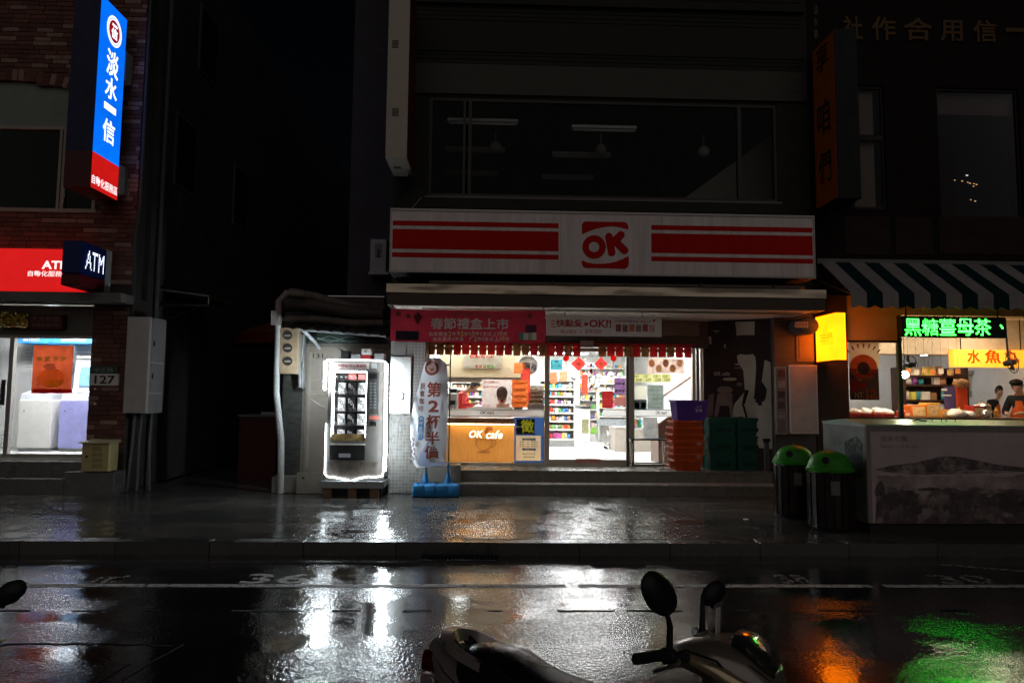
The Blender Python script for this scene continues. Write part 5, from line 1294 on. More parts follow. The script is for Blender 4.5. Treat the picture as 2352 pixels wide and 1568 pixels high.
# gold foil garland and small dark sign above the door
b = rect(-10, 716, 66, 752, 11.3)
m = MB(); vs = []; fs = []; n, k_ = 34, 16
for j in range(k_ + 1):
    for i in range(n + 1): vs.append((b[0] + (b[1] - b[0]) * i / n, 11.3 + random.uniform(-.045, .045), b[2] + (b[3] - b[2]) * j / k_ + random.uniform(-.012, .012)))
for j in range(k_):
    for i in range(n): q = j * (n + 1) + i; fs.append((q, q + 1, q + n + 2, q + n + 1))
m.add(vs, fs); tag(m.build('foil_garland', mat('foil_gold', (.7, .62, .35), .15, 1., var=.2)), 'crumpled gold foil garland above the bank door', 'garland')
b = rect(66, 722, 142, 755, 11.32); t = thing('small_bank_sign', 'small dark red sign with pale characters beside the foil garland', 'sign', ((b[0] + b[1]) / 2, 11.33, b[2])); bx(b[0], b[1], 11.32, YB0 + .059, b[2], b[3]).build('board', mat('sign_maroon', (.07, .02, .018), .5), t)
textp(MB(), '大吉祥發', 72, 726, 136, 738, 11.317, .0).build('lettering', mat('maroon_text', (.26, .14, .12), .5), t); textp(MB(), '恭賀新禧平安', 72, 742, 136, 750, 11.317, .0).build('lettering', mat('maroon_text'), t)
# lit red ATM fascia
b = rect(-60, 571, 182, 664, 11.05)
t = thing('red_atm_sign', 'glowing red sign with white ATM lettering over the bank door', 'sign', ((b[0] + b[1]) / 2, 11.1, b[2]))
bx(b[0] - 1, b[1], 11.05, YB0 - .02, b[2], b[3]).build('lightbox', mat('lit_red', (.4, .02, .02), .4, em=(.8, .012, .012), es=.8, var=.12, scale=1.5), t)
WL = mat('lit_white', (.8, .8, .8), .5, em=(1, .95, .92), es=1.1, var=0, nosample=True)
textp(MB(), 'ATM', 96, 599, 160, 618, 11.046, .03).build('lettering', WL, t); textp(MB(), '自動化服務區', 64, 622, 158, 635, 11.046, .008).build('lettering', WL, t)
# projecting ATM box
Yn, Yf_ = 10.55, 11.2
A, B = at(140, 610, Yn).x, at(188, 610, Yn).x
z0, z1 = at(165, 655, Yn).z, at(165, 552, Yn).z; zr = at(165, 628, Yn).z
t = thing('projecting_atm_sign', 'dark blue projecting box sign with dotted white ATM lights', 'sign', ((A + B) / 2, Yn, z0))
NAVY = mat('navy_box', (.008, .02, .12), .35, var=.1); bx(A, B, Yn, Yf_, zr, z1, .02).build('box', NAVY, t)
bx(A, B, Yn, Yf_, z0, zr - .001, .02).build('red_band', mat('maroon_band', (.1, .008, .012), .35), t)
bx(A, B + .001, Yf_ + .001, Yf_ + .16, z0, z1).build('back_case', mat('case_pale', (.36, .37, .38), .5), t); bx(A + .05, B - .05, Yf_ + .16, YB0 - .01, z0 + .2, z1 - .2).build('bracket', DARK, t)
pts, px_ = dots('ATM', .5, .3, 20, .0); dm = MB()
for (u, v) in pts:
    y = Yn + .08 + u; z = zr + .09 + v; dm.add([(B + .006, y - .008, z - .008), (B + .006, y + .008, z - .008), (B + .006, y + .008, z + .008), (B + .006, y - .008, z + .008)], [(0, 1, 2, 3)])
dm.build('led_lettering', mat('led_bluewhite', (.8, .8, 1), .5, em=(.8, .88, 1), es=3., var=0, nosample=True), t)
# tall blue projecting sign
Yn, Yf_ = 10.4, 11.15
A, B = at(156, 250, Yn).x, at(218, 250, Yn).x
z0, z1, zr = at(180, 428, Yn).z, at(180, -14, Yn).z, at(190, 346, Yn).z
t = thing('blue_vertical_sign', 'tall glowing blue vertical bank sign with white characters and red foot', 'sign', ((A + B) / 2, Yn, z0))
bx(A, B - .004, Yn, Yf_, zr, z1).build('sign_box', mat('navy_dark', (.004, .008, .05), .3), t); bx(A, B - .004, Yn, Yf_, z0, zr - .001).build('red_foot', mat('maroon_foot', (.07, .004, .004), .25), t)
bx(B - .003, B + .004, Yn + .01, Yf_ - .01, zr, z1).build('blue_face', mat('lit_blue', (.02, .1, .5), .4, em=(.0, .155, .95), es=1.05, var=.25, scale=1.1), t)
bx(B - .003, B + .004, Yn + .01, Yf_ - .01, z0, zr - .001).build('red_face', mat('lit_red2', (.4, .02, .02), .4, em=(.75, .01, .008), es=.75, var=.1), t)
dY = Yf_ - Yn
def side(s_, v0, v1, z0_, z1_, m_, bold=.02): return text(MB(), s_, (B + .008, Yn + dY * v0, z0_), (0, 1, 0), (0, 0, 1), dY * (v1 - v0), z1_ - z0_, bold).build('lettering', m_, t)
WL2 = mat('lit_white2', (.8, .8, .8), .5, em=(.95, .97, 1), es=1.25, var=0, nosample=True)
zy = lambda y: at(245, y, Yn + dY / 2).z
for s_, ya, yb in (('淡', 118, 176), ('水', 180, 228), ('一', 243, 256), ('信', 276, 328)): side(s_, .3, .74, zy(yb), zy(ya), WL2, .018)
side('自動化服務區', .02, .97, zy(436), zy(416), WL2, .006)
cz = zy(72); rg = MB(); dk = MB(); 
for (r0, r1, mm) in ((.185, .215, WL2), (.155, .175, WL2)):
    g_ = MB()
    for i in range(28):
        a0_, a1_ = 2 * math.pi * i / 28, 2 * math.pi * (i + 1) / 28
        g_.add([(B + .009, Yn + dY * .52 + r_ * math.cos(a_), cz + r_ * 1.15 * math.sin(a_)) for r_, a_ in ((r0, a0_), (r1, a0_), (r1, a1_), (r0, a1_))], [(0, 1, 2, 3)])
    g_.build('logo_ring', mm, t)
MB().add([(B + .008, Yn + dY * .52 + .155 * math.cos(i * .262), cz + .155 * 1.15 * math.sin(i * .262)) for i in range(24)], [tuple(range(24))]).build('logo_disc', mat('lit_maroon', (.3, .01, .02), .4, em=(.35, .005, .02), es=.8, var=0, nosample=True), t)
text(MB(), '信', (B + .011, Yn + dY * .52 - .085, cz - .12), (0, 1, 0), (0, 0, 1), .17, .17, .03).build('lettering', WL2, t); text(MB(), '一', (B + .011, Yn + dY * .52 - .07, cz + .075), (0, 1, 0), (0, 0, 1), .14, .03, .03).build('lettering', WL2, t)
for za, zb2 in ((zy(160), zy(90)), (zy(425), zy(360))): bx(B - .1, B + .02, Yf_ + .001, YB0 - .012, za, zb2).build('bracket', mat('bracket_grey', (.25, .25, .26), .5), t)
# house number plate
b = rect(205, 858, 272, 885, YB0 - .05); t = thing('house_number_plate', 'white house number plate 127 on the brick pier', 'number plate', ((b[0] + b[1]) / 2, YB0 - .05, b[2])); bx(b[0], b[1], YB0 - .05, YB0 - .014, b[2], b[3]).build('plate', mat('plate_white', (.7, .69, .66), .5), t)
textp(MB(), '127', 217, 862, 264, 881, YB0 - .053, .02).build('lettering', INK, t); c_ = rect(206, 841, 270, 857, YB0 - .05); bx(c_[0], c_[1], YB0 - .045, YB0 - .014, b[3] + .002, c_[3]).build('green_plate', mat('plate_green', (.05, .09, .07), .4), t); textp(MB(), '中正路', 216, 844, 260, 854, YB0 - .048, .0).build('lettering', mat('plate_dim', (.3, .36, .34), .5), t)
for yy in (893, 927): q = at(218, yy, YB0 - .03); MB().ball((q.x, YB0 - .022, q.z), .022, 8, 6).build('screw_cap', PAPER, bk)
# yellow mail box
b = rect(187, 1018, 250, 1082, 10.98); t = thing('mail_box', 'cream yellow metal mail box on the plinth below the brick pier', 'mail box', ((b[0] + b[1]) / 2, 11.1, b[2]))
YEL = mat('mailbox_cream', (.5, .42, .2), .45, var=.08); bx(b[0], b[1], 10.98, 11.25, b[2] - .004, b[3], .008).build('body', YEL, t); MB().prismx([(10.93, b[3] + .0), (11.26, b[3] + .0), (11.26, b[3] + .05), (10.93, b[3] + .02)], b[0] - .03, b[1] + .03).build('lid', mat('mailbox_lid', (.4, .35, .2), .45), t)
for k in range(4): c_ = rect(212, 1026 + k * 13, 236, 1035 + k * 13, 10.98); bx(c_[0], c_[1], 10.975, 10.9805, c_[2], c_[3]).build('louvre', mat('mailbox_shadow', (.34, .28, .12), .5), t)
q = at(199, 1048, 10.98); MB().ball((q.x, 10.979, q.z), .02, 8, 6).build('lock', DARK, t)
# white meter cabinet on the corner
A, B = at(287, 830, 11.2).x, at(341, 830, 11.2).x; z0, z1 = at(310, 949, 11.2).z, at(310, 727, 11.2).z
t = thing('meter_cabinet', 'tall pale grey meter cabinet hung on the alley corner of the bank', 'cabinet', ((A + B) / 2, 11.4, z0))
bx(A, B, 11.2, 11.75, z0, z1, .012).build('case', mat('cabinet_pale', (.42, .39, .375), .5, var=.06), t)
for f0, f1 in ((.0, .2), (.21, .52), (.53, .99)): bx(B + .001, B + .012, 11.26, 11.72, z0 + (z1 - z0) * f0 + .01, z0 + (z1 - z0) * f1).build('door', mat('cabinet_side', (.27, .255, .25), .5), t)
for f in (.36, .7): bx(B + .013, B + .03, 11.3, 11.33, z0 + (z1 - z0) * f, z0 + (z1 - z0) * f + .08).build('latch', DARK, t)
bx(A + .1, B - .05, 11.75, 11.9, z0 + .3, z1 - .3).build('bracket', DARK, t)
for i, xx in enumerate((A + .05, A + .16, B - .05)): tag(MB().tube([(xx, 11.5, z0 + .01), (xx - .02, 11.5, .9), (xx - .06 + i * .05, 11.48, .14)], .024 - .004 * i, 8).build('conduit', mat('conduit_grey', (.14, .14, .15), .5), sm=1), 'grey conduit running from the meter cabinet down to the ground', 'pipe', 'conduits under the meter cabinet')
tag(MB().tube([(A + .0, 11.36, z1 - .01), (A - .03, 11.36, 4.3), (A + .06, 11.3, 4.9), (A + .02, 11.36, 8.8)], .03, 8).build('downpipe', mat('pipe_dark', (.05, .05, .05), .5), sm=1), 'black cable pipe climbing the bank corner above the meter cabinet', 'pipe')
# red extinguisher-like bottle by the corner
q = gp(297, 1108, .15); t = thing('fire_extinguisher', 'dusty red fire extinguisher standing on the ground at the bank corner', 'extinguisher', (q.x, 11.2, .15))
MB().lathe([(.0, 0), (.075, .005), (.08, .04), (.08, .38), (.065, .44), (.03, .47), (.025, .5)], (q.x, 11.2, .149), 16).build('cylinder', mat('ext_red', (.28, .02, .03), .3, var=.3), t, sm=1)
MB().tube([(q.x, 11.2, .64), (q.x, 11.2, .7), (q.x + .07, 11.18, .73)], .014, 6).build('valve', DARK, t); MB().tube([(q.x + .02, 11.19, .68), (q.x + .11, 11.16, .6), (q.x + .1, 11.15, .35)], .012, 6).build('hose', BLACK, t)
# alley side of the bank
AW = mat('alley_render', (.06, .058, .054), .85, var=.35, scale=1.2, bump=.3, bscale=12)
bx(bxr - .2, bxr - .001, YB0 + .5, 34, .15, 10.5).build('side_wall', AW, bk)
bx(bxl, bxr, YB0 + .3, 34, 10.5, 10.6).build('roof', AW, bk)
for Y, z in ((12.6, 5.6), (15.5, 5.6), (13.4, 8.2)):
    w_ = bx(bxr, bxr + .03, Y, Y + .9, z, z + 1.4).build('side_window', mat('side_window_frame', (.1, .1, .1), .5), bk); bx(bxr + .031, bxr + .036, Y + .06, Y + .84, z + .06, z + 1.34).build('pane', mat('side_pane', (.01, .011, .012), .12), w_)
MB().tube([(bxr + .06, 12.1, .15), (bxr + .06, 12.1, 9.5)], .04, 8).build('drain_pipe', mat('pipe_grey2', (.09, .09, .09), .6), bk, sm=1)
t = thing('alley_canopy', 'thin grey metal canopy sticking out over the dark alley', 'canopy', (bxr + .6, 12.6, 3.5))
A = at(345, 662, 12.3); B = at(480, 678, 12.3)
MB().add([(bxr - .01, 12.3, A.z), (B.x, 12.3, B.z), (B.x, 14.0, B.z), (bxr - .01, 14.0, A.z), (bxr - .01, 12.3, A.z - .03), (B.x, 12.3, B.z - .03), (B.x, 14, B.z - .03), (bxr - .01, 14, A.z - .03)], [(0, 1, 2, 3), (7, 6, 5, 4), (0, 4, 5, 1), (1, 5, 6, 2), (2, 6, 7, 3), (3, 7, 4, 0)]).build('sheet', mat('canopy_metal', (.16, .16, .155), .5, .4), t)
bx(bxr - .01, B.x, 12.32, 12.36, B.z - .2, B.z - .16).build('bar', DARK, t); MB().tube([(B.x - .02, 12.34, B.z - .02), (B.x - .02, 12.34, B.z - .2)], .015, 6).build('strut', ALU, t); MB().tube([(bxr, 12.34, B.z - .5), (B.x - .1, 12.34, B.z - .18)], .015, 6).build('strut', DARK, t)
# alley: parasol, red box, far wall
q = at(600, 760, 15.0)
t = thing('alley_parasol', 'dim orange market parasol with a red edge in the dark alley', 'parasol', (q.x + .5, 15, .15))
mb = MB(); n = 8; cx_, cyy, cz_ = q.x + .55, 15.0, at(600, 728, 15).z
for k in range(n):
    a0_, a1_ = 2 * math.pi * k / n, 2 * math.pi * (k + 1) / n; R_ = 1.15
    p1, p2 = Vector((cx_ + R_ * math.cos(a0_), cyy + R_ * math.sin(a0_), cz_ - .42)), Vector((cx_ + R_ * math.cos(a1_), cyy + R_ * math.sin(a1_), cz_ - .42))
    MB().add([(cx_, cyy, cz_), p1, p2], [(0, 1, 2)]).build('panel', mat('parasol_orange' if k % 2 else 'parasol_ochre', (.1, .03, .006) if k % 2 else (.12, .05, .01), .7), t)
    MB().add([p1, p2, p2 - Vector((0, 0, .22)), p1 - Vector((0, 0, .22))], [(0, 1, 2, 3)]).build('valance', mat('parasol_red', (.08, .008, .004), .7), t)
MB().tube([(cx_, cyy, .14), (cx_, cyy, cz_)], .022, 8).build('pole', DARK, t); MB().lathe([(.3, 0), (.3, .08), (.05, .12), (.04, .3)], (cx_, cyy, .149), 14).build('base', DARK, t)
b = rect(548, 952, 634, 1092, 13.2); t = thing('red_stall_cabinet', 'dark red cabinet with a grey top edge in the alley beside the white pipe', 'cabinet', ((b[0] + b[1]) / 2, 13.4, .15))
bx(b[0], b[1], 13.2, 13.9, .149, b[3] - .04).build('body', mat('stall_red', (.055, .012, .01), .55), t); bx(b[0] - .02, b[1] + .02, 13.17, 13.93, b[3] - .04, b[3]).build('top', mat('stall_top', (.12, .12, .12), .5), t)
bx(at(600, 942, 13.3).x, at(638, 942, 13.3).x, 13.3, 13.4, b[3] + .0, b[3] + .05).build('tray', mat('tray_grey', (.3, .3, .29), .5), t)

# ================================================================== LITTLE SHOP HUT NO. 131
YH = 11.55
hx0, hx1 = at(645, 1000, YH).x, at(890, 1000, YH).x
ht = thing('side_hut', 'low hut number 131 with a corrugated roof beside the store pillar', 'hut', ((hx0 + hx1) / 2, YH, .15))
zr0 = at(760, 762, 11.1).z
HW = mat('hut_dark_tile', (.06, .064, .058), .5, var=.4, scale=7, bump=.5, bscale=22, stretch=(1, 1, 2))
xd = at(698, 950, YH).x
bx(hx0, xd, YH, YH + .5, .15, zr0).build('wall', HW, ht)
for k in range(34): bx(hx0 + .02, xd - .02, YH - .012, YH + .001, .3 + k * .062, .35 + k * .062).build('wall_tile', HW, ht)
bx(hx0, hx1, YH + .5, YH + 1.3, .15, zr0 + .3).build('rear_wall', HW, ht)
DOORM = mat('door_taupe', (.3, .265, .225), .42, .2, var=.06); 
zd1 = at(760, 797, YH).z; zd0 = at(720, 1088, YH).z
dr = bx(xd, hx1, YH + .04, YH + .1, zd0, zd1).build('door', DOORM, ht)
bx(xd - .03, xd + .012, YH - .02, YH + .06, zd0, zd1 + .04).build('door_frame', mat('frame_taupe', (.22, .2, .17), .4, .3), ht); bx(xd, hx1, YH - .02, YH + .06, zd1, zd1 + .06).build('door_frame', mat('frame_taupe'), ht)
for k, (ya, yb) in enumerate(((878, 862), (897, 880), (903, 915), (915, 950))):
    MB().tube([at(712, ya, YH + .03), at(735, (ya + yb) / 2 - 1, YH + .03), at(770, yb - 6, YH + .03)], .012, 6).build('relief_line', mat('door_relief', (.36, .33, .28), .4, .2), dr)
bx(at(707, 900, YH).x, at(712, 900, YH).x, YH + .025, YH + .041, zd0 + .1, zd1 - .08).build('door_moulding', mat('door_relief'), dr)
t = textp(MB(), '131', 719, 812, 742, 822, YH + .0345, .01); t.build('lettering', INK, dr)
bx(hx0 - .04, hx1, YH - .25, YH + .04, .15, zd0 - .02).build('threshold', mat('threshold_stone', (.2, .19, .17), .6, var=.15), ht)
c_ = rect(682, 1085, 745, 1112, YH - .3); bx(c_[0], c_[1], YH - .32, YH - .26, .15, c_[3]).build('sill_box', mat('sill_taupe', (.26, .24, .2), .5), ht)
q = at(696, 1097, YH - .33); MB().ball((q.x, YH - .322, q.z), .02, 8, 5).build('sill_hole', BLACK, ht)
# green transom with diamond lattice
bx(xd, hx1, YH + .0, YH + .04, zd1 + .061, zr0).build('transom', mat('transom_green', (.035, .06, .05), .5), ht)
LAT = mat('lattice_pale', (.24, .3, .27), .5)
for k in range(4):
    xa = xd + .05 + k * .34; za, zb2 = zd1 + .08, zr0 - .03
    MB().tube([(xa, YH - .008, za), (xa + .34, YH - .008, zb2)], .006, 5).build('lattice_bar', LAT, ht); MB().tube([(xa, YH - .014, zb2), (xa + .34, YH - .014, za)], .006, 5).build('lattice_bar', LAT, ht)
MB().tube([(xd, YH - .02, zr0 - .04), (xd + .5, YH - .02, zd1 + .1), (xd + 1., YH - .02, zd1 + .1), (hx1, YH - .02, zr0 - .06)], .006, 5).build('lattice_bar', LAT, ht)
# corrugated sheet roof
m = MB(); n = 96; vs = []; fs = []
rx0, rx1 = at(650, 755, 11.0).x, at(884, 765, 11.0).x; ze0, ze1 = at(650, 750, 11.0).z, at(884, 768, 11.0).z
for i in range(n + 1):
    u = i / n; x = rx0 + (rx1 - rx0) * u; w_ = .022 * math.sin(u * 2 * math.pi * 8); zz = ze0 + (ze1 - ze0) * u
    vs += [(x, 11.0, zz + w_), (x, YH + 1.2, zz + .42 + w_), (x, 11.0, zz + w_ - .008), (x, YH + 1.2, zz + .412 + w_)]
for i in range(n): b_ = i * 4; fs += [(b_, b_ + 4, b_ + 5, b_ + 1), (b_ + 2, b_ + 3, b_ + 7, b_ + 6), (b_, b_ + 2, b_ + 6, b_ + 4)]
m.add(vs, fs); m.smooth = True; m.build('corrugated_roof', mat('roof_sheet_dark', (.06, .058, .055), .4, .5, var=.25), ht)
MB().add([(rx0 + .25, 11.06, ze0 - .06), (rx1, 11.06, ze1 - .04), (rx1, 11.06, ze1 - .005), (rx0 + .25, 11.06, ze0 - .03), (rx0 + .25, 11.1, ze0 - .06), (rx1, 11.1, ze1 - .04), (rx1, 11.1, ze1 - .005), (rx0 + .25, 11.1, ze0 - .03)], [(0, 1, 2, 3), (4, 7, 6, 5), (0, 4, 5, 1), (3, 2, 6, 7)]).build('eave_bar', mat('eave_pale', (.5, .54, .55), .4, .3), ht)
MB().tube([(rx0 + .3, 11.08, ze0 - .05), (rx0 + .42, 11.3, ze0 - .2), (rx0 + .45, YH + .0, ze0 - .3)], .03, 8).build('eave_bracket', mat('eave_pale'), ht)
# rolled tarpaulins lying on the hut roof
for k, (xa, ya, xb, yb, r_, Y) in enumerate(((655, 700, 880, 722, .12, 11.75), (665, 672, 860, 716, .09, 12.0), (690, 690, 885, 708, .08, 12.1), (650, 735, 880, 742, .07, 11.45))):
    p_, q = at(xa, ya, Y), at(xb, yb, Y); tag(MB().tube([p_, p_.lerp(q, .3) + Vector((0, 0, .03)), p_.lerp(q, .7) - Vector((0, 0, .02)), q], [r_, r_ * .9, r_, r_ * .85], 10).build('rolled_tarpaulin', mat('tarp_brown_%d' % (k % 2), ((.07, .055, .045), (.11, .095, .08))[k % 2], .6, var=.4, scale=8, bump=.5, bscale=9), sm=1), ('thickest rolled brown tarpaulin on the hut roof', 'rolled pale tarpaulin sloping down along the back of the hut roof', 'rolled dark tarpaulin behind the others against the hut parapet', 'thin rolled tarpaulin along the corrugated eave of the hut')[k], 'tarpaulin', 'tarpaulin rolls on the hut roof')
b = rect(655, 681, 882, 745, 12.3); bx(b[0], b[1], 12.3, 12.5, zr0 + .2, b[3]).build('parapet', mat('parapet_dark', (.06, .052, .045), .7, var=.3, bump=.4, bscale=10), ht)
bx(b[0], b[1], 12.28, 12.52, b[3], b[3] + .015).build('parapet_flashing', STEEL, ht)
# white downpipe
q0, q1 = at(641, 680, 11.3), at(643, 1122, 11.3)
t = thing('white_downpipe', 'tall dented white downpipe at the alley corner of the hut', 'pipe', (q1.x, 11.3, .15))
MB().tube([(q0.x, 11.3, at(641, 745, 11.3).z), (q0.x + .01, 11.3, 1.8), (q1.x - .01, 11.3, 1.0), (q1.x + .015, 11.3, .14)], [.045, .05, .055, .05], 12).build('pipe', mat('pipe_white', (.55, .56, .55), .4, var=.25, scale=5), t, sm=1)
MB().tube([(q0.x, 11.3, at(641, 747, 11.3).z), (q0.x, 11.3, at(641, 692, 11.3).z), (q0.x + .1, 11.35, at(650, 672, 11.3).z), (q0.x + .3, 11.6, at(660, 670, 11.3).z)], .055, 10).build('elbow', mat('pipe_taupe', (.25, .22, .19), .5), t, sm=1)
c_ = rect(622, 713, 637, 746, 11.2); bx(c_[0], c_[1], 11.2, 11.32, c_[2], c_[3]).build('junction_box', mat('junction_pale', (.36, .34, .32), .5), t)
# meter board with three round windows
b = rect(637, 752, 684, 858, 11.28)
t = thing('triple_meter_board', 'rusty cream meter board with three round glass windows', 'meter box', ((b[0] + b[1]) / 2, 11.3, b[2]))
bx(b[0], b[1], 11.28, 11.5, b[2], b[3], .008).build('case', mat('board_rusty', (.44, .33, .22), .55, var=.25, scale=7, bump=.1), t)
for yy in (770, 799, 829):
    q = at(661, yy, 11.28); MB(Matrix.Translation((q.x, 11.28, q.z)) @ Matrix.Rotation(rad(90), 4, 'X')).lathe([(.075, -.01), (.075, .012), (.06, .014)], n=20).build('round_window', mat('meter_round', (.05, .045, .04), .15), t, sm=1); bx(q.x - .05, q.x + .05, 11.262, 11.2655, q.z - .02, q.z + .01).build('dial_plate', mat('dial_grey', (.3, .28, .25), .5), t)
bx(b[0] + .01, b[1] - .01, 11.5, YH - .001, b[2] + .1, b[3] - .1).build('bracket', DARK, t)
for k in range(5):
    x_ = at(690 + k * 2.4, 800, 11.35).x; tag(MB().tube([(x_, 11.4, at(690, 768, 11.4).z), (x_ - .02 + .02 * (k % 2), 11.36, 2.2), (x_ + .03 * math.sin(k * 2), 11.38, 1.85), (x_ - .05 * (k % 3), 11.5, at(690, 875 + 6 * k, 11.4).z)], .011, 6).build('electric_cable', mat('cable_%d' % (k % 3), ((.3, .32, .33), (.12, .12, .13), (.42, .42, .4))[k % 3], .5), sm=1), 'loose electric cable hanging beside the round window meter board', 'cable', 'cables beside the meter board')

# --- vending machine
YV = 10.85
A, B = at(752, 960, YV).x, at(884, 960, YV).x; z1 = at(815, 828, YV).z; z0 = at(815, 1102, YV).z
vm = thing('vending_machine', 'grey vending machine outlined by a white light rope, standing on a silver tray', 'vending machine', ((A + B) / 2, YV, .15))
VG = mat('vending_grey', (.15, .14, .128), .4, var=.05)
w_ = rect(761, 850, 841, 1012, YV)
bx(A, w_[0], YV, YV + .06, z0, z1).build('front_panel', VG, vm); bx(w_[1], B, YV, YV + .06, z0, z1).build('front_panel', VG, vm)
bx(w_[0], w_[1], YV, YV + .06, w_[3], z1).build('front_panel', VG, vm); bx(w_[0], w_[1], YV, YV + .06, z0, w_[2]).build('front_panel', VG, vm)
VB = mat('vending_black', (.02, .02, .021), .4)
bx(A, B, YV + .5, YV + .56, z0, z1).build('back', VG, vm); bx(A, A + .03, YV + .061, YV + .499, z0, z1).build('side', VG, vm); bx(B - .03, B, YV + .061, YV + .499, z0, z1).build('side', VG, vm); bx(A, B, YV + .061, YV + .499, z1 - .03, z1).build('top', VG, vm); bx(A, B, YV + .061, YV + .499, z0, z0 + .03).build('bottom', VG, vm)
bx(w_[0] - .03, w_[1] + .03, YV + .4, YV + .45, w_[2], w_[3]).build('inner_back', VB, vm)
bx(w_[0], w_[1], YV + .02, YV + .026, w_[2], w_[3]).build('window_glass', GLASS, vm)
bx(w_[1] - .02, w_[1] + .01, YV + .08, YV + .1, w_[2] + .05, w_[3] - .02).build('inner_light', mat('vend_tube', (.9, .9, .9), .5, em=(.9, .97, 1), es=26, var=0), vm); bx(w_[0] - .01, w_[0] + .02, YV + .08, YV + .1, w_[2] + .05, w_[3] - .02).build('inner_light', mat('vend_tube'), vm); bx(w_[0] + .02, w_[1] - .03, YV + .062, YV + .09, w_[3] - .03, w_[3] - .01).build('inner_light', mat('vend_tube'), vm)
rows = (872, 905, 944, 976, 1006); prev = 850
WHB = mat('box_white', (.8, .8, .8), .5, var=.03)
for r_, yy in enumerate(rows):
    zz = at(800, yy, YV + .15).z; bx(w_[0] + .0, w_[1] - .0, YV + .06, YV + .399, zz - .012, zz).build('tray_shelf', mat('vend_tray', (.12, .12, .125), .35, .5), vm)
    for k in range(3):
        xa, xb = w_[0] + .05 + k * .155, w_[0] + .05 + k * .155 + .115
        hh = (yy - prev) * (YV + .15) / F * (.8 if r_ not in (0, 4) else .62)
        wt = WHB if not (r_ == 0 and k > 0) else mat('box_red_lit', (.75, .2, .18), .5)
        if (r_ == 0 and k == 0): continue
        o = bx(xa, xb, YV + .24, YV + .32, zz - .001, zz + hh, .004).build('product_box', wt if k != 1 or r_ == 0 else mat('box_dark', (.03, .03, .032), .4))
        tag(o, ('red and white' if r_ == 0 else 'black' if k == 1 else 'white') + ' product box in the vending machine window', 'box', ('red' if r_ == 0 else 'black' if k == 1 else 'white') + ' boxes in the vending machine')
        if r_ > 0 and True:
            tc = INK if k != 1 else WHB
            for li, (ch, u, v) in enumerate((('B', .08, .58), ('o', .36, .44), ('x', .66, .2))): text(MB(), ch, (xa + .115 * u, YV + .237, zz + hh * v), (1, 0, 0), (0, 0, 1), .034, hh * .34, .0).build('lettering', tc, o)
    for k in range(6):
        xx = w_[0] + .05 + k * .075; MB().tube([(xx + .02 * math.cos(a_ * .9), YV + .07 + a_ * .004, zz + .03 + .02 * math.sin(a_ * .9)) for a_ in range(14)], .003, 4).build('coil', STEEL, vm)
    prev = yy
b = rect(770, 833, 848, 847, YV); bx(b[0], b[1], YV - .006, YV - .001, b[2], b[3]).build('header_label', mat('vend_label', (.5, .42, .4), .5), vm); textp(MB(), '大特價 百元驚喜機', 775, 836, 842, 844, YV - .009, .02).build('lettering', mat('vend_label_ink', (.3, .1, .1), .5), vm)
b = rect(853, 834, 866, 846, YV); bx(b[0], b[1], YV - .006, YV - .001, b[2], b[3]).build('notice', mat('vend_notice', (.35, .36, .36), .5), vm)
for (x0_, y0_, x1_, y1_, m_, nm) in ((844, 854, 870, 950, mat('vend_panel', (.07, .066, .062), .4), 'control_panel'), (757, 1022, 838, 1056, VB, 'delivery_flap'), (752, 1060, 868, 1094, mat('vend_picture', (.12, .1, .085), .5, var=.6, scale=6), 'picture_panel'), (848, 955, 872, 963, mat('vend_red_label', (.45, .13, .1), .5), 'red_label')):
    b = rect(x0_, y0_, x1_, y1_, YV); bx(b[0], b[1], YV - .008, YV - .001, b[2], b[3]).build(nm, m_, vm)
b = rect(760, 996, 838, 1018, YV); bx(b[0], b[1], YV + .012, YV + .018, b[2], b[3]).build('tan_picture', mat('vend_tan', (.3, .2, .08), .5, var=.6, scale=9), vm); c_ = rect(759, 1018, 839, 1021.5, YV); bx(c_[0], c_[1], YV - .012, YV + .0, c_[2], c_[3]).build('ledge', mat('vend_ledge', (.6, .58, .52), .4), vm)
b = rect(778, 1041, 805, 1050, YV - .009); bx(b[0], b[1], YV - .011, YV - .0085, b[2], b[3]).build('flap_label', mat('flap_label', (.4, .4, .45), .5), vm)
for k in range(9):
    for j in range(2): b = rect(849 + j * 9, 878 + k * 7, 855 + j * 9, 882 + k * 7, YV); bx(b[0], b[1], YV - .013, YV - .009, b[2], b[3]).build('button', mat('vend_button', (.16, .17, .17), .4), vm)
b = rect(848, 858, 867, 870, YV); bx(b[0], b[1], YV - .012, YV - .009, b[2], b[3]).build('display', BLACK, vm); b = rect(850, 968, 864, 978, YV); bx(b[0], b[1], YV - .012, YV - .002, b[2], b[3]).build('coin_slot', BLACK, vm)
# silver tray and pallet blocks
zt_ = z0 - .005
bx(A - .06, B + .02, YV - .1, YV + .62, z0 - .12, zt_, .01).build('silver_tray', mat('tray_alu', (.3, .31, .32), .35, .8), vm)
for xx in (A - .02, A + .36, B - .2): bx(xx, xx + .13, YV - .05, YV + .5, .148, z0 - .121).build('pallet_block', mat('pallet_wood', (.2, .12, .07), .7), vm)
bx(A, B - .05, YV + .1, YV + .45, .15, z0 - .125).build('pallet_core', BLACK, vm)
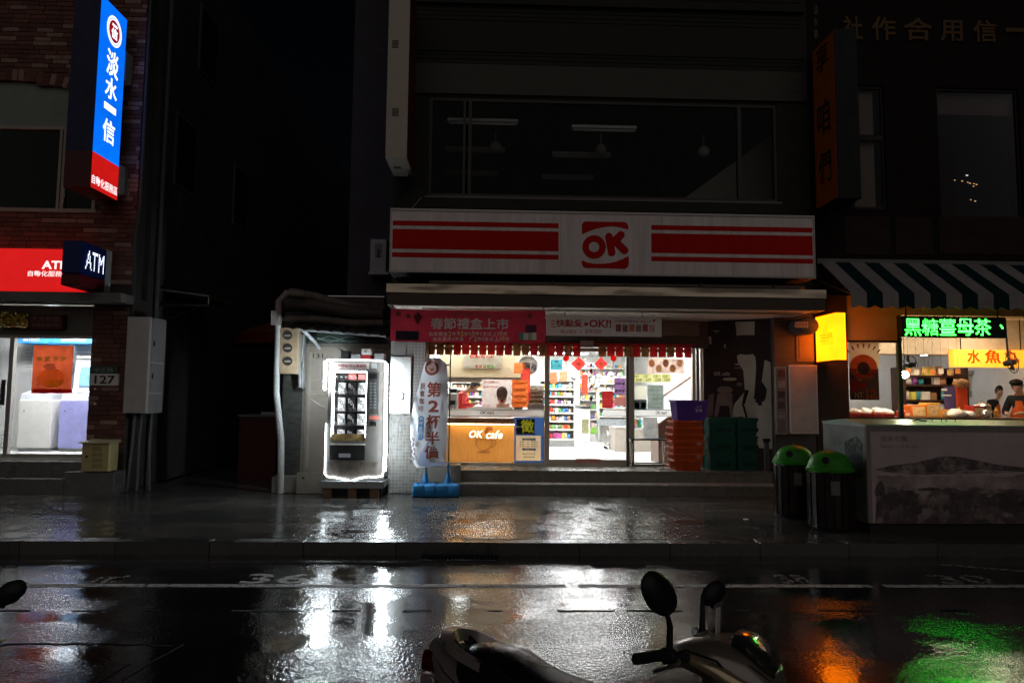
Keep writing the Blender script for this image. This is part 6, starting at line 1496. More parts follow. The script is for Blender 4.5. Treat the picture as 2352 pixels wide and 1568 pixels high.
# light rope
ROPE = mat('rope_emit', (1, 1, 1), .5, em=(.84, .95, 1), es=15., var=0)
P = lambda x, y, d=.03: at(x, y, YV - d)
pts = [P(748, 893), P(749, 860), P(750, 832), P(752, 826), P(790, 826), P(840, 827), P(876, 828), P(885, 831), P(885, 870), P(884, 950), P(883, 1030), P(881, 1080), P(878, 1093), P(860, 1095), P(845, 1094), P(825, 1098), P(806, 1104), P(785, 1099), P(765, 1095), P(752, 1094), P(746, 1088), P(747, 1050), P(748, 1010), P(749, 972)]
t = thing('light_rope', 'glowing white LED light rope taped around the vending machine front', 'light rope', (pts[0].x, YV - .03, z0))
MB().tube(pts, .0095, 7).build('rope', ROPE, t, sm=1)
ROPE2 = mat('rope_emit_bright', (1, 1, 1), .5, em=(.84, .95, 1), es=300., var=0)
MB().tube([P(746, 895, .05), P(747, 831, .05)], .018, 8).build('tube_and_glare', ROPE2, t, sm=1); MB().tube([P(888, 835, .05), P(887, 950, .05), P(885, 1080, .05)], .015, 8).build('tube_and_glare', mat('rope_glare_emit', (1, 1, 1), .5, em=(.84, .95, 1), es=130., var=0), t, sm=1)  # right-hand tube stands in for the thick glare of the rope
for x, y in ((748, 893), (885, 870), (883, 1030), (806, 1103), (747, 1050), (790, 826)): q = P(x, y, .0); bx(q.x - .02, q.x + .02, YV - .034, YV - .001, q.z - .006, q.z + .006).build('tape', PAPER, t)
# boxes on top of the machine
for (xa, xb, ya, m_, lab) in ((783, 800, 806, mat('topbox_dark', (.04, .04, .042), .5), 'dark box on top of the vending machine, next to the bright corner tube'), (806, 828, 813, mat('topbox_grey', (.3, .3, .3), .5), 'grey open box on top of the vending machine'), (830, 852, 800, mat('topbox_red', (.4, .03, .03), .5), 'red and white box on top of the vending machine'), (860, 882, 811, mat('topbox_pale', (.36, .37, .38), .5), 'pale box on top of the vending machine at the pillar end')):
    A_, B_ = at(xa, 815, YV + .1).x, at(xb, 815, YV + .1).x; zz = at(815, ya, YV + .1).z
    t = thing('small_box', lab, 'box', ((A_ + B_) / 2, YV + .2, z1)); bx(A_, B_, YV + .1, YV + .34, z1 - .001, zz if 'red' not in lab else z1 + (zz - z1) * .5, .004).build('carton', m_, t)
    if 'red' in lab: bx(A_, B_, YV + .1, YV + .34, z1 + (zz - z1) * .5 + .001, zz, .004).build('lid', PAPER, t); textp(MB(), 'V', xa + 6, 803, xb - 8, 810, YV + .095, .02).build('lettering', INK, t)
    else: MB().add([(A_, YV + .1, zz), (A_ - .06, YV + .06, zz + .05), (A_ - .06, YV + .3, zz + .05), (A_, YV + .34, zz)], [(0, 1, 2, 3)]).build('flap', m_, t)
# ================================================================== GINGER TEA SHOP (right)
YR = 11.35
rx0, rx1 = xr + .002, 10.5
rb = thing('ginger_tea_building', 'dark stone building with a warm lit ginger tea shop under a striped awning', 'building', (7.5, YR, .15))
STN = mat('dark_granite', (.016, .012, .011), .7, var=.3, scale=3, spec=.06); STN2 = mat('dark_granite_b', (.035, .023, .02), .7, var=.3, scale=3, spec=.06)
WA = rect(1958, 196, 2034, 480, YR); WB_ = rect(2156, 203, 2346, 500, YR)
zc2 = 3.5
for (a_, b_, c0, c1) in ((rx0, WA[0], zc2, 10.5), (WA[1], WB_[0], zc2, 10.5), (WB_[1], rx1, zc2, 10.5), (WA[0], WA[1], zc2, WA[2]), (WA[0], WA[1], WA[3], 10.5), (WB_[0], WB_[1], zc2, WB_[2]), (WB_[0], WB_[1], WB_[3], 10.5)):
    bx(a_, b_, YR, YR + .3, c0, c1).build('wall', STN, rb)
for (xa, ya, xb, yb) in ((1938, 498, 2042, 585), (2155, 500, 2420, 585), (2055, 500, 2140, 585)):
    c_ = rect(xa, ya, xb, yb, YR); bx(c_[0], c_[1], YR - .02, YR - .001, c_[2], c_[3]).build('stone_panel', STN2, rb)
BLIND = mat('blind_cream', (.42, .36, .31), .8, var=.08); FRD = mat('frame_dark', (.02, .018, .017), .5)
for W_, splits in ((WA, (.42,)), (WB_, ())):
    f_ = bx(W_[0], W_[1], YR + .04, YR + .1, W_[2], W_[2] + .05).build('window_frame', FRD, rb); bx(W_[0], W_[1], YR + .04, YR + .1, W_[3] - .05, W_[3]).build('window_bar', FRD, f_)
    for xx in (W_[0], W_[1] - .04): bx(xx, xx + .04, YR + .04, YR + .1, W_[2] + .05, W_[3] - .05).build('window_bar', FRD, f_)
    for s_ in splits: zz = W_[3] - (W_[3] - W_[2]) * s_; bx(W_[0] + .04, W_[1] - .04, YR + .04, YR + .1, zz - .05, zz + .05).build('window_bar', FRD, f_)
    bx(W_[0] + .04, W_[1] - .04, YR + .06, YR + .066, W_[2] + .05, W_[3] - .05).build('pane', glass('dark_pane', (.75, .75, .75), .2), f_)
bx(WA[0] + .02, WA[1] - .12, YR + .15, YR + .17, WA[2], WA[3]).build('blind', BLIND, rb)
c_ = rect(2156, 204, 2346, 265, YR + .15); bx(WB_[0], WB_[1], YR + .15, YR + .17, c_[2], WB_[3]).build('blind', mat('blind_grey', (.27, .235, .225), .8), rb)
bx(WB_[0] - .3, WB_[1] + .3, 13.5, 13.6, WB_[2] - .3, WB_[3]).build('room_wall', mat('room_brown', (.02, .016, .013), .9), rb)
for k, (x, y, r_) in enumerate(((2221, 403, .016), (2193, 414, .01), (2210, 416, .012), (2223, 419, .01), (2228, 421, .012), (2237, 422, .01), (2243, 424, .012), (2236, 428, .01), (2230, 459, .01), (2240, 462, .012), (2022, 387, .01))):
    p_ = at(x, y, 12.3); tag(MB().ball(p_, r_, 8, 6, (1.6, .6, .7)).build('reflection_spot', mat('reflection_emit_%d' % (k == 0), (1, .8, .5), .5, em=(1, .55, .25) if k else (.9, 1, .8), es=1.6, var=0, nosample=True), rb) if False else MB().ball(p_, r_, 8, 6, (1.6, .6, .7)).build('reflection_bead', mat('reflection_emit_%d' % (k == 0), (1, .8, .5), .5, em=(1, .55, .25) if k else (.9, 1, .8), es=1.6, var=0, nosample=True)), 'tiny glowing bead standing for a light reflected in the dark upper window', 'light', 'beads for reflections in the dark upper window')  # glowing beads stand in for lights mirrored in the window
p_ = [at(2185, 412, 12.31), at(2225, 420, 12.31), at(2250, 428, 12.31)]
tag(MB().tube([at(2160, 396, 12.32), at(2221, 403, 12.32), at(2193, 414, 12.32), at(2228, 421, 12.32), at(2243, 424, 12.32), at(2230, 459, 12.32), at(2350, 470, 12.32)], .003, 4).build('reflection_bead_wire', BLACK), 'thin black wire joining the beads that stand for reflections in the upper window', 'wire')
# gilded characters high on the wall, read from the right
GILT = mat('gilt_dim', (.1, .055, .02), .5, .3, var=.4)
gl = thing('gilded_wall_lettering', 'row of dim gilded characters high on the dark stone building', 'lettering', (7.3, YR, 7.9))
for s_, x0, y0, x1, y1 in (('社', 1936, 38, 1980, 92), ('作', 2003, 40, 2056, 93), ('合', 2076, 42, 2140, 93), ('用', 2160, 48, 2210, 95), ('信', 2236, 48, 2288, 97), ('一', 2310, 66, 2352, 74)): 
    textp(MB(), s_, x0, y0, x1, y1, YR - .03, .02).build('character', GILT, gl)
    c_ = rect((x0 + x1) / 2 - 3, (y0 + y1) / 2 - 3, (x0 + x1) / 2 + 3, (y0 + y1) / 2 + 3, YR - .02); bx(c_[0], c_[1], YR - .029, YR + .001, c_[2], c_[3]).build('fixing', FRD, gl)
for i, s_ in enumerate('淡水第'): textp(MB(), s_, 1869, 12 + i * 28, 1879, 34 + i * 28, YR - .02, .0).build('character', mat('gilt_grey', (.14, .13, .11), .5), gl)
# orange vertical sign
Yn, Yf_ = 10.45, 11.2
A, B = at(1922, 300, Yn).x, at(1974, 300, Yn).x; z0, z1 = at(1945, 455, Yn).z, at(1945, 66, Yn).z
t = thing('orange_vertical_sign', 'unlit vertical box sign with an orange face and black brush characters', 'sign', ((A + B) / 2, Yn, z0))
bx(A, B, Yn, Yf_, z0, z1).build('sign_box', mat('sign_black', (.006, .007, .008), .5), t); bx(A - .006, A - .001, Yn + .02, Yf_ - .02, z0 + .02, z1 - .02).build('orange_face', mat('face_orange', (.75, .17, .015), .5, var=.15), t)
for s_, ya, yb in (('享', 100, 160), ('咱', 228, 305), ('們', 345, 418)):
    za, zb2 = at(1900, yb, 10.8).z, at(1900, ya, 10.8).z; text(MB(), s_, (A - .008, Yf_ - .14, za), (0, -1, 0), (0, 0, 1), .42, zb2 - za, .01).build('lettering', INK, t)
for zz in (z0 + .4, z1 - .6): bx(A + .1, B - .1, Yf_, YR + .01, zz, zz + .08).build('bracket', FRD, t)
# striped awning
zt_, zf_ = at(2100, 603, YR - .03).z, at(2100, 673, 10.35).z
aw = thing('striped_awning', 'green and white striped shop awning with a scalloped edge', 'awning', (7.5, 10.8, zf_))
ax0 = at(1878, 605, YR).x + .02; sw = .252
AG = mat('awning_green', (.008, .024, .026), .8, var=.2, spec=.08); AWH = mat('awning_white', (.27, .25, .25), .8, var=.18, scale=3, spec=.08)
for i in range(19):
    xa, xb = ax0 + i * sw, ax0 + (i + 1) * sw; m_ = AWH if i % 2 == 0 else AG
    MB().add([(xa, YR - .03, zt_), (xb, YR - .03, zt_), (xb, 10.35, zf_), (xa, 10.35, zf_), (xa, YR - .03, zt_ - .012), (xb, YR - .03, zt_ - .012), (xb, 10.36, zf_ - .012), (xa, 10.36, zf_ - .012)], [(0, 3, 2, 1), (4, 5, 6, 7), (3, 7, 6, 2)]).build('stripe', m_, aw)
    pts = [(xa, zf_ - .002), (xb, zf_ - .002)] + [(xb - sw * k / 8, zf_ - .2 - .045 * abs(math.cos(math.pi * (k / 8)))) for k in range(9)]
    MB().prism(pts, 10.347, 10.352).build('valance', m_, aw)
MB().tube([(ax0, 10.37, zf_ - .01), (ax0 + 19 * sw, 10.37, zf_ - .01)], .016, 8).build('front_bar', ALU, aw); bx(ax0 - .05, ax0 + 19 * sw, YR - .06, YR - .031, zt_ - .05, zt_ + .04).build('back_rail', mat('rail_grey', (.18, .17, .165), .5), aw)
MB().tube([(ax0 + .01, 10.37, zf_ - .02), (ax0 + .01, YR - .01, zt_ - .35)], .014, 6).build('arm', ALU, aw)
# ground floor shell
ox0 = at(1945, 860, YR).x
bx(rx0, ox0, YR - .05, YR + .4, .15, zc2).build('pier', mat('pier_brown', (.05, .028, .018), .5), rb)
WCR = mat('wall_cream_warm', (.5, .38, .22), .6, var=.06); SHW = mat('shop_white', (.7, .68, .64), .6, var=.05)
YI = 16.0; FLR2 = .47
bx(ox0, rx1, YR, YI, .14, FLR2).build('shop_floor', mat('shop_floor_grey', (.25, .22, .2), .4), rb)
bx(ox0 - .1, ox0, YR + .4, YI, FLR2, 3.4).build('shop_wall', WCR, rb); bx(ox0, rx1, YI, YI + .1, FLR2, 3.4).build('shop_wall', SHW, rb); bx(rx1, rx1 + .1, YR, YI, FLR2, 3.4).build('shop_wall', SHW, rb)
bx(ox0, rx1, YR + .3, YI, 3.3, 3.42).build('shop_ceiling', SHW, rb)
bx(ox0, rx1, YR - .0, YR + .3, 3.18, zc2).build('shop_lintel', WCR, rb)
c_ = rect(1945, 712, 2068, 782, YR + .08); bx(ox0, c_[1], YR + .05, YR + .1, c_[2], 3.18).build('transom_panel', WCR, rb)
GRP = mat('green_post', (.02, .07, .045), .4); c_ = rect(2064, 782, 2072, 962, YR + .05)
bx(c_[0], c_[1], YR + .03, YR + .1, FLR2, 3.18).build('green_post', GRP, rb)
bx(ox0, c_[0], YR + .03, YR + .1, at(2000, 782, YR + .05).z - .03, at(2000, 782, YR + .05).z).build('window_head', FRD, rb)
bx(ox0 + .01, c_[0] - .01, YR + .06, YR + .066, 1.3, at(2000, 783, YR + .05).z - .03).build('pane', GLASS, rb)
bx(ox0, rx1, 12.9, 13.3, 2.62, 3.3).build('bulkhead', mat('bulkhead_tan', (.55, .45, .33), .6), rb)
KW = mat('kitchen_white', (.72, .74, .75), .35)
# lamps
for i, (X, Y) in enumerate(((7.1, 11.95), (8.1, 11.95), (9.2, 12.3), (7.5, 14.5), (8.8, 14.5))):
    em = (1, .82, .6) if Y < 13 else (.92, .97, 1)
    t = thing('shop_ceiling_lamp', '%s ceiling lamp in the ginger tea shop' % ('lit warm' if Y < 13 else 'lit cold white'), 'lamp', (X, Y, 3.24), ('warm' if Y < 13 else 'cold') + ' lamps in the tea shop')
    bx(X - .32, X + .32, Y - .12, Y + .12, 3.27, 3.301).build('housing', WHITE, t); bx(X - .3, X + .3, Y - .1, Y + .1, 3.255, 3.2695).build('diffuser', mat('shop_lamp_%d' % (Y < 13), (1, 1, 1), .5, em=em, es=42., var=0), t)
for x, y in ((2130, 795), (2318, 783)):
    p_ = at(x, y, 12.85); t = thing('downlight', 'small round downlight in the tan bulkhead of the tea shop', 'lamp', (p_.x, 12.85, 2.6), 'downlights in the tea shop bulkhead'); MB().lathe([(.06, 0), (.06, .02)], (p_.x, 12.97, 2.602), 14).build('lens', mat('downlight_emit', (1, 1, 1), .5, em=(.95, .98, 1), es=20., var=0), t); MB().lathe([(.075, 0), (.075, .02)], (p_.x, 12.97, 2.6055), 14).build('ring', WHITE, t)
# bare bulb
p_ = at(2078, 860, 11.6); t = thing('bare_bulb', 'dazzling bare warm light bulb hanging at the green post', 'light bulb', (p_.x, 11.6, p_.z))
MB().ball(p_, .06, 14, 10).build('bulb', mat('bulb_emit', (1, .9, .7), .5, em=(1, .8, .5), es=320., var=0), t, sm=1); MB().lathe([(.02, 0), (.022, .06), (.01, .08)], (p_.x, p_.y, p_.z + .04), 10).build('socket', BLACK, t); MB().tube([(p_.x, p_.y, p_.z + .1), (p_.x, p_.y, 3.301)], .004, 5).build('cord', BLACK, t)  # ball larger than the bulb, its flare put into the size
# LED board
YL = 10.75
b = rect(2072, 727, 2312, 775, YL); t = thing('led_message_board', 'green LED message board hanging under the striped awning', 'LED sign', ((b[0] + b[1]) / 2, YL, b[2]))
bx(b[0], b[1], YL, YL + .1, b[2], b[3], .006).build('case', mat('led_case', (.004, .012, .008), .35), t)
LG = mat('led_green', (.3, 1, .5), .5, em=(.021, 1, .033), es=23., var=0)
for ci, ch in enumerate('黑糖薑母茶'):
    q0 = rect(2078 + ci * 40, 732, 2115 + ci * 40, 770, YL); pts, px_ = dots(ch, q0[1] - q0[0], q0[3] - q0[2], 17, .0); dm = MB(); r_ = px_ * .46
    for (u, v) in pts: x, z = q0[0] + u, q0[2] + v; dm.add([(x - r_, YL - .004, z - r_), (x + r_, YL - .004, z - r_), (x + r_, YL - .004, z + r_), (x - r_, YL - .004, z + r_)], [(0, 1, 2, 3)])
    dm.build('led_character', LG, t)
dm = MB()
for (u, v) in ((2297, 746), (2299, 749), (2301, 752)): c_ = rect(u, v, u + 3, v + 3, YL); dm.add([(c_[0], YL - .004, c_[2]), (c_[1], YL - .004, c_[2]), (c_[1], YL - .004, c_[3]), (c_[0], YL - .004, c_[3])], [(0, 1, 2, 3)])
dm.build('led_character', LG, t)
for xx in (b[0] + .1, b[1] - .1): MB().tube([(xx, YL + .05, b[3]), (xx, YL + .05, zf_ + .1)], .012, 6).build('hanger', BLACK, t)
# yellow projecting lightbox
Yn, Yf_ = 10.6, 11.28
A, B = at(1921, 770, Yn).x, at(1943, 770, Yn).x; z0, z1 = at(1932, 826, Yn).z, at(1932, 718, Yn).z
t = thing('yellow_lightbox', 'glowing yellow box sign on the pier beside the ginger tea shop', 'sign', ((A + B) / 2, Yn, z0))
bx(A, B, Yn, Yf_, z0, z1, .004).build('lightbox', mat('lit_yellow', (.8, .5, .05), .4, em=(1, .165, .001), es=5.5, var=.3, scale=2.2), t)
text(MB(), '咱們', (A - .004, Yf_ - .16, z0 + .26), (0, -1, 0), (0, 0, 1), .4, .2, .0).build('lettering', mat('lit_ochre', (.5, .25, .02), .5, em=(.7, .22, 0), es=1.3, var=0, nosample=True), t)
for zz in (z0 - .02, z1): bx(A - .01, B + .01, Yn - .01, Yf_, zz, zz + .02).build('edge', mat('edge_orange', (.3, .15, .02), .5), t)
bx(A + .03, B - .03, Yf_ + .001, YR - .049, z0 + .3, z1 - .3).build('bracket', FRD, t)
# round capsule sign
p_ = at(1844, 750, 11.1); t = thing('capsule_sign', 'dark grey oval sign with a pale label on the pillar under the awning end', 'sign', (p_.x, 11.1, p_.z - .14))
MB(Matrix.Translation((p_.x, 11.0, p_.z)) @ Matrix.Rotation(rad(90), 4, 'X')).lathe([(.14, -.3), (.15, -.15), (.15, .1), (.13, .12)], n=20, sx=1.15).build('case', mat('capsule_grey', (.08, .08, .085), .4), t, sm=1)
q = rect(1826, 739, 1856, 752, 10.876); bx(q[0], q[1], 10.872, 10.879, q[2], q[3]).build('label', mat('capsule_label', (.5, .48, .47), .5), t); textp(MB(), '生活百貨', 1828, 742, 1854, 749, 10.87, .0).build('lettering', INK, t)
bx(p_.x - .02, p_.x + .02, 11.28, YFAC + .01, p_.z - .03, p_.z + .03).build('bracket', FRD, t)
# two standing panels in front of the pillar
b = rect(1813, 838, 1879, 996, 11.1); t = thing('blank_poster_frame', 'blank white poster frame leaning on the dark pillar', 'poster frame', ((b[0] + b[1]) / 2, 11.1, b[2])); bx(b[0], b[1], 11.1, 11.16, b[2], b[3], .006).build('frame', mat('frame_white', (.66, .6, .58), .4), t); bx(b[0] + .025, b[1] - .025, 11.094, 11.0995, b[2] + .025, b[3] - .025).build('panel', mat('panel_pink', (.5, .43, .41), .45), t); bx(b[0] + .1, b[1] - .1, 11.161, YFAC - .009, b[2] + .5, b[2] + .6).build('bracket', FRD, t)
b = rect(1781, 842, 1808, 997, 11.12); t = thing('narrow_notice_frame', 'narrow framed notice panel with faded pictures beside the blank poster frame', 'poster frame', ((b[0] + b[1]) / 2, 11.12, b[2])); bx(b[0], b[1], 11.12, 11.17, b[2], b[3], .004).build('frame', ALU, t); bx(b[0] + .02, b[1] - .02, 11.115, 11.1195, b[2] + .02, b[3] - .02).build('sheet', mat('notice_mauve', (.17, .14, .14), .5, var=.15), t)
for k, c_ in enumerate(((.12, .05, .04), (.28, .26, .27), (.07, .06, .06), (.07, .06, .06), (.24, .22, .23))): q = rect(1787, 850 + k * 24, 1803, 866 + k * 24, 11.114); bx(q[0], q[1], 11.111, 11.1145, q[2], q[3]).build('picture', mat('notice_pic_%d' % k, c_, .5, var=.4, scale=20), t)
bx(b[0] + .05, b[1] - .05, 11.171, YFAC - .009, b[2] + .5, b[2] + .6).build('bracket', FRD, t)
# sun poster, black menu
YQ = YR + .052
t, b = poster(1949, 784, 2020, 845, mat('sun_cream', (.66, .56, .4), .5, var=.05), 'cream poster with a red sun and dark rays in the tea shop window', YQ)
pel(1983, 843, 33, 30, mat('sun_red', (.5, .1, .04), .5), t, Y=YQ); pel(1983, 845, 15, 15, mat('sun_dark', (.1, .1, .1), .5), t, Y=YQ, d=.005)
for k in range(13):
    a_ = math.pi * (k + .5) / 13; p_ = at(1983 + 47 * math.cos(a_), 843 - 44 * math.sin(a_), YQ); q = at(1983 + 58 * math.cos(a_), 843 - 54 * math.sin(a_), YQ)
    if p_.x < b[0] or q.x > b[1] + .02 or q.z > b[3]: continue
    d_ = (q - p_).normalized(); nn = Vector((-d_.z, 0, d_.x)) * .018
    MB().add([p_ - nn * .4, p_ + nn * .4, q + nn, q - nn], [(0, 1, 2, 3)]).build('printed_ray', thin(mat('ray_brown', (.16, .1, .06), .5), .75), t).location.y -= .004
t, b = poster(1951, 846, 2019, 918, mat('menu_black', (.03, .018, .014), .5), 'black menu poster with an orange price in the tea shop window', YQ)
pt('NT.', 1964, 900, 1984, 914, mat('menu_cream', (.6, .5, .4), .5), t, .0, Y=YQ); pt('12', 1990, 893, 2014, 915, mat('menu_orange', (.65, .16, .03), .5), t, .03, Y=YQ); pt('黑糖薑母茶', 1966, 850, 2002, 857, mat('menu_cream'), t, .0, Y=YQ); pt('熱飲冷飲', 1978, 862, 2006, 867, mat('menu_cream'), t, .0, Y=YQ)
p4 = [at(x, y, YQ - .004) for x, y in ((1952, 872), (1988, 878), (1994, 886), (1952, 906))]; MB().add(p4, [(0, 1, 2, 3)]).build('printed_shape', thin(mat('menu_red2', (.4, .06, .03), .5), .75), t)
# interior yellow sign
YS_ = 12.75
b = rect(2190, 803, 2352, 843, YS_); t = thing('fish_ball_lightbox', 'glowing yellow box sign with red brush characters inside the tea shop', 'sign', ((b[0] + b[1]) / 2, YS_, b[2])); bx(b[0], b[1] + .6, YS_, YS_ + .14, b[2], b[3]).build('lightbox', mat('lit_yellow2', (.8, .55, .1), .4, em=(1, .36, .01), es=1.15, var=.1), t)
for s_, x0, x1 in (('水', 2222, 2250), ('魚', 2262, 2298), ('丸', 2306, 2340)): textp(MB(), s_, x0, 804, x1, 834, YS_ - .004, .03).build('lettering', mat('lit_redink', (.5, .05, .0), .5, em=(.7, .06, 0), es=.7, var=0, nosample=True), t)
for xx in (b[0] + .2, b[1]): MB().tube([(xx, YS_ + .07, b[3]), (xx, YS_ + .07, 3.31)], .01, 6).build('hanger', FRD, t)
# wall fans
def fan(x, y, Y, r_, lab):
    p_ = at(x, y, Y); t = thing('wall_fan', lab, 'fan', (p_.x, Y, p_.z)); M_ = Matrix.Translation(p_) @ Matrix.Rotation(rad(80), 4, 'X') @ Matrix.Rotation(rad(25), 4, 'Y')
    mb = MB(M_); mb.tube([(r_ * math.cos(a_ * .2618), r_ * math.sin(a_ * .2618), 0) for a_ in range(25)], .008, 5, False); mb.build('guard', DARK, t)
    for k in range(12): MB(M_).tube([(0, 0, .05), (r_ * math.cos(k * .5236), r_ * math.sin(k * .5236), 0)], .003, 4).build('guard_wire', DARK, t)
    for k in range(3):
        a_ = k * 2.094; MB(M_).add([(.03 * math.cos(a_), .03 * math.sin(a_), 0), (.85 * r_ * math.cos(a_ - .2), .85 * r_ * math.sin(a_ - .2), -.02), (.85 * r_ * math.cos(a_ + .5), .85 * r_ * math.sin(a_ + .5), .02), (.04 * math.cos(a_ + .8), .04 * math.sin(a_ + .8), .01)], [(0, 1, 2, 3)]).build('blade', BLACK, t)
    MB(M_).lathe([(.05, -.14), (.06, -.05), (.05, .03)], n=12).build('motor', BLACK, t, sm=1); MB().tube([p_ + Vector((.02, .1, 0)), p_ + Vector((.05, .16, .12)), (p_.x + .05, p_.y + .2, 3.301 if Y > 12 else 3.19)], .02, 7).build('arm', BLACK, t)
fan(2325, 832, 12.45, .2, 'black wall fan in front of the glowing yellow sign'); fan(2092, 838, 13.6, .22, 'dark fan hanging deeper in the tea shop behind the green post')
# product shelf behind
b = rect(2074, 846, 2222, 960, 13.4); t = thing('wooden_product_shelf', 'dark wooden shelf with rows of paper packets in the tea shop', 'shelf', ((b[0] + b[1]) / 2, 13.5, FLR2)); WD = mat('shelf_wood_dark', (.06, .03, .02), .5)
bx(b[0], b[1], 13.75, 13.8, FLR2, b[3] + .02).build('back_panel', WD, t)
for xx in (b[0], b[1] - .04): bx(xx, xx + .04, 13.35, 13.749, FLR2, b[3] + .02).build('side_panel', WD, t)
zz = [at(2150, y, 13.4).z for y in (948, 918, 883, 862)]
for k, z in enumerate(zz):
    bx(b[0] + .041, b[1] - .041, 13.35, 13.748, z - .04, z).build('shelf_board', WD, t)
    packs(b[0] + .06, b[1] - .06, 13.45, z, .2 if k != 2 else .17, 'on the dark wooden shelf of the tea shop', 'tea shop shelf', (0, 1), .1, .17, .1, .9)
# kitchen fittings: grey hood, paper sheets, white cupboard
b = rect(2222, 860, 2296, 912, 14.6); t = thing('kitchen_board', 'grey board with two paper notices on the white kitchen wall', 'board', ((b[0] + b[1]) / 2, 15.9, b[2])); bx(b[0], b[1], 14.6, 14.64, b[2], b[3], .01).build('board', mat('board_grey', (.36, .36, .36), .5), t); 
for x0_, x1_, y0_, y1_ in ((2228, 2252, 864, 898), (2264, 2284, 868, 902)): c_ = rect(x0_, y0_, x1_, y1_, 14.59); bx(c_[0], c_[1], 14.59, 14.599, c_[2], c_[3]).build('paper', PAPER, t); c_ = rect(x0_ + 6, y0_ + 6, x1_ - 8, y1_ - 8, 14.588); bx(c_[0], c_[1], 14.586, 14.589, c_[2], c_[3]).build('print', mat('print_red', (.4, .2, .15), .5), t)
MB().tube([at(2222, 856, 14.55), at(2280, 853, 14.55), at(2298, 862, 14.55), at(2303, 885, 14.55)], .05, 10).build('pipe', STEEL, t, sm=1)
bx(b[0], b[0] + .04, 14.641, YI, b[2] + .1, b[2] + .2).build('bracket', STEEL, t)
b = rect(2304, 876, 2330, 960, 14.2); t = thing('white_cupboard', 'white cupboard behind the shop worker', 'cupboard', ((b[0] + b[1]) / 2, 14.4, FLR2)); bx(b[0], b[1], 14.2, 14.7, FLR2, b[3], .008).build('body', KW, t); c_ = rect(2308, 880, 2324, 890, 14.19); bx(c_[0], c_[1], 14.19, 14.199, c_[2], c_[3]).build('notice', mat('notice_blue', (.4, .45, .5), .5), t)
# counter with goods
zct = at(2150, 958, 11.9).z
t = thing('shop_counter', 'red fronted serving counter of the ginger tea shop', 'counter', (8.0, 12.0, FLR2)); bx(ox0 + .02, rx1 - .3, 11.62, 12.3, FLR2, zct - .05).build('front', mat('counter_red', (.3, .05, .02), .5), t); bx(ox0 + .02, rx1 - .25, 11.57, 12.35, zct - .05, zct).build('top', mat('counter_top_dark', (.12, .08, .06), .3), t)
def cpx(x0_, x1_, yt, Y, m_, lab, cat, nm, d=.25):
    A_, B_ = at(x0_, 940, Y).x, at(x1_, 940, Y).x; z_ = at((x0_ + x1_) / 2, yt, Y).z
    t_ = thing(nm, lab, cat, ((A_ + B_) / 2, Y, zct)); bx(A_, B_, Y, Y + d, zct - .002, z_, .01).build('body', m_, t_); bx(A_ + .02, B_ - .02, Y - .004, Y - .0005, zct + .02, z_ - .03).build('label', mat(nm + '_label', (.75, .5, .25), .5, var=.4, scale=15), t_)
OR = mat('goods_orange', (.65, .15, .02), .45, var=.2); OR2 = mat('goods_amber', (.7, .28, .03), .45, var=.15); RD2 = mat('goods_red', (.45, .04, .03), .45, var=.2)
cpx(2094, 2128, 930, 11.95, OR, 'orange gift box on the tea shop counter', 'box', 'orange_gift_box'); cpx(2130, 2160, 925, 11.95, OR2, 'amber gift box, the tallest on the tea shop counter', 'box', 'amber_gift_box'); cpx(2162, 2184, 940, 11.9, OR2, 'low amber box beside the tallest amber gift box', 'box', 'low_amber_box'); cpx(2076, 2092, 944, 11.85, RD2, 'dark red box at the foot of the green post', 'box', 'red_gift_box'); cpx(2236, 2262, 932, 11.95, RD2, 'red round-edged box on the counter before the kitchen', 'box', 'red_round_box')
b = rect(2197, 868, 2222, 932, 12.2); t = thing('red_paper_sign', 'tall red paper sign with a brown ruffled top standing on the counter', 'sign', ((b[0] + b[1]) / 2, 12.2, zct)); bx(b[0], b[1], 12.2, 12.22, zct - .002, b[3] - .16).build('board', mat('paper_sign_red', (.55, .07, .02), .5), t)
MB().ball(((b[0] + b[1]) / 2, 12.21, b[3] - .1), .13, 12, 8, (1.3, .5, .7)).build('ruffle', mat('ruffle_brown', (.3, .15, .07), .6, var=.5, scale=20, bump=.6, bscale=25), t, sm=1)
b = rect(2160, 888, 2190, 918, 12.4); t = thing('purple_notice_stand', 'purple price notice standing behind the amber boxes', 'notice', ((b[0] + b[1]) / 2, 12.3, zct)); bx(b[0], b[1], 12.28, 12.3, zct - .002, b[3]).build('board', mat('notice_purple', (.1, .07, .2), .5), t); c_ = rect(2163, 892, 2176, 897, 12.27); bx(c_[0], c_[1], 12.276, 12.2795, c_[2], c_[3]).build('text_line', PAPER, t); c_ = rect(2163, 906, 2186, 909, 12.27); bx(c_[0], c_[1], 12.276, 12.2795, c_[2], c_[3]).build('text_line', PAPER, t)
def bag(x, y, Y, sx, sz, m_, lab, grp=None):
    p_ = at(x, y, Y); mb = MB().ball((p_.x, Y, zct + sz * .45), 1., 16, 10, (sx, .12, sz * .5))
    for v in mb.v:
        nz_ = noise.noise(v * 9) * .25 + 1; v.x = p_.x + (v.x - p_.x) * nz_; v.z = zct - .004 + max(0, (v.z - zct)) * nz_
    tag(mb.build('plastic_bag', m_, sm=1), lab, 'bag', grp)
BAGW = mat('bag_white', (.8, .78, .76), .25, var=.1, bump=.5, bscale=18)
for i in range(4): bag(1962 + i * 24, 940, 11.85, .13, .16, BAGW, 'white crumpled packet laid out on the tea shop counter behind the window', 'white packets behind the tea shop window')
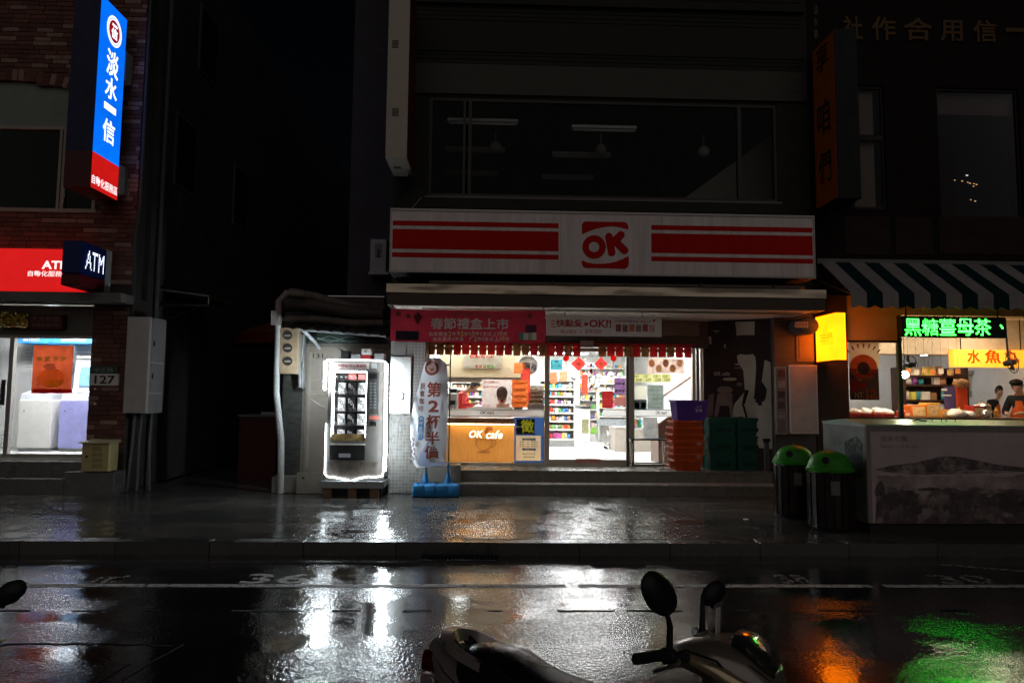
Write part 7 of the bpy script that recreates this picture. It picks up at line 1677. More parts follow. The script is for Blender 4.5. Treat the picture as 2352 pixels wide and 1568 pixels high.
bag(2196, 940, 11.8, .16, .15, BAGW, 'crumpled clear plastic bag on the counter under the red paper sign'); bag(2226, 945, 11.8, .1, .13, BAGW, 'small crumpled white bag beside the red round-edged box'); bag(2262, 945, 11.9, .08, .15, mat('kettle_silver', (.6, .6, .6), .2, .9), 'small silver foil bag on the counter before the worker')
for i in range(4):
    A_ = at(1950 + i * 26, 950, 11.68).x; t = thing('red_tray', 'red plastic tray of goods on the counter behind the tea shop window', 'tray', (A_ + .08, 11.7, zct), 'red trays behind the tea shop window'); bx(A_, A_ + .17, 11.62, 11.74, zct - .002, zct + .07, .01).build('tray', RD2, t); bx(A_ + .012, A_ + .158, 11.63, 11.73, zct + .071, zct + .09).build('contents', BAGW if i % 2 else OR, t)

# more clutter on and over the counter
random.seed(5)
for k in range(16):
    x_ = 2078 + k * 14 + random.uniform(-3, 3); Y_o = random.choice((12.02, 12.1, 12.18)); A_ = at(x_, 940, Y_o).x; w_ = random.uniform(.06, .12); h_ = random.uniform(.06, .2)
    o = bpy.data.objects.new('goods_jar' if k % 3 == 0 else 'goods_packet', PK[(2 if k % 3 == 0 else 1, random.choice((0, 1, 2, 5, 7, 10)))]); COL.objects.link(o); o.location = (A_, Y_o, zct - .002); o.scale = (w_, .09, h_)
    tag(o, 'small jar among the goods at the back of the tea shop counter' if k % 3 == 0 else 'small packet among the goods at the back of the tea shop counter', 'goods', 'jars on the tea shop counter' if k % 3 == 0 else 'packets on the tea shop counter')
for k in range(7):
    x_ = 2086 + k * 19; p_ = at(x_, 852 + 3 * (k % 2), 12.6); t = thing('hanging_price_card', 'small price card hanging in a row before the wooden product shelf', 'price card', p_, 'price cards before the wooden shelf')
    bx(p_.x - .05, p_.x + .05, 12.6, 12.604, p_.z - .05, p_.z + .05).build('card', mat('price_card_%d' % (k % 3), ((.6, .2, .05), (.62, .56, .45), (.5, .3, .1))[k % 3], .6), t); MB().tube([(p_.x, 12.602, p_.z + .05), (p_.x, 12.602, 3.301)], .002, 4).build('string', BLACK, t)
p_ = at(2255, 925, 12.15); t = thing('steel_pot', 'round steel soup pot with a lid on the counter before the kitchen', 'pot', (p_.x, 12.15, zct)); MB().lathe([(.13, 0), (.14, .02), (.14, .2), (.145, .21)], (p_.x, 12.15, zct - .002), 20).build('pot', STEEL, t, sm=1); MB().lathe([(.145, .21), (.1, .25), (.02, .27), (.02, .3)], (p_.x, 12.15, zct), 20).build('lid', STEEL, t, sm=1)
# ================================================================== TRANSFORMER BOX WITH PRINTED WRAP
tx0 = gp(1998, 1227, .15).x; ty = 8.12; tzt = at(2000, 978, ty).z
tb = thing('transformer_box', 'street transformer box wrapped in an old street landscape print with a pale green lid', 'transformer box', (tx0 + 1.1, ty, .15))
tx1, ty1 = tx0 + 2.6, ty + 1.05
WR = mat('wrap_mauve', (.5, .4, .395), .5, var=.14, scale=2.2, bump=.05)
bx(tx0, tx1, ty, ty1, .28, tzt).build('cabinet', WR, tb); bx(tx0 + .03, tx1 - .03, ty + .03, ty1 - .03, .145, .279).build('plinth', mat('plinth_dark', (.03, .026, .025), .7), tb)
EDGM = mat('wrap_edge', (.26, .22, .21), .5); bx(tx0 - .004, tx0 + .05, ty - .006, ty - .001, .28, tzt).build('corner_trim', EDGM, tb); bx(tx0 - .004, tx1, ty - .008, ty - .001, tzt - .06, tzt).build('top_trim', EDGM, tb)
bx(tx0 - .006, tx0 - .001, ty + .02, ty1, .3, tzt - .01).build('side_print', mat('wrap_side', (.17, .19, .18), .5, var=.35, scale=2), tb)
LID = mat('lid_green', (.3, .42, .34), .35, var=.1)
MB().prismx([(ty - .02, tzt), (ty1 + .02, tzt), (ty1 + .02, tzt + .02), (ty + .5, tzt + .07), (ty - .02, tzt + .02)], tx0 - .01, tx1).build('lid', LID, tb)
for x in (2152, 2184): p_ = at(x, 968, ty + .3); MB().tube([(p_.x - .06, ty + .3, tzt + .045), (p_.x - .06, ty + .3, tzt + .09), (p_.x + .06, ty + .3, tzt + .09), (p_.x + .06, ty + .3, tzt + .045)], .006, 6).build('handle', DARK, tb)
p_ = at(2113, 968, ty + .3); MB().tube([(p_.x - .09, ty + .32, tzt + .05), (p_.x - .03, ty + .3, tzt + .075), (p_.x + .02, ty + .33, tzt + .06), (p_.x + .09, ty + .3, tzt + .055)], .009, 5).build('rag', DARK, tb)
MTN = worn('print_ink_hill', (.1, .078, .08), .28, .66, 7); MT2 = worn('print_ink_soft', (.17, .135, .136), .36, .7, 6)
def tpoly(pts, m_, d=.004): MB().add([Vector((at(x, y, ty).x, ty - d, at(x, y, ty).z)) for x, y in pts], [tuple(range(len(pts)))]).build('printed_ink', m_, tb)
tpoly([(2008, 1077), (2050, 1068), (2100, 1062), (2130, 1055), (2165, 1047), (2200, 1048), (2240, 1056), (2290, 1066), (2360, 1074), (2352, 1083), (2250, 1078), (2150, 1084), (2080, 1080), (2030, 1083)], MTN)
tpoly([(2030, 1083), (2080, 1080), (2150, 1084), (2250, 1079), (2340, 1084), (2250, 1087), (2100, 1090)], MT2)
tpoly([(2008, 1130), (2014, 1112), (2022, 1102), (2030, 1112), (2034, 1132), (2010, 1140)], MTN); tpoly([(2020, 1135), (2062, 1132), (2070, 1140), (2062, 1148), (2040, 1142), (2028, 1160), (2016, 1190), (2010, 1180), (2018, 1155)], MTN)
tpoly([(2105, 1122), (2135, 1118), (2160, 1120), (2150, 1126), (2110, 1126)], MTN); tpoly([(2072, 1118), (2078, 1112), (2076, 1126), (2068, 1126)], MT2)
random.seed(21)
INKL = worn('ink_land', (.13, .1, .1), .4, .68, 2.6); INKF = worn('ink_land_fine', (.1, .08, .08), .47, .62, 6.5); INKM = worn('ink_mist', (.27, .215, .21), .35, .75, 1.6)
for (y0_, y1_, m_, d_) in ((1092, 1202, INKM, .0035), (1122, 1202, INKL, .0042), (1130, 1202, INKF, .0048)):
    top_ = [(2540 - i * 13.5, y0_ + 9 * noise.noise(Vector((i * .31, y0_, 0))) + 5 * noise.noise(Vector((i * .9, y0_, 3)))) for i in range(40)]
    tpoly([(2010, y1_), (2540, y1_)] + top_, m_, d_)
for k in range(9):
    x, y = random.uniform(2050, 2352), random.uniform(1118, 1195); r_ = random.uniform(6, 24); pts = [(x + r_ * 1.3 * math.cos(i * .7) * random.uniform(.6, 1.1), y + r_ * .55 * math.sin(i * .7) * random.uniform(.6, 1.1)) for i in range(9)]
    if any(p[1] > 1200 for p in pts): continue
    tpoly(pts, MT2 if k % 3 else MTN, .0045 + k * .0001)
tpoly([(2290, 1150), (2310, 1140), (2340, 1148), (2352, 1170), (2330, 1182), (2300, 1170)], MTN, .009)
textp(MB(), '淡水老街', 2022, 1000, 2084, 1013, ty - .006, .0).build('lettering', MTN, tb); textp(MB(), 'Tamsui Old Street', 2020, 1020, 2110, 1028, ty - .006, .0).build('lettering', MT2, tb)
text(MB(), '淡水', (tx0 - .009, ty + .8, 1.15), (0, -1, 0), (0, 0, 1), .25, .08, .0).build('lettering', mat('side_ink', (.09, .11, .1), .5), tb)
MB().add([(tx0 - .008, ty + .45, .75), (tx0 - .008, ty + .1, .8), (tx0 - .008, ty + .06, 1.2), (tx0 - .008, ty + .2, 1.3), (tx0 - .008, ty + .5, 1.2)], [(0, 1, 2, 3, 4)]).build('printed_ink', worn('side_hill', (.06, .075, .07), .3, .6, 7), tb)
# ================================================================== BINS WITH GREEN FROG LIDS
def make_bin(cx_, cy_, lab):
    t = thing('litter_bin', lab, 'bin', (cx_, cy_, .15)); r_, h = .25, .72
    MB().lathe([(r_ * .94, 0), (r_, .04), (r_, h), (r_ * .96, h + .02)], (cx_, cy_, .149), 26).build('drum', mat('bin_brown_dark', (.014, .011, .01), .35), t, sm=1)
    for k in range(18):
        a_ = 2 * math.pi * k / 18; c_, s_ = math.cos(a_), math.sin(a_)
        M_ = Matrix.Translation((cx_ + (r_ + .008) * c_, cy_ + (r_ + .008) * s_, .15)) @ Matrix.Rotation(a_, 4, 'Z'); MB(M_).box(-.009, .009, -.034, .034, .05, h - .03, .004).build('slat', mat('bin_slat', (.02, .013, .011), .3), t)
    G_ = mat('frog_green', (.034, .22, .016), .4, var=.15)
    MB().lathe([(r_ + .03, h - .01), (r_ + .035, h + .015), (r_ + .02, h + .03), (r_ * .98, h + .09), (r_ * .85, h + .155), (r_ * .62, h + .205), (r_ * .35, h + .23), (.01, h + .237)], (cx_, cy_, .15), 28).build('dome_lid', G_, t, sm=1)
    px_, py_ = cx_ - .13, cy_ - .17
    M_ = Matrix.Translation((px_, py_, .15 + h + .12)) @ Matrix.Rotation(rad(-35), 4, 'Z') @ Matrix.Rotation(rad(68), 4, 'X')
    MB(M_).lathe([(.062, -.05), (.07, .03), (.05, .035)], n=18).build('mouth_ring', G_, t, sm=1); MB(M_).lathe([(.046, .02), (.046, .037)], n=16).build('mouth_hole', BLACK, t)
    MB().ball((cx_, cy_, .15 + h + .235), .03, 10, 6, (1.2, .8, .5)).build('top_knob', mat('knob_orange', (.4, .2, .02), .3), t, sm=1)
    MB(Matrix.Translation((cx_, cy_, .15)) @ Matrix.Rotation(rad(-105), 4, 'Z')).box(r_ + .018, r_ + .022, -.05, .05, h * .62, h * .85).build('label', mat('bin_label', (.16, .16, .15), .5), t)
    for k in range(3): a_ = k * 2.09; MB().lathe([(.03, 0), (.03, .03)], (cx_ + .18 * math.cos(a_), cy_ + .18 * math.sin(a_), .14), 8).build('foot', DARK, t)
p_ = gp(1900, 1213, .15); make_bin(p_.x + .03, 8.42, 'litter bin with a green dome lid standing against the transformer box'); p_ = gp(1830, 1185, .15); make_bin(p_.x - .02, 9.32, 'litter bin with a green dome lid standing behind its twin, nearer the store steps')
q = at(1782, 1095, 10.2); t = thing('water_bottle_sign', 'narrow white and blue sticker post beside the litter bins', 'post', (q.x, 10.2, .15)); MB().tube([(q.x, 10.2, .14), (q.x, 10.2, at(1782, 1052, 10.2).z)], .03, 10).build('post', mat('post_pale', (.3, .3, .3), .4), t, sm=1); bx(q.x - .035, q.x + .035, 10.16, 10.168, at(1782, 1135, 10.2).z, at(1782, 1078, 10.2).z).build('sticker', PAPER, t); bx(q.x - .03, q.x + .03, 10.156, 10.1595, at(1782, 1122, 10.2).z, at(1782, 1100, 10.2).z).build('blue_patch', mat('patch_blue', (.04, .12, .4), .5), t)

# ================================================================== PEOPLE
def skin(nm, joints, edges, m_, parent, root=0, sub=2):
    """grow one continuous surface round a jointed skeleton"""
    me = bpy.data.meshes.new(nm); me.from_pydata([tuple(j[0]) for j in joints], edges, []); me.update()
    o = bpy.data.objects.new(nm, me); COL.objects.link(o)
    md = o.modifiers.new('s', 'SKIN'); md.use_smooth_shade = True; o.modifiers.new('u', 'SUBSURF').levels = sub
    sv = me.skin_vertices[0].data
    for i, j in enumerate(joints): sv[i].radius = (j[1], j[2] if len(j) > 2 else j[1]); sv[i].use_root = (i == root)
    dg = bpy.context.evaluated_depsgraph_get(); dg.update()
    nm_ = bpy.data.meshes.new_from_object(o.evaluated_get(dg)); bpy.data.objects.remove(o)
    nm_.materials.clear(); nm_.materials.append(m_)
    for p in nm_.polygons: p.use_smooth = True; p.material_index = 0
    r = bpy.data.objects.new(nm, nm_); COL.objects.link(r); r.parent = parent; WORLD[r.name] = WORLD[parent.name]
    return r
SKIN = mat('skin', (.5, .3, .21), .5, var=.05); HAIR = mat('hair_black', (.012, .01, .01), .45)
def person(loc, face, label, top, apron=None, hair=HAIR, bow=0., arms=None, hood=False, H=1.62, legs=None):
    """local frame: +x forward, +y left; face = heading in degrees"""
    k = H / 1.62; M_ = Matrix.Translation(loc) @ Matrix.Rotation(rad(face), 4, 'Z')
    t = thing('person', label, 'person', (0, 0, 0)); WORLD[t.name] = Vector(); t.matrix_world = M_
    V = lambda x, y, z: Vector((x * k, y * k, z * k)); fb = bow
    N = V(.02 + fb * .35, 0, 1.36 - fb * .04); HD = N + V(.02 + fb * .5, 0, .12 - fb * .06); HT = HD + V(.01 + fb * .35, 0, .1 - fb * .05)
    eR, eL = arms[0] if arms else (.12, -.24, 1.02), arms[1] if arms else (.12, .24, 1.02)
    hR, hL = arms[2] if arms else (.34, -.12, 1.02), arms[3] if arms else (.34, .12, 1.02)
    J = [(V(0, 0, .9), .13 * k, .1 * k), (V(0, 0, 1.08), .115 * k, .09 * k), (V(.01 + fb * .1, 0, 1.26), .14 * k, .1 * k), (N, .05 * k, .05 * k), (HD, .078 * k, .09 * k), (HT, .07 * k, .075 * k)]
    E = [(0, 1), (1, 2), (2, 3), (3, 4), (4, 5)]
    def limb(root, pts):
        last = root
        for p, r in pts: J.append((V(*p), r * k, r * k)); E.append((last, len(J) - 1)); last = len(J) - 1
        return last
    for s, e_, h_ in ((-1, eR, hR), (1, eL, hL)):
        sh = (.01 + fb * .2, s * .17, 1.29); limb(2, [(sh, .055), (e_, .042), (h_, .03)])
        hx, hy, hz = h_; dx, dy, dz = hx - e_[0], hy - e_[1], hz - e_[2]; L_ = math.sqrt(dx * dx + dy * dy + dz * dz); dx, dy, dz = dx / L_, dy / L_, dz / L_
        palm = limb(len(J) - 1, [((hx + dx * .06, hy + dy * .06, hz + dz * .06), .028)])
    for s in (-1, 1): limb(0, [((0, s * .09, .82), .085), ((.02, s * .095, .47), .058), ((-.01, s * .095, .1), .04), ((.0, s * .095, .04), .038), ((.13, s * .1, .035), .032)])
    skin('body', J, E, SKIN, t)
    # fingers, one short bent chain each
    for s, e_, h_ in ((-1, eR, hR), (1, eL, hL)):
        d_ = (Vector(h_) - Vector(e_)).normalized(); sd_ = d_.cross(Vector((0, 0, 1))).normalized() * (1 if s < 0 else -1)
        base = Vector(h_) + d_ * .08
        for f, (o_, ln_) in enumerate(((-.028, .06), (-.01, .075), (.008, .07), (.025, .055))): p_ = base + sd_ * o_; MB().tube([p_ * k, (p_ + d_ * ln_ * .5 + Vector((0, 0, -.006))) * k, (p_ + d_ * ln_ + Vector((0, 0, -.03))) * k], [.009 * k, .0085 * k, .006 * k], 6).build('finger', SKIN, t, sm=1)
        p_ = Vector(h_) + d_ * .03 - sd_ * .03; MB().tube([p_ * k, (p_ + d_ * .035 - sd_ * .025) * k, (p_ + d_ * .06 - sd_ * .025 + Vector((0, 0, -.01))) * k], [.012 * k, .01 * k, .007 * k], 6).build('thumb', SKIN, t, sm=1)
    # clothes
    Jt = [(V(0, 0, .84), .155 * k, .12 * k), (V(0, 0, 1.06), .135 * k, .108 * k), (V(.01 + fb * .1, 0, 1.26), .155 * k, .115 * k), (N + V(-.005, 0, -.02), .068 * k, .068 * k)]; Et = [(0, 1), (1, 2), (2, 3)]
    J, E = Jt, Et
    for s, e_, h_ in ((-1, eR, hR), (1, eL, hL)):
        hm = tuple(a_ + (b_ - a_) * .86 for a_, b_ in zip(e_, h_)); limb(2, [((.01 + fb * .2, s * .175, 1.285), .07), (e_, .058), (hm, .044)])
    skin('jacket', J, E, top, t)
    J = [(V(0, 0, .88), .15 * k, .115 * k)]; E = []
    for s in (-1, 1): limb(0, [((0, s * .09, .8), .1), ((.02, s * .095, .46), .075), ((-.01, s * .095, .07), .06)])
    skin('trousers', J, E, legs or mat('trousers_dark', (.03, .03, .04), .7), t)
    if apron:
        mb = MB(); vs = []; fs = []; n = 8; rows_ = ((1.24, .1, .118), (1.1, .13, .125), (.98, .165, .135), (.8, .175, .145), (.6, .19, .15))
        for z, w_, xo in rows_:
            for i in range(n + 1): u = -1 + 2 * i / n; vs.append(V(xo + fb * .1 * (z > 1) + .012 - .07 * u * u, u * w_, z))
        for j in range(len(rows_) - 1):
            for i in range(n): q = j * (n + 1) + i; fs.append((q, q + 1, q + n + 2, q + n + 1))
        mb.add(vs, fs); mb.build('apron', apron, t, sm=1)
        for s in (-1, 1): MB().tube([V(.1, s * .09, 1.24), V(.06 + fb * .2, s * .07, 1.36), V(-.03 + fb * .2, s * .04, 1.38)], .012 * k, 5).build('apron_strap', apron, t)
    # head details
    ax = (HT - HD).normalized(); fw = Vector((1, 0, 0)); fw = (fw - ax * fw.dot(ax)).normalized(); c_ = HD + ax * .045 * k
    mb = MB().ball((0, 0, 0), .105 * k, 16, 12, (1.0, .9, 1.12)); mb.M = None
    Mx = Matrix((fw, Vector((0, 1, 0)), ax)).transposed().to_4x4(); Mx.translation = c_ - fw * .016 * k + ax * .018 * k
    mb.v = [Mx @ v for v in mb.v if True]
    keep = [not ((v - c_).dot(fw) > .045 * k and (v - c_).dot(ax) < .055 * k) for v in mb.v]
    mb.f = [f for f in mb.f if all(keep[i] for i in f)]
    mb.build('hair', hair, t, sm=1)
    for s in (-1, 1):
        MB().ball(c_ + fw * .088 * k + Vector((0, s * .033 * k, 0)) + ax * .0, .011 * k, 8, 6, (.6, 1, .6)).build('eye', INK, t); MB().ball(c_ + Vector((0, s * .088 * k, 0)) - ax * .01 * k, .022 * k, 8, 6, (.6, .4, 1)).build('ear', SKIN, t, sm=1)
    MB().ball(c_ + fw * .098 * k - ax * .025 * k, .016 * k, 8, 6).build('nose', SKIN, t, sm=1); MB().ball(c_ + fw * .088 * k - ax * .055 * k, .018 * k, 8, 6, (.4, 1, .3)).build('mouth', mat('lip', (.4, .12, .1), .4), t)
    if hood: MB().ball(c_ + ax * .07 * k - fw * .01 * k, .115 * k, 14, 8, (1, .95, .55)).build('cap', mat('cap_black', (.01, .01, .011), .7), t, sm=1)
    return t
q = at(1080, 900, 13.75)
person((at(1056, 900, 13.85).x, 13.85, FLOOR), -15, 'person in a red vest bending over the counter behind the flag banner', mat('vest_red', (.62, .04, .04), .6), mat('vest_front', (.55, .035, .035), .6), bow=.3, arms=((.1, -.25, 1.05), (.1, .25, 1.05), (.33, -.1, 1.12), (.33, .1, 1.12)), H=1.54)
ORA = mat('apron_orange', (.5, .09, .015), .6); BJ = mat('jacket_black', (.012, .012, .014), .7)
person((at(2293, 900, 13.9).x, 13.9, FLR2), -115, 'person in a dark top and orange apron in front of the white cupboard', BJ, ORA, bow=.1, H=1.56)
person((at(2346, 900, 12.62).x, 12.62, FLR2), -150, 'person in a black jacket, black cap and orange apron beside the yellow box sign', BJ, ORA, bow=.12, hood=True, H=1.66)
# ================================================================== SCOOTERS ON THE NEAR SIDE
SGR = mat('scooter_graphite', (.24, .215, .185), .3, .5, var=.08, coat=.5); SWH = mat('scooter_silver', (.34, .31, .3), .3, .5, var=.06, coat=.6); SEAT = mat('seat_vinyl', (.008, .008, .008), .28, var=.1, bump=.06, bscale=200)
RUB = mat('rubber', (.012, .012, .012), .6); SBR = mat('scooter_champagne', (.5, .4, .25), .25, .6, var=.06, coat=.6)
def scooter(label):
    S = .96
    t = thing('motor_scooter', label, 'scooter', (0, 0, 0), None)
    def b(mb, nm, m_, par=None, sm=1):
        mb.v = [v * S for v in mb.v]; return mb.build(nm, m_, par or t, sm=sm)
    # wheels
    for x, nm in ((-.6, 'rear_wheel'), (.64, 'front_wheel')):
        Mx = Matrix.Translation((x, 0, .22)) @ Matrix.Rotation(rad(90), 4, 'X')
        mb = MB(); n = 28; vs = []; fs = []
        for i in range(n):
            a = 2 * math.pi * i / n
            for j in range(10): c = 2 * math.pi * j / 10; r = .165 + .055 * math.cos(c); vs.append(Mx @ Vector((r * math.cos(a), r * math.sin(a), .05 * math.sin(c))))
        for i in range(n):
            for j in range(10): p = i * 10 + j; q = i * 10 + (j + 1) % 10; p2 = ((i + 1) % n) * 10 + j; q2 = ((i + 1) % n) * 10 + (j + 1) % 10; fs.append((p, p2, q2, q))
        mb.add(vs, fs); w = b(mb, nm, RUB)
        r_ = MB().lathe([(.05, -.04), (.05, .04)], n=14); r_.v = [Mx @ v for v in r_.v]; b(r_, 'hub', STEEL, w)
        for k in range(5):
            a = 2 * math.pi * k / 5; s_ = MB().tube([Mx @ Vector((.04 * math.cos(a), .04 * math.sin(a), 0)), Mx @ Vector((.125 * math.cos(a), .125 * math.sin(a), 0))], .016, 6); b(s_, 'spoke', STEEL, w)
    # frame, floor, body
    b(MB().loft([(-.02, 0, .30, .13, .05), (.1, 0, .29, .17, .035, 4), (.3, 0, .29, .17, .035, 4), (.4, 0, .32, .15, .06)]), 'floorboard', RUB)
    b(MB().loft([(.04, 0, .42, .1, .14), (-.1, 0, .47, .15, .2), (-.3, 0, .5, .17, .2), (-.5, 0, .56, .165, .18), (-.7, 0, .66, .12, .11), (-.82, 0, .73, .07, .05)], 20), 'rear_body', SWH)
    b(MB().loft([(.06, 0, .64, .06, .02), (.03, 0, .66, .11, .05), (-.1, 0, .65, .155, .075), (-.24, 0, .645, .172, .09), (-.33, 0, .65, .178, .105), (-.42, 0, .675, .178, .118), (-.55, 0, .69, .165, .112), (-.63, 0, .695, .13, .092), (-.675, 0, .7, .07, .05)], 24, 2.6), 'seat', SEAT)
    for s in (-1, 1): b(MB().tube([(.02, s * .11, .67), (-.1, s * .147, .686), (-.24, s * .162, .692), (-.33, s * .167, .708), (-.42, s * .165, .745), (-.55, s * .146, .76), (-.64, s * .1, .75)], .006, 6), 'seat_piping', RUB)
    # grab rail: broad silver hoop behind the seat
    mb = MB(); n = 18; vs = []; fs = []
    for i in range(n + 1):
        a = math.pi * (i / n - .5); cx_ = -.5 - .24 * max(0, math.cos(a)) ** .6; yy = .15 * math.sin(a) if abs(math.sin(a)) < 1 else .15 * math.sin(a)
        zz = .735 + .07 * max(0, math.cos(a)) ** .7; w_ = .018 + .022 * max(0, math.cos(a)); h_ = .022
        nx_, ny_ = math.cos(a), math.sin(a)
        for (u, v) in ((-w_, -h_), (-w_ * .4, h_), (w_, h_ * .8), (w_, -h_ * .6)): vs.append((cx_ - nx_ * u, yy + ny_ * u, zz + v))
    for i in range(n):
        for j in range(4): p, q = i * 4 + j, i * 4 + (j + 1) % 4; fs.append((p, q, q + 4, p + 4))
    mb.add(vs, fs); b(mb, 'grab_rail', SWH)
    for s in (-1, 1): b(MB().tube([(-.6, s * .07, .70), (-.72, s * .06, .79)], [.028, .02], 8), 'rail_stay', RUB)
    b(MB().loft([(-.78, 0, .70, .085, .055, 4), (-.84, 0, .69, .08, .05, 4), (-.86, 0, .685, .05, .03, 4)]), 'tail_lamp', mat('tail_red', (.06, .004, .004), .15, coat=.8))
    b(MB().box(-.86, -.78, -.06, .06, .585, .635, .01), 'tail_panel', SWH)
    b(MB().loft([(-.72, 0, .55, .1, .02), (-.85, 0, .46, .09, .02), (-.95, 0, .36, .08, .015)]), 'rear_mudguard', RUB)
    b(MB().box(-.955, -.945, -.09, .09, .42, .54, .002), 'number_plate', PAPER)
    b(MB().tube([(-.2, .0, .24), (-.4, -.09, .24), (-.62, -.16, .3), (-.86, -.17, .36)], [.04, .05, .06, .055], 12), 'exhaust', DARK)
    b(MB().box(-.5, -.12, -.09, .09, .17, .36, .03), 'engine_case', DARK)
    for s in (-1, 1): b(MB().tube([(-.6, s * .11, .24), (-.66, s * .12, .6)], .028, 10), 'shock_absorber', STEEL)
    b(MB().tube([(-.1, .1, .25), (-.05, .22, .012)], .012, 7), 'side_stand', DARK); b(MB().tube([(-.2, -.12, .2), (-.3, -.14, .06)], .014, 7), 'centre_stand', DARK)
    # leg shield, fork, fender
    P = Matrix(((0, 0, 1, 0), (0, 1, 0, 0), (1, 0, 0, 0), (0, 0, 0, 1)))
    mb = MB().loft([(.3, 0, .40, .17, .03, 4), (.45, 0, .42, .2, .04, 4), (.62, 0, .42, .2, .05, 3.5), (.76, 0, .40, .15, .055, 3), (.87, 0, .37, .09, .045, 3)], 20); mb.v = [P @ v for v in mb.v]; b(mb, 'leg_shield', SGR)
    mb = MB().loft([(.36, 0, .5, .09, .05), (.5, 0, .5, .13, .07), (.66, 0, .48, .14, .07), (.8, 0, .44, .09, .05)], 18); mb.v = [P @ v for v in mb.v]; b(mb, 'front_panel', SBR)
    b(MB().tube([(.37, 0, .9), (.5, 0, .5)], .03, 10), 'steering_column', DARK)
    for s in (-1, 1): b(MB().tube([(.51, s * .07, .5), (.64, s * .075, .22)], .02, 8), 'fork_leg', STEEL)
    mb = MB(); n = 12; vs = []; fs = []
    for i in range(n + 1):
        a = rad(10 + 150 * i / n)
        for (u, w_) in ((-1, .2), (-.6, .245), (0, .26), (.6, .245), (1, .2)): vs.append((.64 + w_ * math.cos(a), .075 * u, .22 + w_ * math.sin(a)))
    for i in range(n):
        for j in range(4): p = i * 5 + j; fs.append((p, p + 1, p + 6, p + 5))
    mb.add(vs, fs); b(mb, 'front_fender', SGR)
    # handlebar head
    hd = b(MB().loft([(.20, 0, .90, .06, .02), (.235, 0, .915, .12, .04), (.30, 0, .925, .165, .055), (.40, 0, .92, .175, .075), (.50, 0, .885, .16, .085), (.575, 0, .845, .12, .07), (.61, 0, .82, .07, .04)], 24, 2.8), 'head_cowl', SGR)
    b(MB().loft([(.42, 0, .985, .03, .012), (.45, 0, 1.0, .11, .02), (.5, 0, .985, .14, .03), (.55, 0, .945, .13, .03), (.58, 0, .91, .1, .02)], 18), 'visor', mat('visor_smoke', (.03, .03, .03), .15, coat=1.), hd)
    b(MB().loft([(.55, 0, .84, .1, .045, 3), (.6, 0, .825, .09, .045, 3), (.635, 0, .81, .06, .03, 3)], 18), 'headlamp', mat('headlamp_lens', (.35, .34, .33), .08, .2, coat=1.), hd)
    for s in (-1, 1):
        b(MB().loft([(.30, s * .15, .93, .03, .02), (.42, s * .165, .9, .035, .028), (.54, s * .14, .85, .03, .025), (.6, s * .1, .82, .015, .012)], 12), 'side_trim', SBR, hd)
        b(MB().tube([(.33, s * .16, .925), (.27, s * .22, .935), (.24, s * .26, .935)], .016, 8), 'handlebar', DARK, hd)
        b(MB().tube([(.25, s * .24, .935), (.2, s * .37, .93), (.198, s * .376, .93)], [.019, .018, .012], 10), 'grip', RUB, hd)
        b(MB().box(.24, .3, min(s * .2, s * .26), max(s * .2, s * .26), .91, .96, .012), 'switch_box', BLACK, hd)
        b(MB().tube([(.3, s * .22, .925), (.31, s * .27, .92), (.27, s * .39, .91)], [.008, .008, .006], 6), 'brake_lever', STEEL, hd)
        b(MB().loft([(.53, s * .13, .86, .02, .02), (.57, s * .13, .85, .022, .02), (.6, s * .12, .83, .01, .01)], 10), 'turn_signal', mat('signal_amber', (.5, .2, .02), .15, coat=1.), hd)
        # mirror on a bent stem
        mo = Vector((.265, s * .215, .955)); mc = Vector((.25, -.31, 1.135)) if s < 0 else Vector((.27, .37, 1.09))
        b(MB().tube([mo, mo + Vector((.0, s * .004, .07)), mo + Vector((-.01, s * .03, .13)), mc + Vector((0, -s * .01, -.055))], [.012, .011, .008, .007], 8), 'mirror_stem', BLACK, hd)
        mm = MB(); n = 18; ring = []
        for kk, (sc_, dx) in enumerate(((.0, .03), (.55, .026), (.9, .014), (1, 0), (.93, -.008))):
            for i in range(n):
                a = 2 * math.pi * i / n; ca, sa = math.cos(a), math.sin(a)
                yy = .088 * math.copysign(abs(ca) ** 1.35, ca) * sc_; zz = .06 * math.copysign(abs(sa) ** .8, sa) * sc_ 
                mm.v.append(mc + Vector((dx, (yy * .62 + zz * .5) * s * -1 if False else yy, zz)))
        for kk in range(4):
            for i in range(n): p, q = kk * n + i, kk * n + (i + 1) % n; mm.f.append((p, q, q + n, p + n))
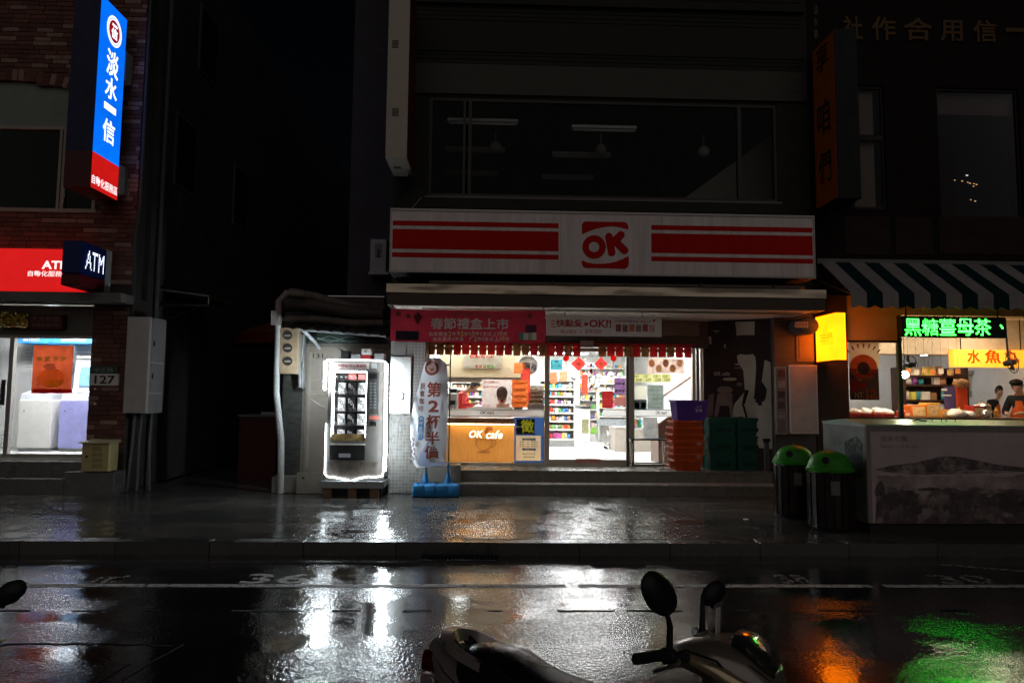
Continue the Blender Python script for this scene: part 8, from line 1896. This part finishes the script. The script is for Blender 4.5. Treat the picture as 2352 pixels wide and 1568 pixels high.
        Rm = Matrix.Translation(mc) @ Matrix.Rotation(rad(-32 if s < 0 else -48), 4, 'Z') @ Matrix.Rotation(rad(s * 40), 4, 'X') @ Matrix.Translation(-mc)
        if s > 0: Rm = Rm @ Matrix.Translation(mc) @ Matrix.Scale(.72, 4) @ Matrix.Translation(-mc)
        mm.v = [Rm @ v for v in mm.v]
        mh = b(mm, 'mirror_housing', BLACK)
        mg = MB(); mg.add([Rm @ (mc + Vector((-.0085, .083 * math.cos(2 * math.pi * i / n), .055 * math.sin(2 * math.pi * i / n)))) for i in range(n)], [tuple(range(n))]); b(mg, 'mirror_glass', mat('mirror_silver'), mh, 0)
    # paper slip tucked behind the far mirror stem
    b(MB().box(.36, .364, .03, .085, .975, 1.075), 'paper_slip', mat('slip_paper', (.75, .73, .7), .6), hd, 0)
    b(MB().box(.3, .38, -.06, .06, .965, .985, .006), 'instrument_panel', BLACK, hd)
    for s in (-1, 1):
        b(MB().tube([(.27, s * .23, .93), (.33, s * .25, .965), (.42, s * .2, .94), (.46, s * .12, .86)], .0045, 5), 'brake_cable', RUB, hd)
        b(MB().tube([(.24, s * .1, .947), (.32, s * .142, .955), (.42, s * .15, .96), (.52, s * .135, .93), (.58, s * .1, .885)], .0025, 4), 'panel_seam', BLACK, hd)
    b(MB().tube([(-.3, -.172, .53), (-.5, -.168, .6), (-.7, -.12, .68), (-.8, -.07, .735)], .003, 4), 'panel_seam', BLACK)
    b(MB().tube([(.3, -.155, .45), (.1, -.16, .36), (-.05, -.15, .34)], .004, 4), 'panel_seam', BLACK)
    return t, S
def place(t, X, Y, head, lean, z=0.):
    t.matrix_world = Matrix.Translation((X, Y, z)) @ Matrix.Rotation(rad(head), 4, 'Z') @ Matrix.Rotation(rad(lean), 4, 'X')
sc1, S = scooter('dark motor scooter with a black seat and silver grab rail')
SCX, SCY, SCH = .405, 2.451, -31.6
place(sc1, SCX, SCY, SCH, -9.3)
sc2 = copy_tree(sc1); tag(sc2, 'second parked scooter of which only a mirror end shows at the picture edge', 'scooter')
sc2['label'] = 'parked scooter opposite the bank, only its mirror end showing'
place(sc2, -2.33, 2.451, -31.6, -9.3)
